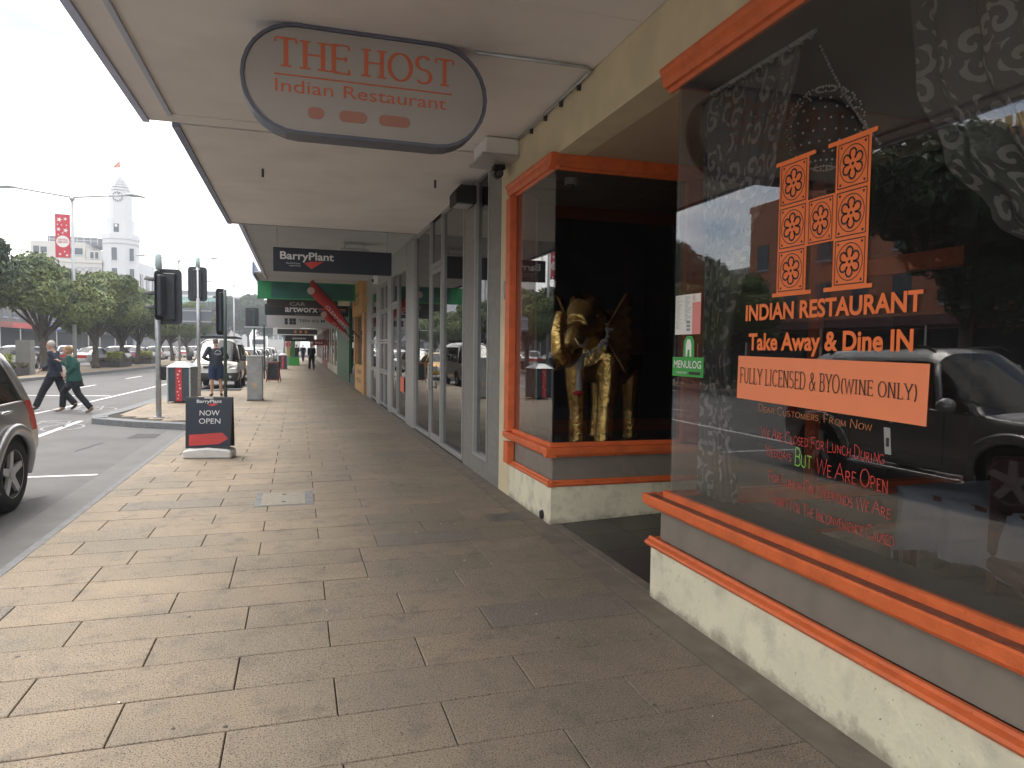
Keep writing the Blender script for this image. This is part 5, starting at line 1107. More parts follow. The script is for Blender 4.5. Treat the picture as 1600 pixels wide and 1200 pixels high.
sm = person('man in navy work shirt and shorts standing with his back turned behind the A-frame sign', (-2.44, 23.6, 0), R(14), st, dict(top=mat('work_shirt', (.025, .032, .045), .85, noise=(12, .25), bump=(18, .5)), bottom=mat('blue_shorts', (.015, .03, .085), .85, bump=(18, .4)), shorts=True, shoe=M_shoe, hair=M_hairg, build=1.12, top_len=.03))
lg = MB(); vs, fs = ribbon(arc(0, 0, .085, .085, 10, 170, 12), lambda d: .018); lg.add([(p[0]+.03, -.158, 1.36+p[1]) for p in vs], fs); lg.box(-.08, .14, -.159, -.157, 1.33, 1.345).box(-.03, .09, -.159, -.157, 1.30, 1.31); obj('back_print', lg, mat('print_white', (.6, .6, .6), .6), sm, world=False)
far_walk = person('dark clothed person walking under the awnings, closest of the distant walkers', (.92, 49.8, 0), R(5), stride, dict(top=M_blackc, bottom=M_blackc, shoe=M_shoe, hair=M_hairg, build=1.1), 'distant walkers under the awnings', .016)
for i, (x, y, rz, lab) in enumerate(((-.1, 70, 0, 'dark walker farther off, left of the nearest distant walker'), (.55, 76, 170, 'distant walker facing this way between two others'), (-.9, 84, 10, 'farthest small walker near the kerb under the awnings'))):
    c = copy_tree(far_walk); c.location = (x, y, 0); c.rotation_euler = (0, 0, R(rz)); c['label'] = lab

# ================================================================== VEHICLES
M_tyre = mat('tyre', (.018, .018, .019), .8); M_rim = mat('alloy', (.50, .50, .51), .35, .25); M_auto = glass_mat('car_glass', .18, .10); M_cabin = mat('cabin_dark', (.012, .012, .014), .6)
M_tail = mat('tail_lamp', (.45, .02, .02), .2, coat=.5); M_head = mat('head_lamp', (.6, .62, .64), .12, .3, coat=.6); M_bump = mat('bumper_black', (.03, .03, .032), .6); M_chrome = mat('chrome', (.7, .7, .7), .12, 1)
M_silver = mat('suv_grey_paint', (.31, .31, .315), .28, .5, coat=.8)
def paint(n, c): return mat('paint_'+n, c, .3, .2, coat=.7)
P_w = paint('white', (.62, .62, .61)); P_s = paint('silver', (.38, .39, .40)); P_b = paint('blue', (.02, .035, .09)); P_d = paint('dark', (.03, .03, .035)); P_r = paint('red', (.35, .02, .02)); P_van = paint('beige', (.43, .41, .37)); P_y = paint('yellow', (.75, .38, .02))
def crom(p0, p1, p2, p3, t): return .5*((2*p1)+(p2-p0)*t+(2*p0-5*p1+4*p2-p3)*t*t+(3*p1-p0-3*p2+p3)*t*t*t)
def car(name, label, cat, spec, pm, sub=4, detail=True, group=None):
    """spec: L, W, stations [(y list per ring point k=0..6)...]; faces +y; wheels on z=0"""
    t = thing(name, label, cat, (0, 0, 0), 0, group)
    st = spec['st']; ns = len(st); nk = 7
    # st[i] = list of 7 (x, y, z)
    A = np.array(st, float)
    gi = (ns-1)*sub; gk = (nk-1)*3
    def ip(arr, n, s):
        res = []
        for i in range(n-1):
            p0, p1, p2, p3 = arr[max(i-1, 0)], arr[i], arr[i+1], arr[min(i+2, n-1)]
            for q in range(s): res.append(crom(p0, p1, p2, p3, q/s))
        res.append(arr[n-1]); return np.array(res)
    # linear/curved mix keeps creases firm
    def ipm(arr, n, s):
        c = ip(arr, n, s); l = np.array([arr[min(i//s, n-2)]+(arr[min(i//s, n-2)+1]-arr[min(i//s, n-2)])*((i-s*min(i//s, n-2))/s) for i in range((n-1)*s+1)]); return c*.62+l*.38
    G = ipm(A, ns, sub); G = np.array([ipm(G[i], nk, 3) for i in range(gi+1)])   # [i][k][3]
    G[:, :, 0] = np.maximum(G[:, :, 0], 0); 
    win = spec['win']; wheels = spec['wheels']; wr = spec['wr']
    grp = {'body': MB(), 'side_window': [], 'windscreen': MB(), 'rear_window': MB(), 'tail_light': [], 'headlight': [], 'bumper': MB()}
    def quad(i, k, s): return [(s*G[a, b, 0], G[a, b, 1], G[a, b, 2]) for a, b in ((i, k), (i+1, k), (i+1, k+1), (i, k+1))]
    sidew = {}
    for i in range(gi):
        for k in range(gk):
            si, sk = i//sub, k//3; key = (si, sk)
            for s in (-1, 1):
                q = quad(i, k, s); cy = sum(p[1] for p in q)/4; cz = sum(p[2] for p in q)/4; cxx = abs(sum(p[0] for p in q)/4)
                if cxx > spec['W']*.36 and any(math.hypot(cy-wy, cz-wr) < wr+.055 for wy in wheels) and cz < wr*2+.2: continue
                w_ = win.get(key)
                if w_ == 'side': sidew.setdefault((si, s), MB()).add(q, [(0, 1, 2, 3)])
                elif w_ == 'front': grp['windscreen'].add(q, [(0, 1, 2, 3)])
                elif w_ == 'rear': grp['rear_window'].add(q, [(0, 1, 2, 3)])
                elif w_ == 'tail': sidew.setdefault(('t', s), MB()).add(q, [(0, 1, 2, 3)])
                elif w_ == 'head': sidew.setdefault(('h', s), MB()).add(q, [(0, 1, 2, 3)])
                elif w_ == 'bump': grp['bumper'].add(q, [(0, 1, 2, 3)])
                else: grp['body'].add(q, [(0, 1, 2, 3)])
    def emit(nm, mb, m, off=0):
        if not mb.v: return
        me = mb.mesh(nm, True, merge=True)
        ob = obj(nm, me, m, t, world=False); return ob
    emit('body', grp['body'], pm); emit('windscreen', grp['windscreen'], M_auto); emit('rear_window', grp['rear_window'], M_auto); emit('bumper', grp['bumper'], M_bump)
    for (a, s), mb in sidew.items():
        if a == 't': emit('tail_light', mb, M_tail)
        elif a == 'h': emit('headlight', mb, M_head)
        else: emit('side_window', mb, M_auto)
    # dark cabin block and floor
    zf = spec['floor']; hw = spec['W']/2
    obj('cabin', MB().box(-hw*.80, hw*.80, spec['cab'][0], spec['cab'][1], zf, spec['belt']-.03).box(-hw*.9, hw*.9, spec['cab'][0]-.25, spec['cab'][1]+.5, zf-.02, zf+.12), M_cabin, t, world=False)
    if detail:
        for sx in (-1, 1):
            for sy in spec.get('seats', ()): obj('seat', MB().box(sx*.38-.22, sx*.38+.22, sy-.12, sy+.02, spec['belt']-.2, spec['belt']+.18).box(sx*.38-.12, sx*.38+.12, sy-.1, sy, spec['belt']+.2, spec['belt']+.36), M_cabin, t, world=False, bevel=.03)
        # pillars and waist seals
        for i in spec['pillars']:
            for s in (-1, 1):
                pts = [(s*(G[i*sub, k, 0]+.002), G[i*sub, k, 1], G[i*sub, k, 2]) for k in range(9, 13)]; obj('pillar', MB().tube(pts, spec.get('pr', .03), 8), pm if i in (spec['pillars'][0], spec['pillars'][-1]) else M_bump, t, world=False, smooth=True)
        for s in (-1, 1):
            a, b_ = spec['trim']; pts = [(s*(G[i, 9, 0]+.004), G[i, 9, 1], G[i, 9, 2]) for i in range(a*sub, b_*sub+1)]; obj('window_trim', MB().tube(pts, .011, 6), spec.get('trimm', M_bump), t, world=False, smooth=True)
            pts = [(s*(G[i, 12, 0]+.002), G[i, 12, 1], G[i, 12, 2]) for i in range(a*sub, b_*sub+1)]; obj('roof_seal', MB().tube(pts, .014, 6), pm, t, world=False, smooth=True)
    for wy in wheels:
        for s in (-1, 1):
            cxw = s*(hw-.115); prof = [(wr*.62, -.10), (wr*.80, -.11), (wr*.96, -.10), (wr, -.07), (wr, .07), (wr*.96, .10), (wr*.80, .11), (wr*.64, .10), (wr*.62, .05), (wr*.62, -.10)]
            wh = obj('wheel', MB().lathe(prof, (cxw, wy, wr), 28, 'x', False), M_tyre, t, world=False, smooth=True)
            rm = MB().lathe([(wr*.63, s*.095), (wr*.66, s*.104), (wr*.60, s*.09), (wr*.57, s*.04), (wr*.50, s*.02), (0, s*.02)], (cxw, wy, wr), 24, 'x', False)
            obj('rim', rm, M_bump, wh, world=False, smooth=True)
            sp_ = MB()
            for q in range(5):
                a = q*2*PI/5+.3; c_, s__ = math.cos(a), math.sin(a); n1 = Vector((0, -s__, c_))
                o1 = Vector((cxw+s*.085, wy+c_*.03, wr+s__*.03)); o2 = Vector((cxw+s*.098, wy+c_*wr*.61, wr+s__*wr*.61)); w1, w2 = .042, .030; dx = Vector((s*.03, 0, 0))
                sp_.add([o1-n1*w1, o1+n1*w1, o2+n1*w2, o2-n1*w2, o1-n1*w1-dx, o1+n1*w1-dx, o2+n1*w2-dx, o2-n1*w2-dx], [(0, 1, 2, 3), (7, 6, 5, 4), (0, 4, 5, 1), (1, 5, 6, 2), (2, 6, 7, 3), (3, 7, 4, 0)])
            sp_.lathe([(.05, s*.06), (.055, s*.10), (.03, s*.108), (0, s*.108)], (cxw, wy, wr), 12, 'x').lathe([(wr*.60, s*.086), (wr*.645, s*.104), (wr*.62, s*.08)], (cxw, wy, wr), 28, 'x', False)
            obj('spokes', sp_, M_rim, wh, world=False)
            # wheel housing and arch lip
            n = 18; ri = wr+.06; vs = []
            for xx in (hw-.02, hw-.34):
                for q in range(n+1): a = PI*q/n; vs.append((s*xx, wy+ri*math.cos(a), wr+ri*math.sin(a)*1.0-.02))
            obj('wheel_housing', MB().add(vs, [(q, q+1, n+2+q, n+1+q) for q in range(n)]+[tuple(range(n+1, 2*n+2))]), M_bump, wh, world=False)
            lip = []
            flat = G.reshape(-1, 3)
            fl = spec.get('flare', .0)
            for q in range(n+1):
                a = R(-12+204*q/n); y_, z_ = wy+(ri+.012)*math.cos(a), wr+(ri+.012)*math.sin(a); z2 = max(z_, spec['sillz']); dd = (flat[:, 1]-y_)**2+(flat[:, 2]-z2)**2-flat[:, 0]*.02; j = int(np.argmin(np.where(flat[:, 0] > hw*.6, dd, 9))); lip.append((s*(flat[j, 0]+fl*.4), y_, z2))
            lp = np.array(lip); 
            for _ in range(3): lp[1:-1, 0] = (lp[:-2, 0]+lp[1:-1, 0]*2+lp[2:, 0])/4
            obj('arch_trim', MB().tube([tuple(p) for p in lp], [(.020+fl*.35, .034+fl*.55)]*(n+1), 8), pm if fl else M_bump, t, world=False, smooth=True)
    return t, G
def ring(y, w, zs, zm, zb, wb, wr_, ze, zr, ys=None):
    """y or list of seven ys"""
    ys = ys or [y]*7
    return [(w*.93, ys[0], zs), (w*.995, ys[1], zs+(zm-zs)*.45), (w, ys[2], zm), (wb, ys[3], zb), (wr_, ys[4], ze), (wr_*.62, ys[5], zr), (0, ys[6], zr+.015)]
def cap(y, zs, zm, zb, ze, zr, ys=None):
    ys = ys or [y]*7; return [(0, ys[0], zs), (0, ys[1], zs+(zm-zs)*.45), (0, ys[2], zm), (0, ys[3], zb), (0, ys[4], ze), (0, ys[5], zr), (0, ys[6], zr+.01)]
# --- grey SUV: rear at y=-2.0, front at y=2.0
w = .88
suv = dict(L=4.0, W=1.78, belt=1.05, floor=.38, wheels=(-1.22, 1.20), wr=.365, cab=(-1.55, .75), sillz=.30, flare=.05, pr=.035,
  st=[cap(-2.0, .40, .72, 1.05, 1.50, 1.66, [-1.97, -2.0, -1.99, -1.92, -1.72, -1.62, -1.60]),
      ring(0, .81, .40, .74, 1.05, .77, .62, 1.52, 1.66, [-1.90, -1.94, -1.93, -1.86, -1.66, -1.56, -1.52]),
      ring(0, .885, .36, .74, 1.06, .835, .65, 1.54, 1.69, [-1.62, -1.66, -1.66, -1.60, -1.44, -1.36, -1.32]),
      ring(0, .89, .32, .74, 1.05, .84, .66, 1.56, 1.715, [-.85, -.85, -.85, -.82, -.80, -.78, -.75]),
      ring(0, .89, .32, .74, 1.03, .845, .66, 1.57, 1.72, [-.1, -.1, -.1, -.05, -.08, -.08, -.05]),
      ring(0, .89, .32, .73, 1.01, .84, .64, 1.53, 1.66, [.42, .42, .42, .42, .22, .20, .22]),
      ring(0, .885, .33, .72, .985, .83, .72, 1.01, 1.045, [.95, .95, .95, .93, .88, .98, 1.02]),
      ring(0, .875, .36, .70, .94, .80, .66, .965, .99, [1.45, 1.45, 1.45, 1.45, 1.46, 1.50, 1.52]),
      ring(0, .80, .40, .64, .84, .70, .58, .86, .88, [1.84, 1.86, 1.86, 1.82, 1.78, 1.82, 1.84]),
      cap(2.0, .42, .62, .82, .84, .86, [1.96, 2.0, 1.99, 1.95, 1.92, 1.93, 1.94])],
  win={(2, 3): 'side', (3, 3): 'side', (4, 3): 'side', (5, 3): 'side', (5, 4): 'front', (5, 5): 'front', (0, 3): 'rear', (7, 2): 'head', (1, 2): 'tail'}, pillars=(2, 3, 4, 5), trim=(2, 5), trimm=M_chrome, seats=(.0, -.75))
SUV, G_ = car('parked_suv', 'metallic grey SUV parked at the kerb, cut by the left edge', 'car', suv, M_silver, sub=10)
hw = .89
def suv_add(nm, mb, m, **kw): return obj(nm, mb, m, SUV, world=False, **kw)
suv_add('door_seam', MB().box(.885, .893, .50, .507, .40, 1.0).box(.885, .893, -.72, -.713, .52, 1.02), M_bump); suv_add('door_seam', MB().box(-.893, -.885, .50, .507, .40, 1.0).box(-.893, -.885, -.72, -.713, .52, 1.02), M_bump)
for s in (-1, 1):
    h_ = suv_add('door_handle', MB().tube([(s*.875, -.42, .93), (s*.91, -.40, .94), (s*.91, -.24, .94), (s*.875, -.22, .93)], .014, 8), M_chrome, smooth=True)
    suv_add('door_handle', MB().tube([(s*.872, -1.16, .985), (s*.90, -1.14, .99), (s*.90, -1.0, .985), (s*.872, -.98, .98)], .016, 8), M_chrome, smooth=True)
    mr_ = suv_add('mirror', MB().ball((s*1.03, .62, 1.09), (.13, .07, .09), 14, 10), M_silver, smooth=True); obj('mirror_arm', MB().tube([(s*.84, .60, 1.02), (s*.95, .62, 1.05)], .025, 8), M_bump, mr_, world=False)
    suv_add('side_step', MB().tube([(s*.93, -.72, .27), (s*.95, -.66, .27), (s*.95, .72, .27), (s*.93, .78, .27)], .033, 12), M_chrome, smooth=True)
    suv_add('roof_rail', MB().tube([(s*.60, -1.35, 1.63), (s*.61, -1.25, 1.70), (s*.62, .05, 1.745), (s*.61, .16, 1.68)], .018, 8), M_bump, smooth=True)
    suv_add('wiper', MB().tube([(s*.5-.1, .93, 1.07), (s*.5-.45, .72, 1.18)], .008, 6), M_bump)
suv_add('number_plate', MB().box(-.18, .18, 1.99, 2.005, .50, .60), M_white); suv_add('grille', MB().box(-.35, .35, 1.955, 1.975, .66, .78), M_bump)
SUV.location = (-3.66, 6.84, -.12); SUV.scale = (1, 1.17, 1.04); SUV.rotation_euler = (0, 0, R(180))
# orient so that the wheel nearest the kerb is on +x world: rotated half a turn, rear is up the street
# --- van
van = dict(L=4.7, W=1.69, belt=1.15, floor=.42, wheels=(-1.35, 1.15), wr=.33, cab=(-2.0, 1.0), sillz=.34, pr=.03,
  st=[cap(0, .40, .75, 1.15, 1.72, 1.92, [-2.33]*3+[-2.30, -2.22, -2.15, -2.12]),
      ring(0, .76, .40, .75, 1.15, .76, .66, 1.74, 1.93, [-2.28, -2.30, -2.30, -2.28, -2.20, -2.12, -2.08]),
      ring(0, .845, .36, .75, 1.15, .83, .72, 1.76, 1.96, [-1.9]*7), ring(0, .845, .34, .75, 1.15, .835, .72, 1.77, 1.98, [-.55]*7), ring(0, .845, .34, .75, 1.13, .83, .72, 1.77, 1.97, [.45]*7),
      ring(0, .845, .34, .74, 1.10, .82, .69, 1.72, 1.90, [1.35, 1.35, 1.35, 1.30, 1.02, .98, 1.0]),
      ring(0, .835, .36, .72, 1.04, .80, .72, 1.08, 1.12, [1.98, 1.98, 1.98, 1.90, 1.84, 1.94, 1.98]),
      ring(0, .78, .38, .68, .92, .72, .66, .98, 1.02, [2.24, 2.28, 2.27, 2.18, 2.12, 2.18, 2.20]),
      cap(0, .40, .66, .90, .96, 1.0, [2.30, 2.36, 2.35, 2.28, 2.26, 2.26, 2.26])],
  win={(3, 3): 'side', (4, 3): 'side', (5, 3): 'side', (5, 4): 'front', (5, 5): 'front', (0, 3): 'rear', (2, 3): 'side', (7, 0): 'bump', (7, 1): 'bump', (6, 2): 'head', (6, 0): 'bump', (6, 1): 'bump', (1, 2): 'tail'}, pillars=(2, 3, 4, 5), trim=(2, 5), seats=(.75,))
VAN, _ = car('parked_van', 'beige silver van with black roof rack parked facing this way behind the standing man', 'van', van, P_van, sub=6)
for s in (-1, 1):
    mm = obj('mirror', MB().box(s*.98-.09, s*.98+.09, 1.42, 1.50, 1.12, 1.34), M_bump, VAN, world=False, bevel=.02); obj('mirror_arm', MB().tube([(s*.82, 1.4, 1.16), (s*.93, 1.45, 1.2)], .02, 6), M_bump, mm, world=False)
    obj('roof_rack', MB().box(s*.66-.02, s*.66+.02, -1.9, .9, 2.0, 2.04), M_black, VAN, world=False)
for i in range(5): obj('rack_bar', MB().box(-.68, .68, -1.8+i*.62, -1.76+i*.62, 2.045, 2.075), M_black, VAN, world=False)
obj('rack_deflector', MB().box(-.70, .70, .86, .93, 1.99, 2.09), M_black, VAN, world=False)
obj('number_plate', MB().box(-.19, .19, 2.355, 2.37, .50, .61), M_white, VAN, world=False); obj('grille', MB().box(-.40, .40, 2.315, 2.33, .84, .93), M_bump, VAN, world=False); obj('badge', MB().ball((0, 2.335, .89), (.07, .015, .045)), M_chrome, VAN, world=False)
for s in (-1, 1): obj('fog_lamp', MB().lathe([(.05, 0), (.05, .02), (0, .02)], (s*.55, 2.32, .52), 10, 'y'), M_head, VAN, world=False)
for s in (-1, 1): obj('headlight', MB().add([(s*.46, 2.33, .80), (s*.74, 2.24, .82), (s*.80, 2.10, .96), (s*.52, 2.28, .94)], [(0, 1, 2, 3)]), M_head, VAN, world=False)
VAN.location = (-3.03, 31.1, -.12); VAN.rotation_euler = (0, 0, R(180))
# --- sedan and hatch for the far cars
sed = dict(L=4.5, W=1.74, belt=.90, floor=.30, wheels=(-1.35, 1.35), wr=.31, cab=(-1.2, .7), sillz=.24,
  st=[cap(0, .35, .62, .86, .96, 1.0, [-2.22, -2.24, -2.23, -2.18, -2.12, -2.10, -2.10]), ring(0, .76, .33, .62, .86, .74, .64, .96, 1.01, [-2.12, -2.16, -2.15, -2.10, -2.02, -2.0, -2.0]),
      ring(0, .86, .27, .60, .90, .82, .66, .97, 1.03, [-1.6]*4+[-1.55, -1.55, -1.55]), ring(0, .87, .24, .60, .92, .83, .56, 1.36, 1.42, [-1.15, -1.15, -1.15, -1.15, -.78, -.75, -.72]),
      ring(0, .87, .24, .60, .91, .83, .58, 1.39, 1.455, [-.15]*7), ring(0, .87, .24, .59, .90, .82, .56, 1.35, 1.41, [.50, .50, .50, .50, .22, .2, .2]),
      ring(0, .86, .26, .58, .88, .80, .68, .93, .96, [1.1, 1.1, 1.1, 1.05, 1.0, 1.08, 1.1]), ring(0, .80, .30, .54, .76, .72, .6, .80, .83, [1.95, 1.98, 1.97, 1.92, 1.88, 1.92, 1.94]), cap(0, .32, .52, .70, .74, .76, [2.18, 2.24, 2.22, 2.14, 2.10, 2.10, 2.10])],
  win={(3, 3): 'side', (4, 3): 'side', (5, 3): 'side', (2, 4): 'rear', (2, 5): 'rear', (5, 4): 'front', (5, 5): 'front', (0, 2): 'tail', (7, 2): 'head', (2, 3): 'side'}, pillars=(3, 4, 5), trim=(3, 5))
hat = dict(L=4.2, W=1.74, belt=.95, floor=.32, wheels=(-1.28, 1.25), wr=.33, cab=(-1.5, .6), sillz=.26,
  st=[cap(0, .38, .66, .95, 1.36, 1.48, [-2.05, -2.08, -2.07, -2.0, -1.74, -1.62, -1.6]), ring(0, .76, .36, .66, .95, .74, .58, 1.38, 1.49, [-1.96, -2.0, -1.99, -1.93, -1.66, -1.55, -1.52]), ring(0, .86, .30, .66, .96, .82, .62, 1.42, 1.53, [-1.6, -1.6, -1.6, -1.55, -1.3, -1.25, -1.2]),
      ring(0, .87, .27, .66, .95, .83, .62, 1.45, 1.56, [-.75]*7), ring(0, .87, .27, .65, .93, .83, .62, 1.44, 1.55, [.0]*7), ring(0, .87, .27, .64, .92, .82, .6, 1.38, 1.48, [.6, .6, .6, .6, .3, .28, .28]),
      ring(0, .86, .30, .62, .90, .80, .70, .95, .98, [1.15]*3+[1.1, 1.05, 1.12, 1.15]), ring(0, .79, .34, .56, .76, .70, .6, .82, .85, [1.85, 1.88, 1.87, 1.82, 1.78, 1.82, 1.84]), cap(0, .36, .54, .72, .76, .78, [2.04, 2.1, 2.08, 2.02, 1.98, 1.98, 1.98])],
  win={(2, 3): 'side', (3, 3): 'side', (4, 3): 'side', (5, 3): 'side', (5, 4): 'front', (5, 5): 'front', (0, 3): 'rear', (0, 4): 'rear', (7, 2): 'head', (1, 2): 'tail', (1, 1): 'body'}, pillars=(2, 3, 4, 5), trim=(2, 5))
FG = 'cars parked beyond the tree median'
SED, _ = car('parked_car', '', 'car', sed, P_w, sub=3, detail=True, group=FG); HAT, _ = car('parked_car', '', 'car', hat, P_w, sub=3, detail=True, group=FG)
HAT.location = (-17.6, 53.5, -.12); HAT.rotation_euler = (0, 0, R(6)); HAT['label'] = 'white wagon with red tail lights seen from behind at far left, above the planting'
SED.location = (-15.3, 62.5, -.12); SED.rotation_euler = (0, 0, R(-20)); SED['label'] = 'white sedan between the tree trunks right of the walking woman'
def fcar(src, x, y, rz, pm, label, grp=FG, z=-.12):
    c = copy_tree(src); c.location = (x, y, z); c.rotation_euler = (0, 0, R(rz)); c['label'] = label; c['group'] = grp
    if pm != P_w: recolour(c, P_w, pm)
    return c
fcar(SED, -15.0, 77, 0, P_b, 'dark blue sedan showing red brake lights between two trunks'); fcar(HAT, -15.4, 70.5, 0, P_s, 'silver hatchback left of the dark blue sedan')
fcar(HAT, -14.8, 84, 5, P_w, 'white hatchback right of the dark blue sedan, behind a planter'); fcar(SED, -19.5, 63, 80, P_d, 'dark sedan side-on behind the white sedan')
fcar(HAT, -14.6, 92, -6, P_w, 'white car behind the grey signal post'); fcar(SED, -19.0, 76, 90, P_s, 'silver sedan side-on beyond the tree trunks')
fcar(HAT, -19.4, 70, 20, P_w, 'white car behind the striding man'); fcar(SED, -14.6, 99, 15, P_w, 'white sedan end-on left of the litter bin'); fcar(HAT, -14.8, 106, 12, P_d, 'dark hatchback among white cars left of the bin')
fcar(SED, -14.2, 114, 80, P_w, 'small white car just left of the beige van'); fcar(SED, -22, 66, 90, P_r, 'red sedan far behind the tree trunks')
fcar(HAT, -18.6, 88, 80, P_w, 'white hatchback side-on in the far lane between thin trunks'); fcar(SED, -17.8, 98, 85, P_s, 'silver sedan side-on in the far lane behind the grey signal post'); fcar(HAT, -16.5, 122, 85, P_w, 'tiny white hatchback side-on left of the beige van')
KG = 'cars parked along the kerb past the van'
for i, (y, p, s_, lb) in enumerate(((38.5, P_y, SED, 'yellow taxi parked just behind the beige van'), (46, P_w, HAT, 'white hatchback at the kerb second behind the van'), (52.5, P_w, SED, 'white sedan at the kerb third behind the van'), (59, P_s, HAT, 'silver car at the kerb fourth behind the van'), (66, P_w, SED, 'white sedan at the kerb fifth behind the van'), (74, P_d, HAT, 'dark car at the kerb near the end of the row'), (82, P_w, HAT, 'last white car of the kerb row'))):
    fcar(s_, -3.05, y, 180, p, lb, KG)
RG = 'traffic on the near carriageway'
for x, y, p, s_, lb in ((-5.6, 72, P_w, SED, 'white car queuing in the nearer lane'), (-5.7, 84, P_s, HAT, 'silver car queuing in the nearer lane behind the white one'), (-5.6, 97, P_w, HAT, 'white car farther back in the nearer lane'), (-8.4, 92, P_w, SED, 'white sedan in the farther lane'), (-8.3, 108, P_r, HAT, 'red car in the farther lane'), (-5.4, 118, P_w, SED, 'tiny white car at the back of the queue')):
    fcar(s_, x, y, 180, p, lb, RG)

# ================================================================== TREES
def leaf_mat(n, a, b):
    m = bpy.data.materials.new(n); m.use_nodes = True; nn = m.node_tree; p = nn.nodes['Principled BSDF']; p.inputs['Roughness'].default_value = .55
    gg = nn.nodes.new('ShaderNodeNewGeometry'); t = nn.nodes.new('ShaderNodeTexNoise'); t.inputs['Scale'].default_value = .9; t.inputs['Detail'].default_value = 3; nn.links.new(gg.outputs['Position'], t.inputs[0])
    r = nn.nodes.new('ShaderNodeMapRange'); r.inputs[1].default_value = .35; r.inputs[2].default_value = .65; nn.links.new(t.outputs[0], r.inputs[0])
    rr = nn.nodes.new('ShaderNodeMath'); rr.operation = 'MULTIPLY_ADD'; nn.links.new(gg.outputs['Random Per Island'], rr.inputs[0]); rr.inputs[1].default_value = .5; nn.links.new(r.outputs[0], rr.inputs[2])
    x = nn.nodes.new('ShaderNodeMixRGB'); x.use_clamp = True; x.inputs[1].default_value = (*a, 1); x.inputs[2].default_value = (*b, 1); nn.links.new(rr.outputs[0], x.inputs[0]); nn.links.new(x.outputs[0], p.inputs['Base Color'])
    p.inputs['Subsurface Weight'].default_value = 0
    return m
M_leaf = leaf_mat('leaf_olive', (.036, .070, .036), (.16, .20, .060)); M_leafd = leaf_mat('leaf_dark', (.018, .036, .020), (.05, .080, .034)); M_bark = mat('bark', (.10, .085, .07), .9, noise=(9, .3), bump=(14, .8))
def tree_meshes(seed, h, cr, zc, lobes, leaves, lm, ls=.13):
    rd_ = random.Random(seed); tr = MB(); top = Vector((rd_.uniform(-.2, .2), rd_.uniform(-.2, .2), zc-.2)); cs = []
    tr.tube([(0, 0, 0), (.02, .0, .3), (top.x*.5, top.y*.5, zc*.5), tuple(top)], [.26, .20, .17, .13], 10)
    for i in range(lobes):
        a = i*2.4+rd_.uniform(-.4, .4); rr = cr*rd_.uniform(.25, .85) if i else 0; z = zc+(h-zc)*rd_.uniform(.10, .80) if i else h-cr*.35; c = Vector((rr*math.cos(a), rr*math.sin(a), z)); rad = cr*rd_.uniform(.22, .42); cs.append((c, rad))
        mid = top.lerp(c, .5)+Vector((0, 0, -.1)); tr.tube([tuple(top-Vector((0, 0, .3*(i % 3)))), tuple(mid), tuple(c)], [.09, .06, .025], 6)
    v = np.zeros((leaves*4, 3)); f = []
    for i in range(leaves):
        c, rad = cs[rd_.randrange(len(cs))]
        while True:
            d = Vector((rd_.gauss(0, 1), rd_.gauss(0, 1), rd_.gauss(0, 1)))
            if d.length > .1: break
        d.normalize(); k = rd_.uniform(.62, 1.06)**.6; bmp = 1+.16*math.sin(d.x*7+c.x*3)*math.sin(d.y*6+c.y)*math.sin(d.z*8)
        p = c+Vector((d.x*rad*1.15, d.y*rad*1.15, d.z*rad*.85))*k*bmp
        n_ = (d+Vector((rd_.uniform(-1, 1), rd_.uniform(-1, 1), rd_.uniform(-.6, 1)))*.8).normalized(); u = n_.orthogonal().normalized(); w_ = n_.cross(u); an = rd_.uniform(0, 6.28); u, w_ = u*math.cos(an)+w_*math.sin(an), w_*math.cos(an)-u*math.sin(an); s_ = ls*rd_.uniform(.6, 1.3)
        for q, (a_, b_) in enumerate(((-1, 0), (0, -.45), (1, 0), (0, .45))): v[i*4+q] = p+u*a_*s_+w_*b_*s_+n_*(.25*s_*(a_*a_))*-1
        f.append((i*4, i*4+1, i*4+2, i*4+3))
    me = bpy.data.meshes.new('crown'); me.from_pydata(v.tolist(), [], f); me.materials.append(lm); tm_ = tr.mesh('trunk', True); tm_.materials.append(M_bark); return tm_, me
TP = [tree_meshes(1, 6.3, 2.9, 2.3, 20, 26000, M_leaf), tree_meshes(2, 6.0, 2.7, 2.2, 18, 24000, M_leaf), tree_meshes(3, 8.0, 3.1, 2.8, 20, 26000, M_leafd, .15)]
def tree(i, x, y, label, grp, s=1.0, rz=0, z=0):
    t = thing('median_tree', label, 'tree', (x, y, z), rz, grp); t.scale = (s, s, s)
    for nm, me in zip(('trunk', 'crown'), TP[i]): o = bpy.data.objects.new(nm, me); COL.objects.link(o); o.parent = t
    return t
MG = 'trees planted along the median'
for i, (x, y, s_, lb) in enumerate(((-15.9, 36.6, 1.0, 'tall dark tree cut by the left edge'), (-13.7, 45.5, 1.10, 'broad tree right behind the tall lamp post'), (-12.6, 51.5, 1.04, 'tree with its trunk between woman and blue sedan'), (-12.3, 57.5, 1.0, 'bushy tree left of the nearest signal post'), (-12.1, 61.5, .98, 'tree partly behind the two dark signal heads'), (-12.0, 69, .96, 'tree between the first and second signal posts'), (-12.0, 77, .96, 'tree behind the square sign back'), (-11.9, 87, .95, 'farthest median tree left of the van'))):
    tree(2 if i == 0 else i % 2, x, y, lb, MG, s_, i*1.3)
for i, (x, y) in enumerate(((-13, 3.0), (-12.9, 14.6), (-13, 26))): tree((2, 2, 0)[i], x, y, ('nearest median tree, beside the parked grey car', 'median tree mirrored right of the orange H in the big window', 'median tree mirrored left of the orange H in the big window')[i], MG, (.9, 1.0, .8)[i], i*2.0)
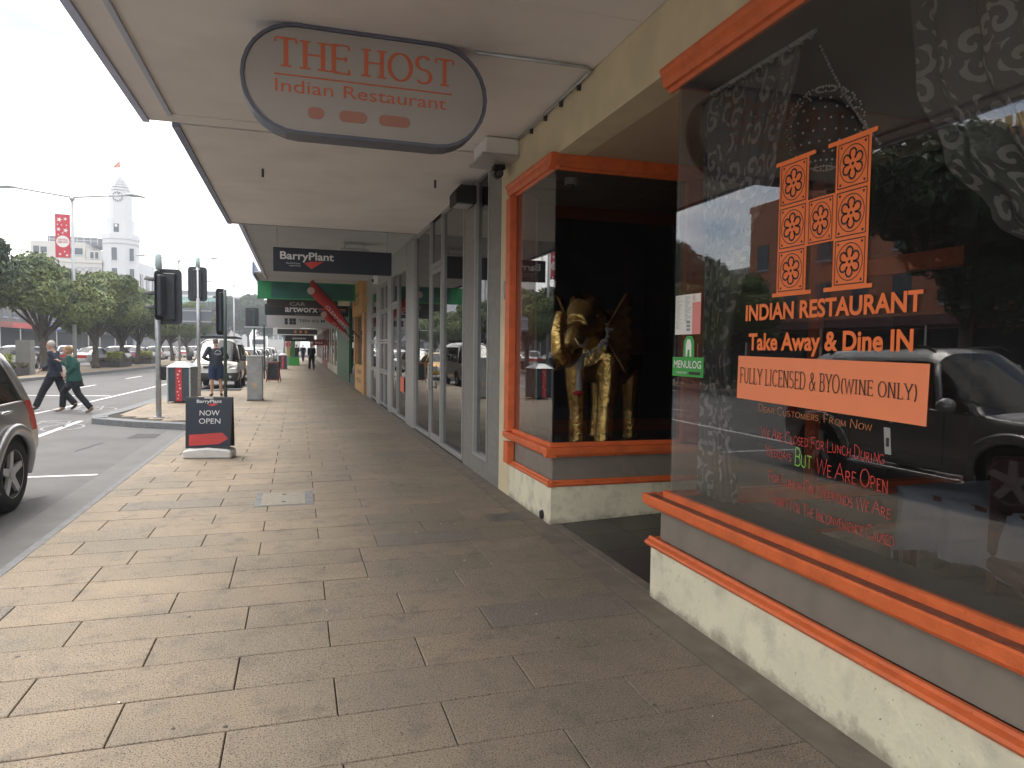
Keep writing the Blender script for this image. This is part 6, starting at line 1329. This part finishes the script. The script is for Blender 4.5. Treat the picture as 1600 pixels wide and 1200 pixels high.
for i, (x, y, s_, lb) in enumerate(((-16.5, 178, 1.6, 'far dark tree beyond the van'), (-11, 176, 1.75, 'far dark tree left of the distant signs'), (-7.5, 188, 1.5, 'smaller far tree at the street end'), (-22, 190, 1.6, 'far tree below the teal glass building'), (-3, 175, 1.3, 'far tree above the row of kerbside cars'))): tree(2, x, y, lb, 'trees at the far end of the street', s_, i)
# planting beds with low hedges on the median
M_hedge = leaf_mat('hedge_leaf', (.03, .035, .02), (.10, .09, .05)); M_yg = leaf_mat('shrub_lime', (.10, .16, .02), (.30, .32, .05))
def hedge(x0, x1, y0, y1, h, n, m, seed):
    rd_ = random.Random(seed); mb = MB()
    for i in range(n):
        x, y, z = rd_.uniform(x0, x1), rd_.uniform(y0, y1), h*math.sqrt(rd_.random()); u = Vector((rd_.gauss(0, 1), rd_.gauss(0, 1), rd_.gauss(0, 1))).normalized()*.07; w_ = u.orthogonal().normalized()*.045; c = Vector((x, y, z)); mb.add([c-u, c-w_, c+u, c+w_], [(0, 1, 2, 3)])
    me = bpy.data.meshes.new('foliage'); me.from_pydata(mb.v, [], mb.f); return me
for i, (y0, y1, lb) in enumerate(((36.5, 40, 'low brown hedge box with lime shrubs behind the striding man'), (53, 56.5, 'low planter hedge right of the walking woman'), (63, 67, 'low planter hedge near the signal posts'))):
    t = thing('planter_hedge', lb, 'planter', (-13.4, (y0+y1)/2, 0), 0, 'planter boxes on the median')
    dx = (0, 1.2, 1.3)[i]
    obj('box', MB().box(-14.3+dx, -12.7+dx, y0, y1, 0, .38), mat('planter_dark', (.05, .045, .045), .8), t); obj('hedge', hedge(-14.3+dx, -12.7+dx, y0, y1, .22, 4200, None, i), M_hedge, t); t.children[-1].data.transform(Matrix.Translation((0, 0, .38))); obj('shrub', hedge(-13.9+dx, -13.0+dx, y0+1.5, y0+2.6, .55, 700, None, i+9), M_yg, t).data.transform(Matrix.Translation((0, 0, .50)))
hb_ = thing('planter_hedge', 'clipped hedge on the median mirrored in the window', 'planter', (-13, 22, 0), 0, 'planter boxes on the median'); obj('hedge', hedge(-13.8, -12.4, 17, 30, 1.0, 6000, None, 31), M_leafd, hb_)
ub = thing('utility_box', 'plain grey concrete box standing on the median behind the striding man', 'box', (-12.9, 45.0, 0)); obj('body', MB().box(-13.4, -12.75, 40.4, 41.0, 0, 1.75), mat('concrete_box', (.22, .22, .20), .8, noise=(3, .1)), ub)

# street lamps
def street_lamp(x, y, label, banner=False):
    t = thing('street_lamp', label, 'street lamp', (x, y, 0), 0, 'double armed street lamps on the median')
    obj('post', MB().tube([(0, 0, 0), (0, 0, 5), (0, 0, 10.0)], [.11, .10, .07], 12), M_galv, t, world=False, smooth=True); obj('hub', MB().lathe([(.09, 0), (.16, .12), (.06, .25), (.04, .45)], (0, 0, 9.75), 10), M_galv, t, world=False)
    for s in (-1, 1):
        obj('arm', MB().tube([(0, 0, 9.95), (s*1.2, 0, 10.10), (s*2.9, 0, 10.30)], .055, 8), M_galv, t, world=False, smooth=True)
        obj('lamp_head', MB().tube([(s*2.7, 0, 10.30), (s*3.1, 0, 10.33), (s*3.5, 0, 10.28), (s*3.85, 0, 10.18)], [(.05, .05), (.16, .09), (.15, .08), (.03, .03)], 10), M_galv, t, world=False, smooth=True)
        obj('lens', MB().ball((s*3.3, 0, 10.24), (.30, .12, .05)), M_alu, t, world=False)
        obj('photo_cell', MB().lathe([(.04, 0), (.04, .08), (0, .08)], (s*3.2, 0, 10.39), 8), M_galv, t, world=False)
    if banner:
        bn = obj('banner', MB().box(-.88, -.12, -.01, .01, 6.5, 8.95), mat('banner_red', (.52, .06, .085), .7), t, world=False)
        for z in (6.49, 8.96): obj('banner_bar', MB().box(-.92, 0, -.015, .015, z-.02, z+.02), M_galv, t, world=False)
        for i, (bx, bz, q) in enumerate(((-.66, 8.65, .15), (-.36, 8.70, .11), (-.70, 8.10, .12), (-.35, 8.05, .14), (-.55, 8.35, .05), (-.3, 8.35, .05), (-.75, 8.38, .05), (-.5, 7.9, .06), (-.72, 7.8, .05), (-.42, 6.85, .06), (-.65, 6.7, .09), (-.3, 6.65, .09))):
            obj('star', MB().prism([(bx+(q if k % 2 == 0 else q*.42)*math.sin(k*PI/5+.3), bz+(q if k % 2 == 0 else q*.42)*math.cos(k*PI/5+.3)) for k in range(10)], 'y', -.014, -.0105), M_sw, bn, world=False)
        obj('disc', MB().prism(arc(-.5, 7.42, .33, .33, 0, 345, 23), 'y', -.0145, -.0105), M_sw, bn, world=False)
        for q, (s_, z) in enumerate((('CENTRAL', 7.50), ('GEELONG', 7.36))):
            vs, fs = text_geo(s_, .03); mb = place2d(vs, fs, (-.76, -.018, z-.03), (1, 0, 0), (0, 0, 1), .52, .10, 0); me = bpy.data.meshes.new('disc_lettering'); me.from_pydata(mb.v, [], mb.f); obj('disc_lettering', me, mat('banner_red', (.52, .06, .085), .7), bn, world=False)
    return t
street_lamp(-12.3, 46, 'tall double armed lamp post carrying a red starred banner', True)
street_lamp(-11.2, 76, 'second double armed lamp post, above the traffic signals'); street_lamp(-8.4, 104, 'third lamp post with only its small heads showing beside the awning edge')

# ================================================================== BUILDINGS ACROSS THE WAY
M_deco = mat('white_render', (.50, .51, .53), .6, noise=(.15, .05)); M_decob = mat('cream_white_render', (.47, .46, .43), .6, noise=(.15, .06)); M_win = mat('far_window', (.05, .065, .08), .25); M_band = mat('deco_band', (.30, .31, .34), .6)
T = thing('clock_tower_building', 'white art deco building with stepped clock tower and orange flag above the trees', 'building', (-32.6, 152, 0))
def tp(name, mb, m=None, **kw): return obj(name, mb, m or M_deco, T, **kw)
def octo(cx, cy, w, ch, z0, z1): h_ = w/2; return MB().prism([(cx-h_+ch, cy-h_), (cx+h_-ch, cy-h_), (cx+h_, cy-h_+ch), (cx+h_, cy+h_-ch), (cx+h_-ch, cy+h_), (cx-h_+ch, cy+h_), (cx-h_, cy+h_-ch), (cx-h_, cy-h_+ch)], 'z', z0, z1)
tcx, tcy = -32.55, 152.5
tp('drum', octo(tcx, tcy, 5.9, 1.7, 0, 22.3)); tp('drum_parapet', octo(tcx, tcy, 6.2, 1.8, 21.6, 22.6)); tp('drum_band', octo(tcx, tcy, 6.05, 1.75, 20.6, 20.8), M_band)
tp('tower_stage', octo(tcx, tcy, 4.4, 1.0, 22.6, 25.6)); tp('tower_shaft', octo(tcx, tcy, 3.7, .9, 25.6, 30.9))
for i, (w_, z) in enumerate(((3.3, 30.9), (2.8, 31.5), (2.2, 32.05), (1.6, 32.6), (1.0, 33.1), (.5, 33.5))): tp('tower_step', octo(tcx, tcy, w_, w_*.25, z+.16, z+.56)); tp('step_shadow_gap', octo(tcx, tcy, w_*.86, w_*.22, z, z+.16), mat('step_gap', (.16, .17, .19), .7))
cf = tp('clock_face', MB().prism(arc(tcx-.1, 29.7, .95, .95, 0, 350, 27), 'y', tcy-1.93, tcy-1.85))
hm = MB()
for i in range(12): a = i*PI/6; hm.box(tcx-.1+.8*math.sin(a)-.09, tcx-.1+.8*math.sin(a)+.09, tcy-2.05, tcy-1.94, 29.7+.8*math.cos(a)-.11, 29.7+.8*math.cos(a)+.11)
obj('hour_marks', hm, M_dark, cf, kind='stuff'); obj('clock_hand', MB().tube([(tcx-.1, tcy-2.03, 29.7), (tcx+.18, tcy-2.03, 30.35)], .08, 4).tube([(tcx-.1, tcy-2.0, 29.7), (tcx-.1, tcy-2.0, 30.1)], .09, 4), M_dark, cf)
def twin(x, z0, z1, w_=.7, y=tcy-2.97): f_ = obj('window', MB().box(x-w_/2, x+w_/2, y-.03, y+.12, z0, z1), M_win, T); obj('sill', MB().box(x-w_/2-.1, x+w_/2+.1, y-.14, y+.1, z0-.12, z0), M_deco, f_)
for z0, z1 in ((17.5, 19.9), (14.4, 16.0), (10.5, 12.6), (6, 8.5)): twin(-33.15, z0, z1, .9); twin(-30.3, z0, z1, .7, tcy-2.35)
twin(-32.9, 22.9, 24.5, .9, tcy-2.2); obj('lamp', MB().ball((-32.9, tcy-2.35, 24.1), .25), M_sw, T); obj('balcony', MB().box(-33.5, -32.2, tcy-2.6, tcy-2.2, 22.62, 22.8), M_deco, T)
tp('flagpole', MB().tube([(tcx, tcy, 33.6), (tcx, tcy, 37)], .035, 6), M_galv)
fm = evaluated(MB().add([(tcx-.05, tcy, 36.9), (tcx-1.2, tcy-.3, 35.5), (tcx-.9, tcy, 35.4), (tcx-.05, tcy+.1, 35.6)], [(0, 1, 2, 3)]).mesh('f'), [('SOLIDIFY', dict(thickness=.02))], 'flag'); tp('flag', fm, mat('flag_orange', (.60, .20, .12), .7))
tp('left_wing', MB().box(-47.4, -35.6, 151, 165, 0, 17.2), M_decob); tp('left_wing_upper', MB().box(-47.4, -38.4, 151.1, 165, 17.2, 20.7), M_decob); tp('wing_parapet', MB().box(-47.6, -35.5, 150.8, 151, 16.9, 17.5), M_decob)
tp('roof_terrace', MB().box(-46.0, -36.2, 156, 162, 20.7, 22.3), mat('terrace_dark', (.12, .13, .15), .6)); 
for i in range(9): tp('terrace_rail', MB().box(-46+i*1.15, -45.92+i*1.15, 153, 153.08, 20.7, 22.0))
tp('terrace_rail', MB().box(-46, -36.6, 153, 153.08, 21.9, 22.0).box(-46, -36.6, 153, 153.08, 21.3, 21.38))
for x, z0, z1, w_ in ((-46.4, 18.4, 19.7, .9), (-45.2, 18.5, 19.6, 1.0), (-39.8, 18.4, 19.6, 2.0), (-37.3, 17.8, 19.0, .5), (-36.5, 17.8, 19.0, .5)): twin(x, z0, z1, w_, 151.05 if x < -38.5 else 151.2)
tp('stair_block', MB().box(-38.38, -35.5, 151.3, 160, 17.2, 19.3), M_decob)
for i in range(6):
    for z in (4, 8, 11.6): twin(-46+i*1.9, z, z+1.8, 1.1, 150.97)
vs, fs = text_geo('SOCIETY', .02); mb = place2d(vs, fs, (-40.4, 150.9, 15.2), (1, 0, 0), (0, 0, 1), 5.0, .95, 0); me = bpy.data.meshes.new('wall_lettering'); me.from_pydata(mb.v, [], mb.f); tp('wall_lettering', me, M_band)
tp('shop_glass', MB().box(-47.3, -30.2, 149.4, 149.5, 0, 3.4), M_win); tp('street_awning', MB().box(-47.6, -29.6, 147.6, 151, 3.5, 4.3), mat('tower_awning', (.12, .10, .10), .6)); tp('shop_front_wall', MB().box(-47.4, -30, 149.5, 151, 0, 3.5), M_band)
tp('side_shopfront', MB().prism([(-29.3, 151.5), (-28.4, 151.3), (-24.9, 175), (-25.8, 175.2)], 'z', 3.2, 4.2), mat('tower_awning', (.12, .10, .10), .6)); tp('side_shop_glass', MB().prism([(-29.75, 151.9), (-29.6, 151.8), (-25.9, 175), (-26.1, 175.1)], 'z', 0, 3.1), M_win)
tp('right_wing', MB().add([(-29.7, 152, 0), (-26.0, 175, 0), (-33, 176, 0), (-34, 155, 0), (-29.7, 152, 17.6), (-26.0, 175, 17.6), (-33, 176, 17.6), (-34, 155, 17.6)], [(0, 1, 5, 4), (1, 2, 6, 5), (2, 3, 7, 6), (3, 0, 4, 7), (4, 5, 6, 7)]), M_deco)
for i in range(7):
    k = (i+.6)/7.4; x, y = -29.7+3.7*k, 152+23*k; obj('window', MB().box(x-.02, x+.12, y-.7, y+.7, 12.0, 15.4, rz=R(-9)), M_win, T)
# generic blocks
def block(name, label, x0, x1, y0, y1, h, col, face, nw, nf, cat='building', wz=2.0, awn=None, win_m=None, grp=None, base=0):
    t = thing(name, label, cat, ((x0+x1)/2, (y0+y1)/2, 0), 0, grp); m = mat(name+'_wall_'+str(int(x0)), col, .75, noise=(.3, .1)); obj('wall', MB().box(x0, x1, y0, y1, 0, h), m, t); obj('parapet', MB().box(x0-.1, x1+.1, y0-.1, y1+.1, h, h+.5), m, t)
    for f_ in range(nf):
        for i in range(nw):
            z = 4.6+f_*3.6
            if z+wz > h: continue
            if face == 'x': a = y0+(y1-y0)*(i+.5)/nw; ob = obj('window', MB().box(x1-.05, x1+.04, a-.7, a+.7, z, z+wz), win_m or M_win, t); obj('sill', MB().box(x1, x1+.14, a-.8, a+.8, z-.14, z), M_band, ob)
            else: a = x0+(x1-x0)*(i+.5)/nw; ob = obj('window', MB().box(a-.7, a+.7, y0-.04, y0+.05, z, z+wz), win_m or M_win, t); obj('sill', MB().box(a-.8, a+.8, y0-.14, y0, z-.14, z), M_band, ob)
    if awn and face == 'x':
        obj('awning', MB().box(x1, x1+3.2, y0+.05, y1-.05, 3.2, 3.75), mat('awn_%s_%d' % (name, int(y0)), awn, .6), t); obj('shop_glass', MB().box(x1-.02, x1+.03, y0+.4, y1-.4, .4, 3.1), mat('far_shop_glass', (.02, .022, .025), .7), t)
        for i in range(max(2, nw//2)): a = y0+(y1-y0)*(i+.5)/max(2, nw//2); obj('awning_post', MB().tube([(x1+3.0, a, 0), (x1+3.0, a, 3.2)], .06, 6), M_white, t)
    return t
AG = 'low shops across the far roadway'
block('far_shop_row', 'far shop with red and blue signboard awning at the left edge', -45, -32, 86, 104, 7.2, (.16, .14, .12), 'x', 6, 1, awn=(.05, .07, .20), grp=AG)
block('far_shop_row', 'cream far shop seen under the tree crowns behind the walking man', -45, -31.5, 104.2, 122, 8.2, (.42, .38, .27), 'x', 6, 1, awn=(.30, .30, .29), grp=AG)
block('far_shop_row', 'brown far shop behind the row of median trees', -45, -31, 122.2, 145, 7.4, (.13, .10, .09), 'x', 7, 1, awn=(.12, .12, .13), grp=AG)
sb = thing('signboard', 'long signboard in red and blue with white lettering on the far shop awning', 'sign', (-28.7, 95, 3.8)); obj('red_field', MB().box(-28.78, -28.7, 84, 95.5, 3.2, 3.8), mat('board_red', (.45, .06, .05), .6), sb); obj('blue_field', MB().box(-28.78, -28.7, 95.6, 104, 3.2, 4.0), mat('board_blue', (.05, .08, .26), .6), sb)
lettering('board_lettering', 'Flooring', M_sw, sb, (-28.7, 96.3, 3.35), (0, 1, 0), (0, 0, 1), w=6, h=.5, bold=.03)
block('far_shop_row', 'low brown shops past the clock tower, behind the last median trees', -45, -26.5, 178, 248, 7.0, (.20, .15, .13), 'x', 14, 1, awn=(.10, .10, .11), grp=AG)
block('terracotta_block', 'terracotta building across the road at left, mirrored in the window', -46, -31.5, 26, 50, 13.0, (.40, .16, .085), 'x', 7, 3, awn=(.10, .03, .03))
ys_ = thing('striped_parapet', 'row of yellow vertical parapet fins on the terracotta building', 'parapet', (-31.4, 30, 11.6))
for i in range(16): obj('fin', MB().box(-31.55, -31.4, 26.2+i*.6, 26.5+i*.6, 11.6, 14.2), mat('fin_yellow', (.55, .36, .08), .6), ys_)
block('pale_block', 'pale grey building across the road at left, mirrored in the shop glass', -46, -31.8, 50.3, 85.8, 8.2, (.30, .30, .29), 'x', 12, 1, awn=(.25, .06, .05))
block('brown_block', 'low brown building across the road beside the camera, mirrored in the window', -46, -31.6, 2, 25.8, 7.2, (.30, .22, .17), 'x', 8, 1, awn=(.3, .3, .3))
block('grey_block', 'grey building across the road behind the camera', -46, -31.6, -22, 1.8, 9.2, (.32, .31, .30), 'x', 8, 2, awn=(.2, .2, .2))
# street end
TG = thing('glass_building', 'distant building with teal glass storey and grey base where the street ends', 'building', (-28, 252, 0))
M_teal = mat('teal_glass', (.12, .30, .28), .2, noise=(.4, .25)); M_palew = mat('pale_panel', (.50, .50, .50), .7)
obj('base_wall', MB().box(-38, -17.6, 252, 280, 0, 12.8), M_palew, TG); obj('dark_upper', MB().box(-38, -25, 253, 278, 18.2, 19.6), mat('plant_room', (.10, .12, .14), .7), TG); obj('roof_slab', MB().box(-38.3, -17.3, 251.7, 280, 17.4, 18.1), M_palew, TG)
for i in range(12):
    x = -38+i*1.7
    for z in (12.9, 14.45, 16.0): obj('pane', MB().box(x+.05, x+1.62, 251.9, 252.2, z, z+1.45), M_teal, TG)
obj('blue_sign', MB().box(-23.2, -20.6, 251.6, 251.95, 10.2, 11.8), mat('sign_blue', (.03, .08, .45), .5), TG); obj('red_strip', MB().box(-18.6, -17.6, 251.6, 251.95, 6.5, 13.5), mat('strip_red', (.55, .06, .10), .6), TG); obj('top_sign', MB().box(-22.5, -18.5, 251.5, 251.7, 15.9, 17.0), mat('sign_salmon', (.5, .25, .18), .6), TG)
RB = thing('billboard_building', 'brick building with blue picture panel left of the beige van, far off', 'building', (-24, 210, 0)); obj('wall', MB().box(-27.5, -19.5, 210, 225, 0, 9.5), mat('dull_brick', (.25, .13, .10), .8), RB); obj('picture_panel', MB().box(-24, -20.3, 209.8, 210, 4, 8.6), mat('panel_blue', (.08, .16, .38), .6, noise=(.6, .5)), RB); obj('white_bay', MB().box(-27.4, -25.4, 209.8, 210, 2, 9.2), M_palew, RB)
block('end_block', 'pale low buildings closing the end of the street', -14, 1.2, 330, 345, 9, (.40, .38, .36), 'y', 8, 1)
wt = thing('distant_truck', 'white truck with blue tray far up the street above the cars', 'truck', (-6.6, 130, 0)); obj('cab', MB().box(-7.7, -5.4, 130, 132.2, .7, 3.0), P_w, wt, bevel=.15); obj('windscreen', MB().box(-7.5, -5.6, 129.96, 130.0, 1.9, 2.7), M_win, wt); obj('box', MB().box(-7.8, -5.3, 132.4, 138, .9, 3.4), P_w, wt)
for x in (-7.4, -5.7): obj('wheel', MB().lathe([(.45, -.12), (.45, .12), (0, .12)], (x, 131, .33), 14, 'x'), M_tyre, wt)
# unused prototypes are all in view

# thin street air: far trees and buildings fade a little
hz = bpy.data.materials.new('haze_air'); hz.use_nodes = True; hn = hz.node_tree; hn.nodes.clear()
ho = hn.nodes.new('ShaderNodeOutputMaterial'); hv = hn.nodes.new('ShaderNodeVolumePrincipled'); hv.inputs['Color'].default_value = (.86, .92, 1, 1); hv.inputs['Density'].default_value = HAZE; hv.inputs['Anisotropy'].default_value = .3
hn.links.new(hv.outputs[0], ho.inputs['Volume'])
hb2 = MB().box(-401, 401, -61, 901, -1.6, 39); HZ = obj('haze', hb2, hz); HZ['kind'] = 'stuff'
S.cycles.volume_bounces = 0
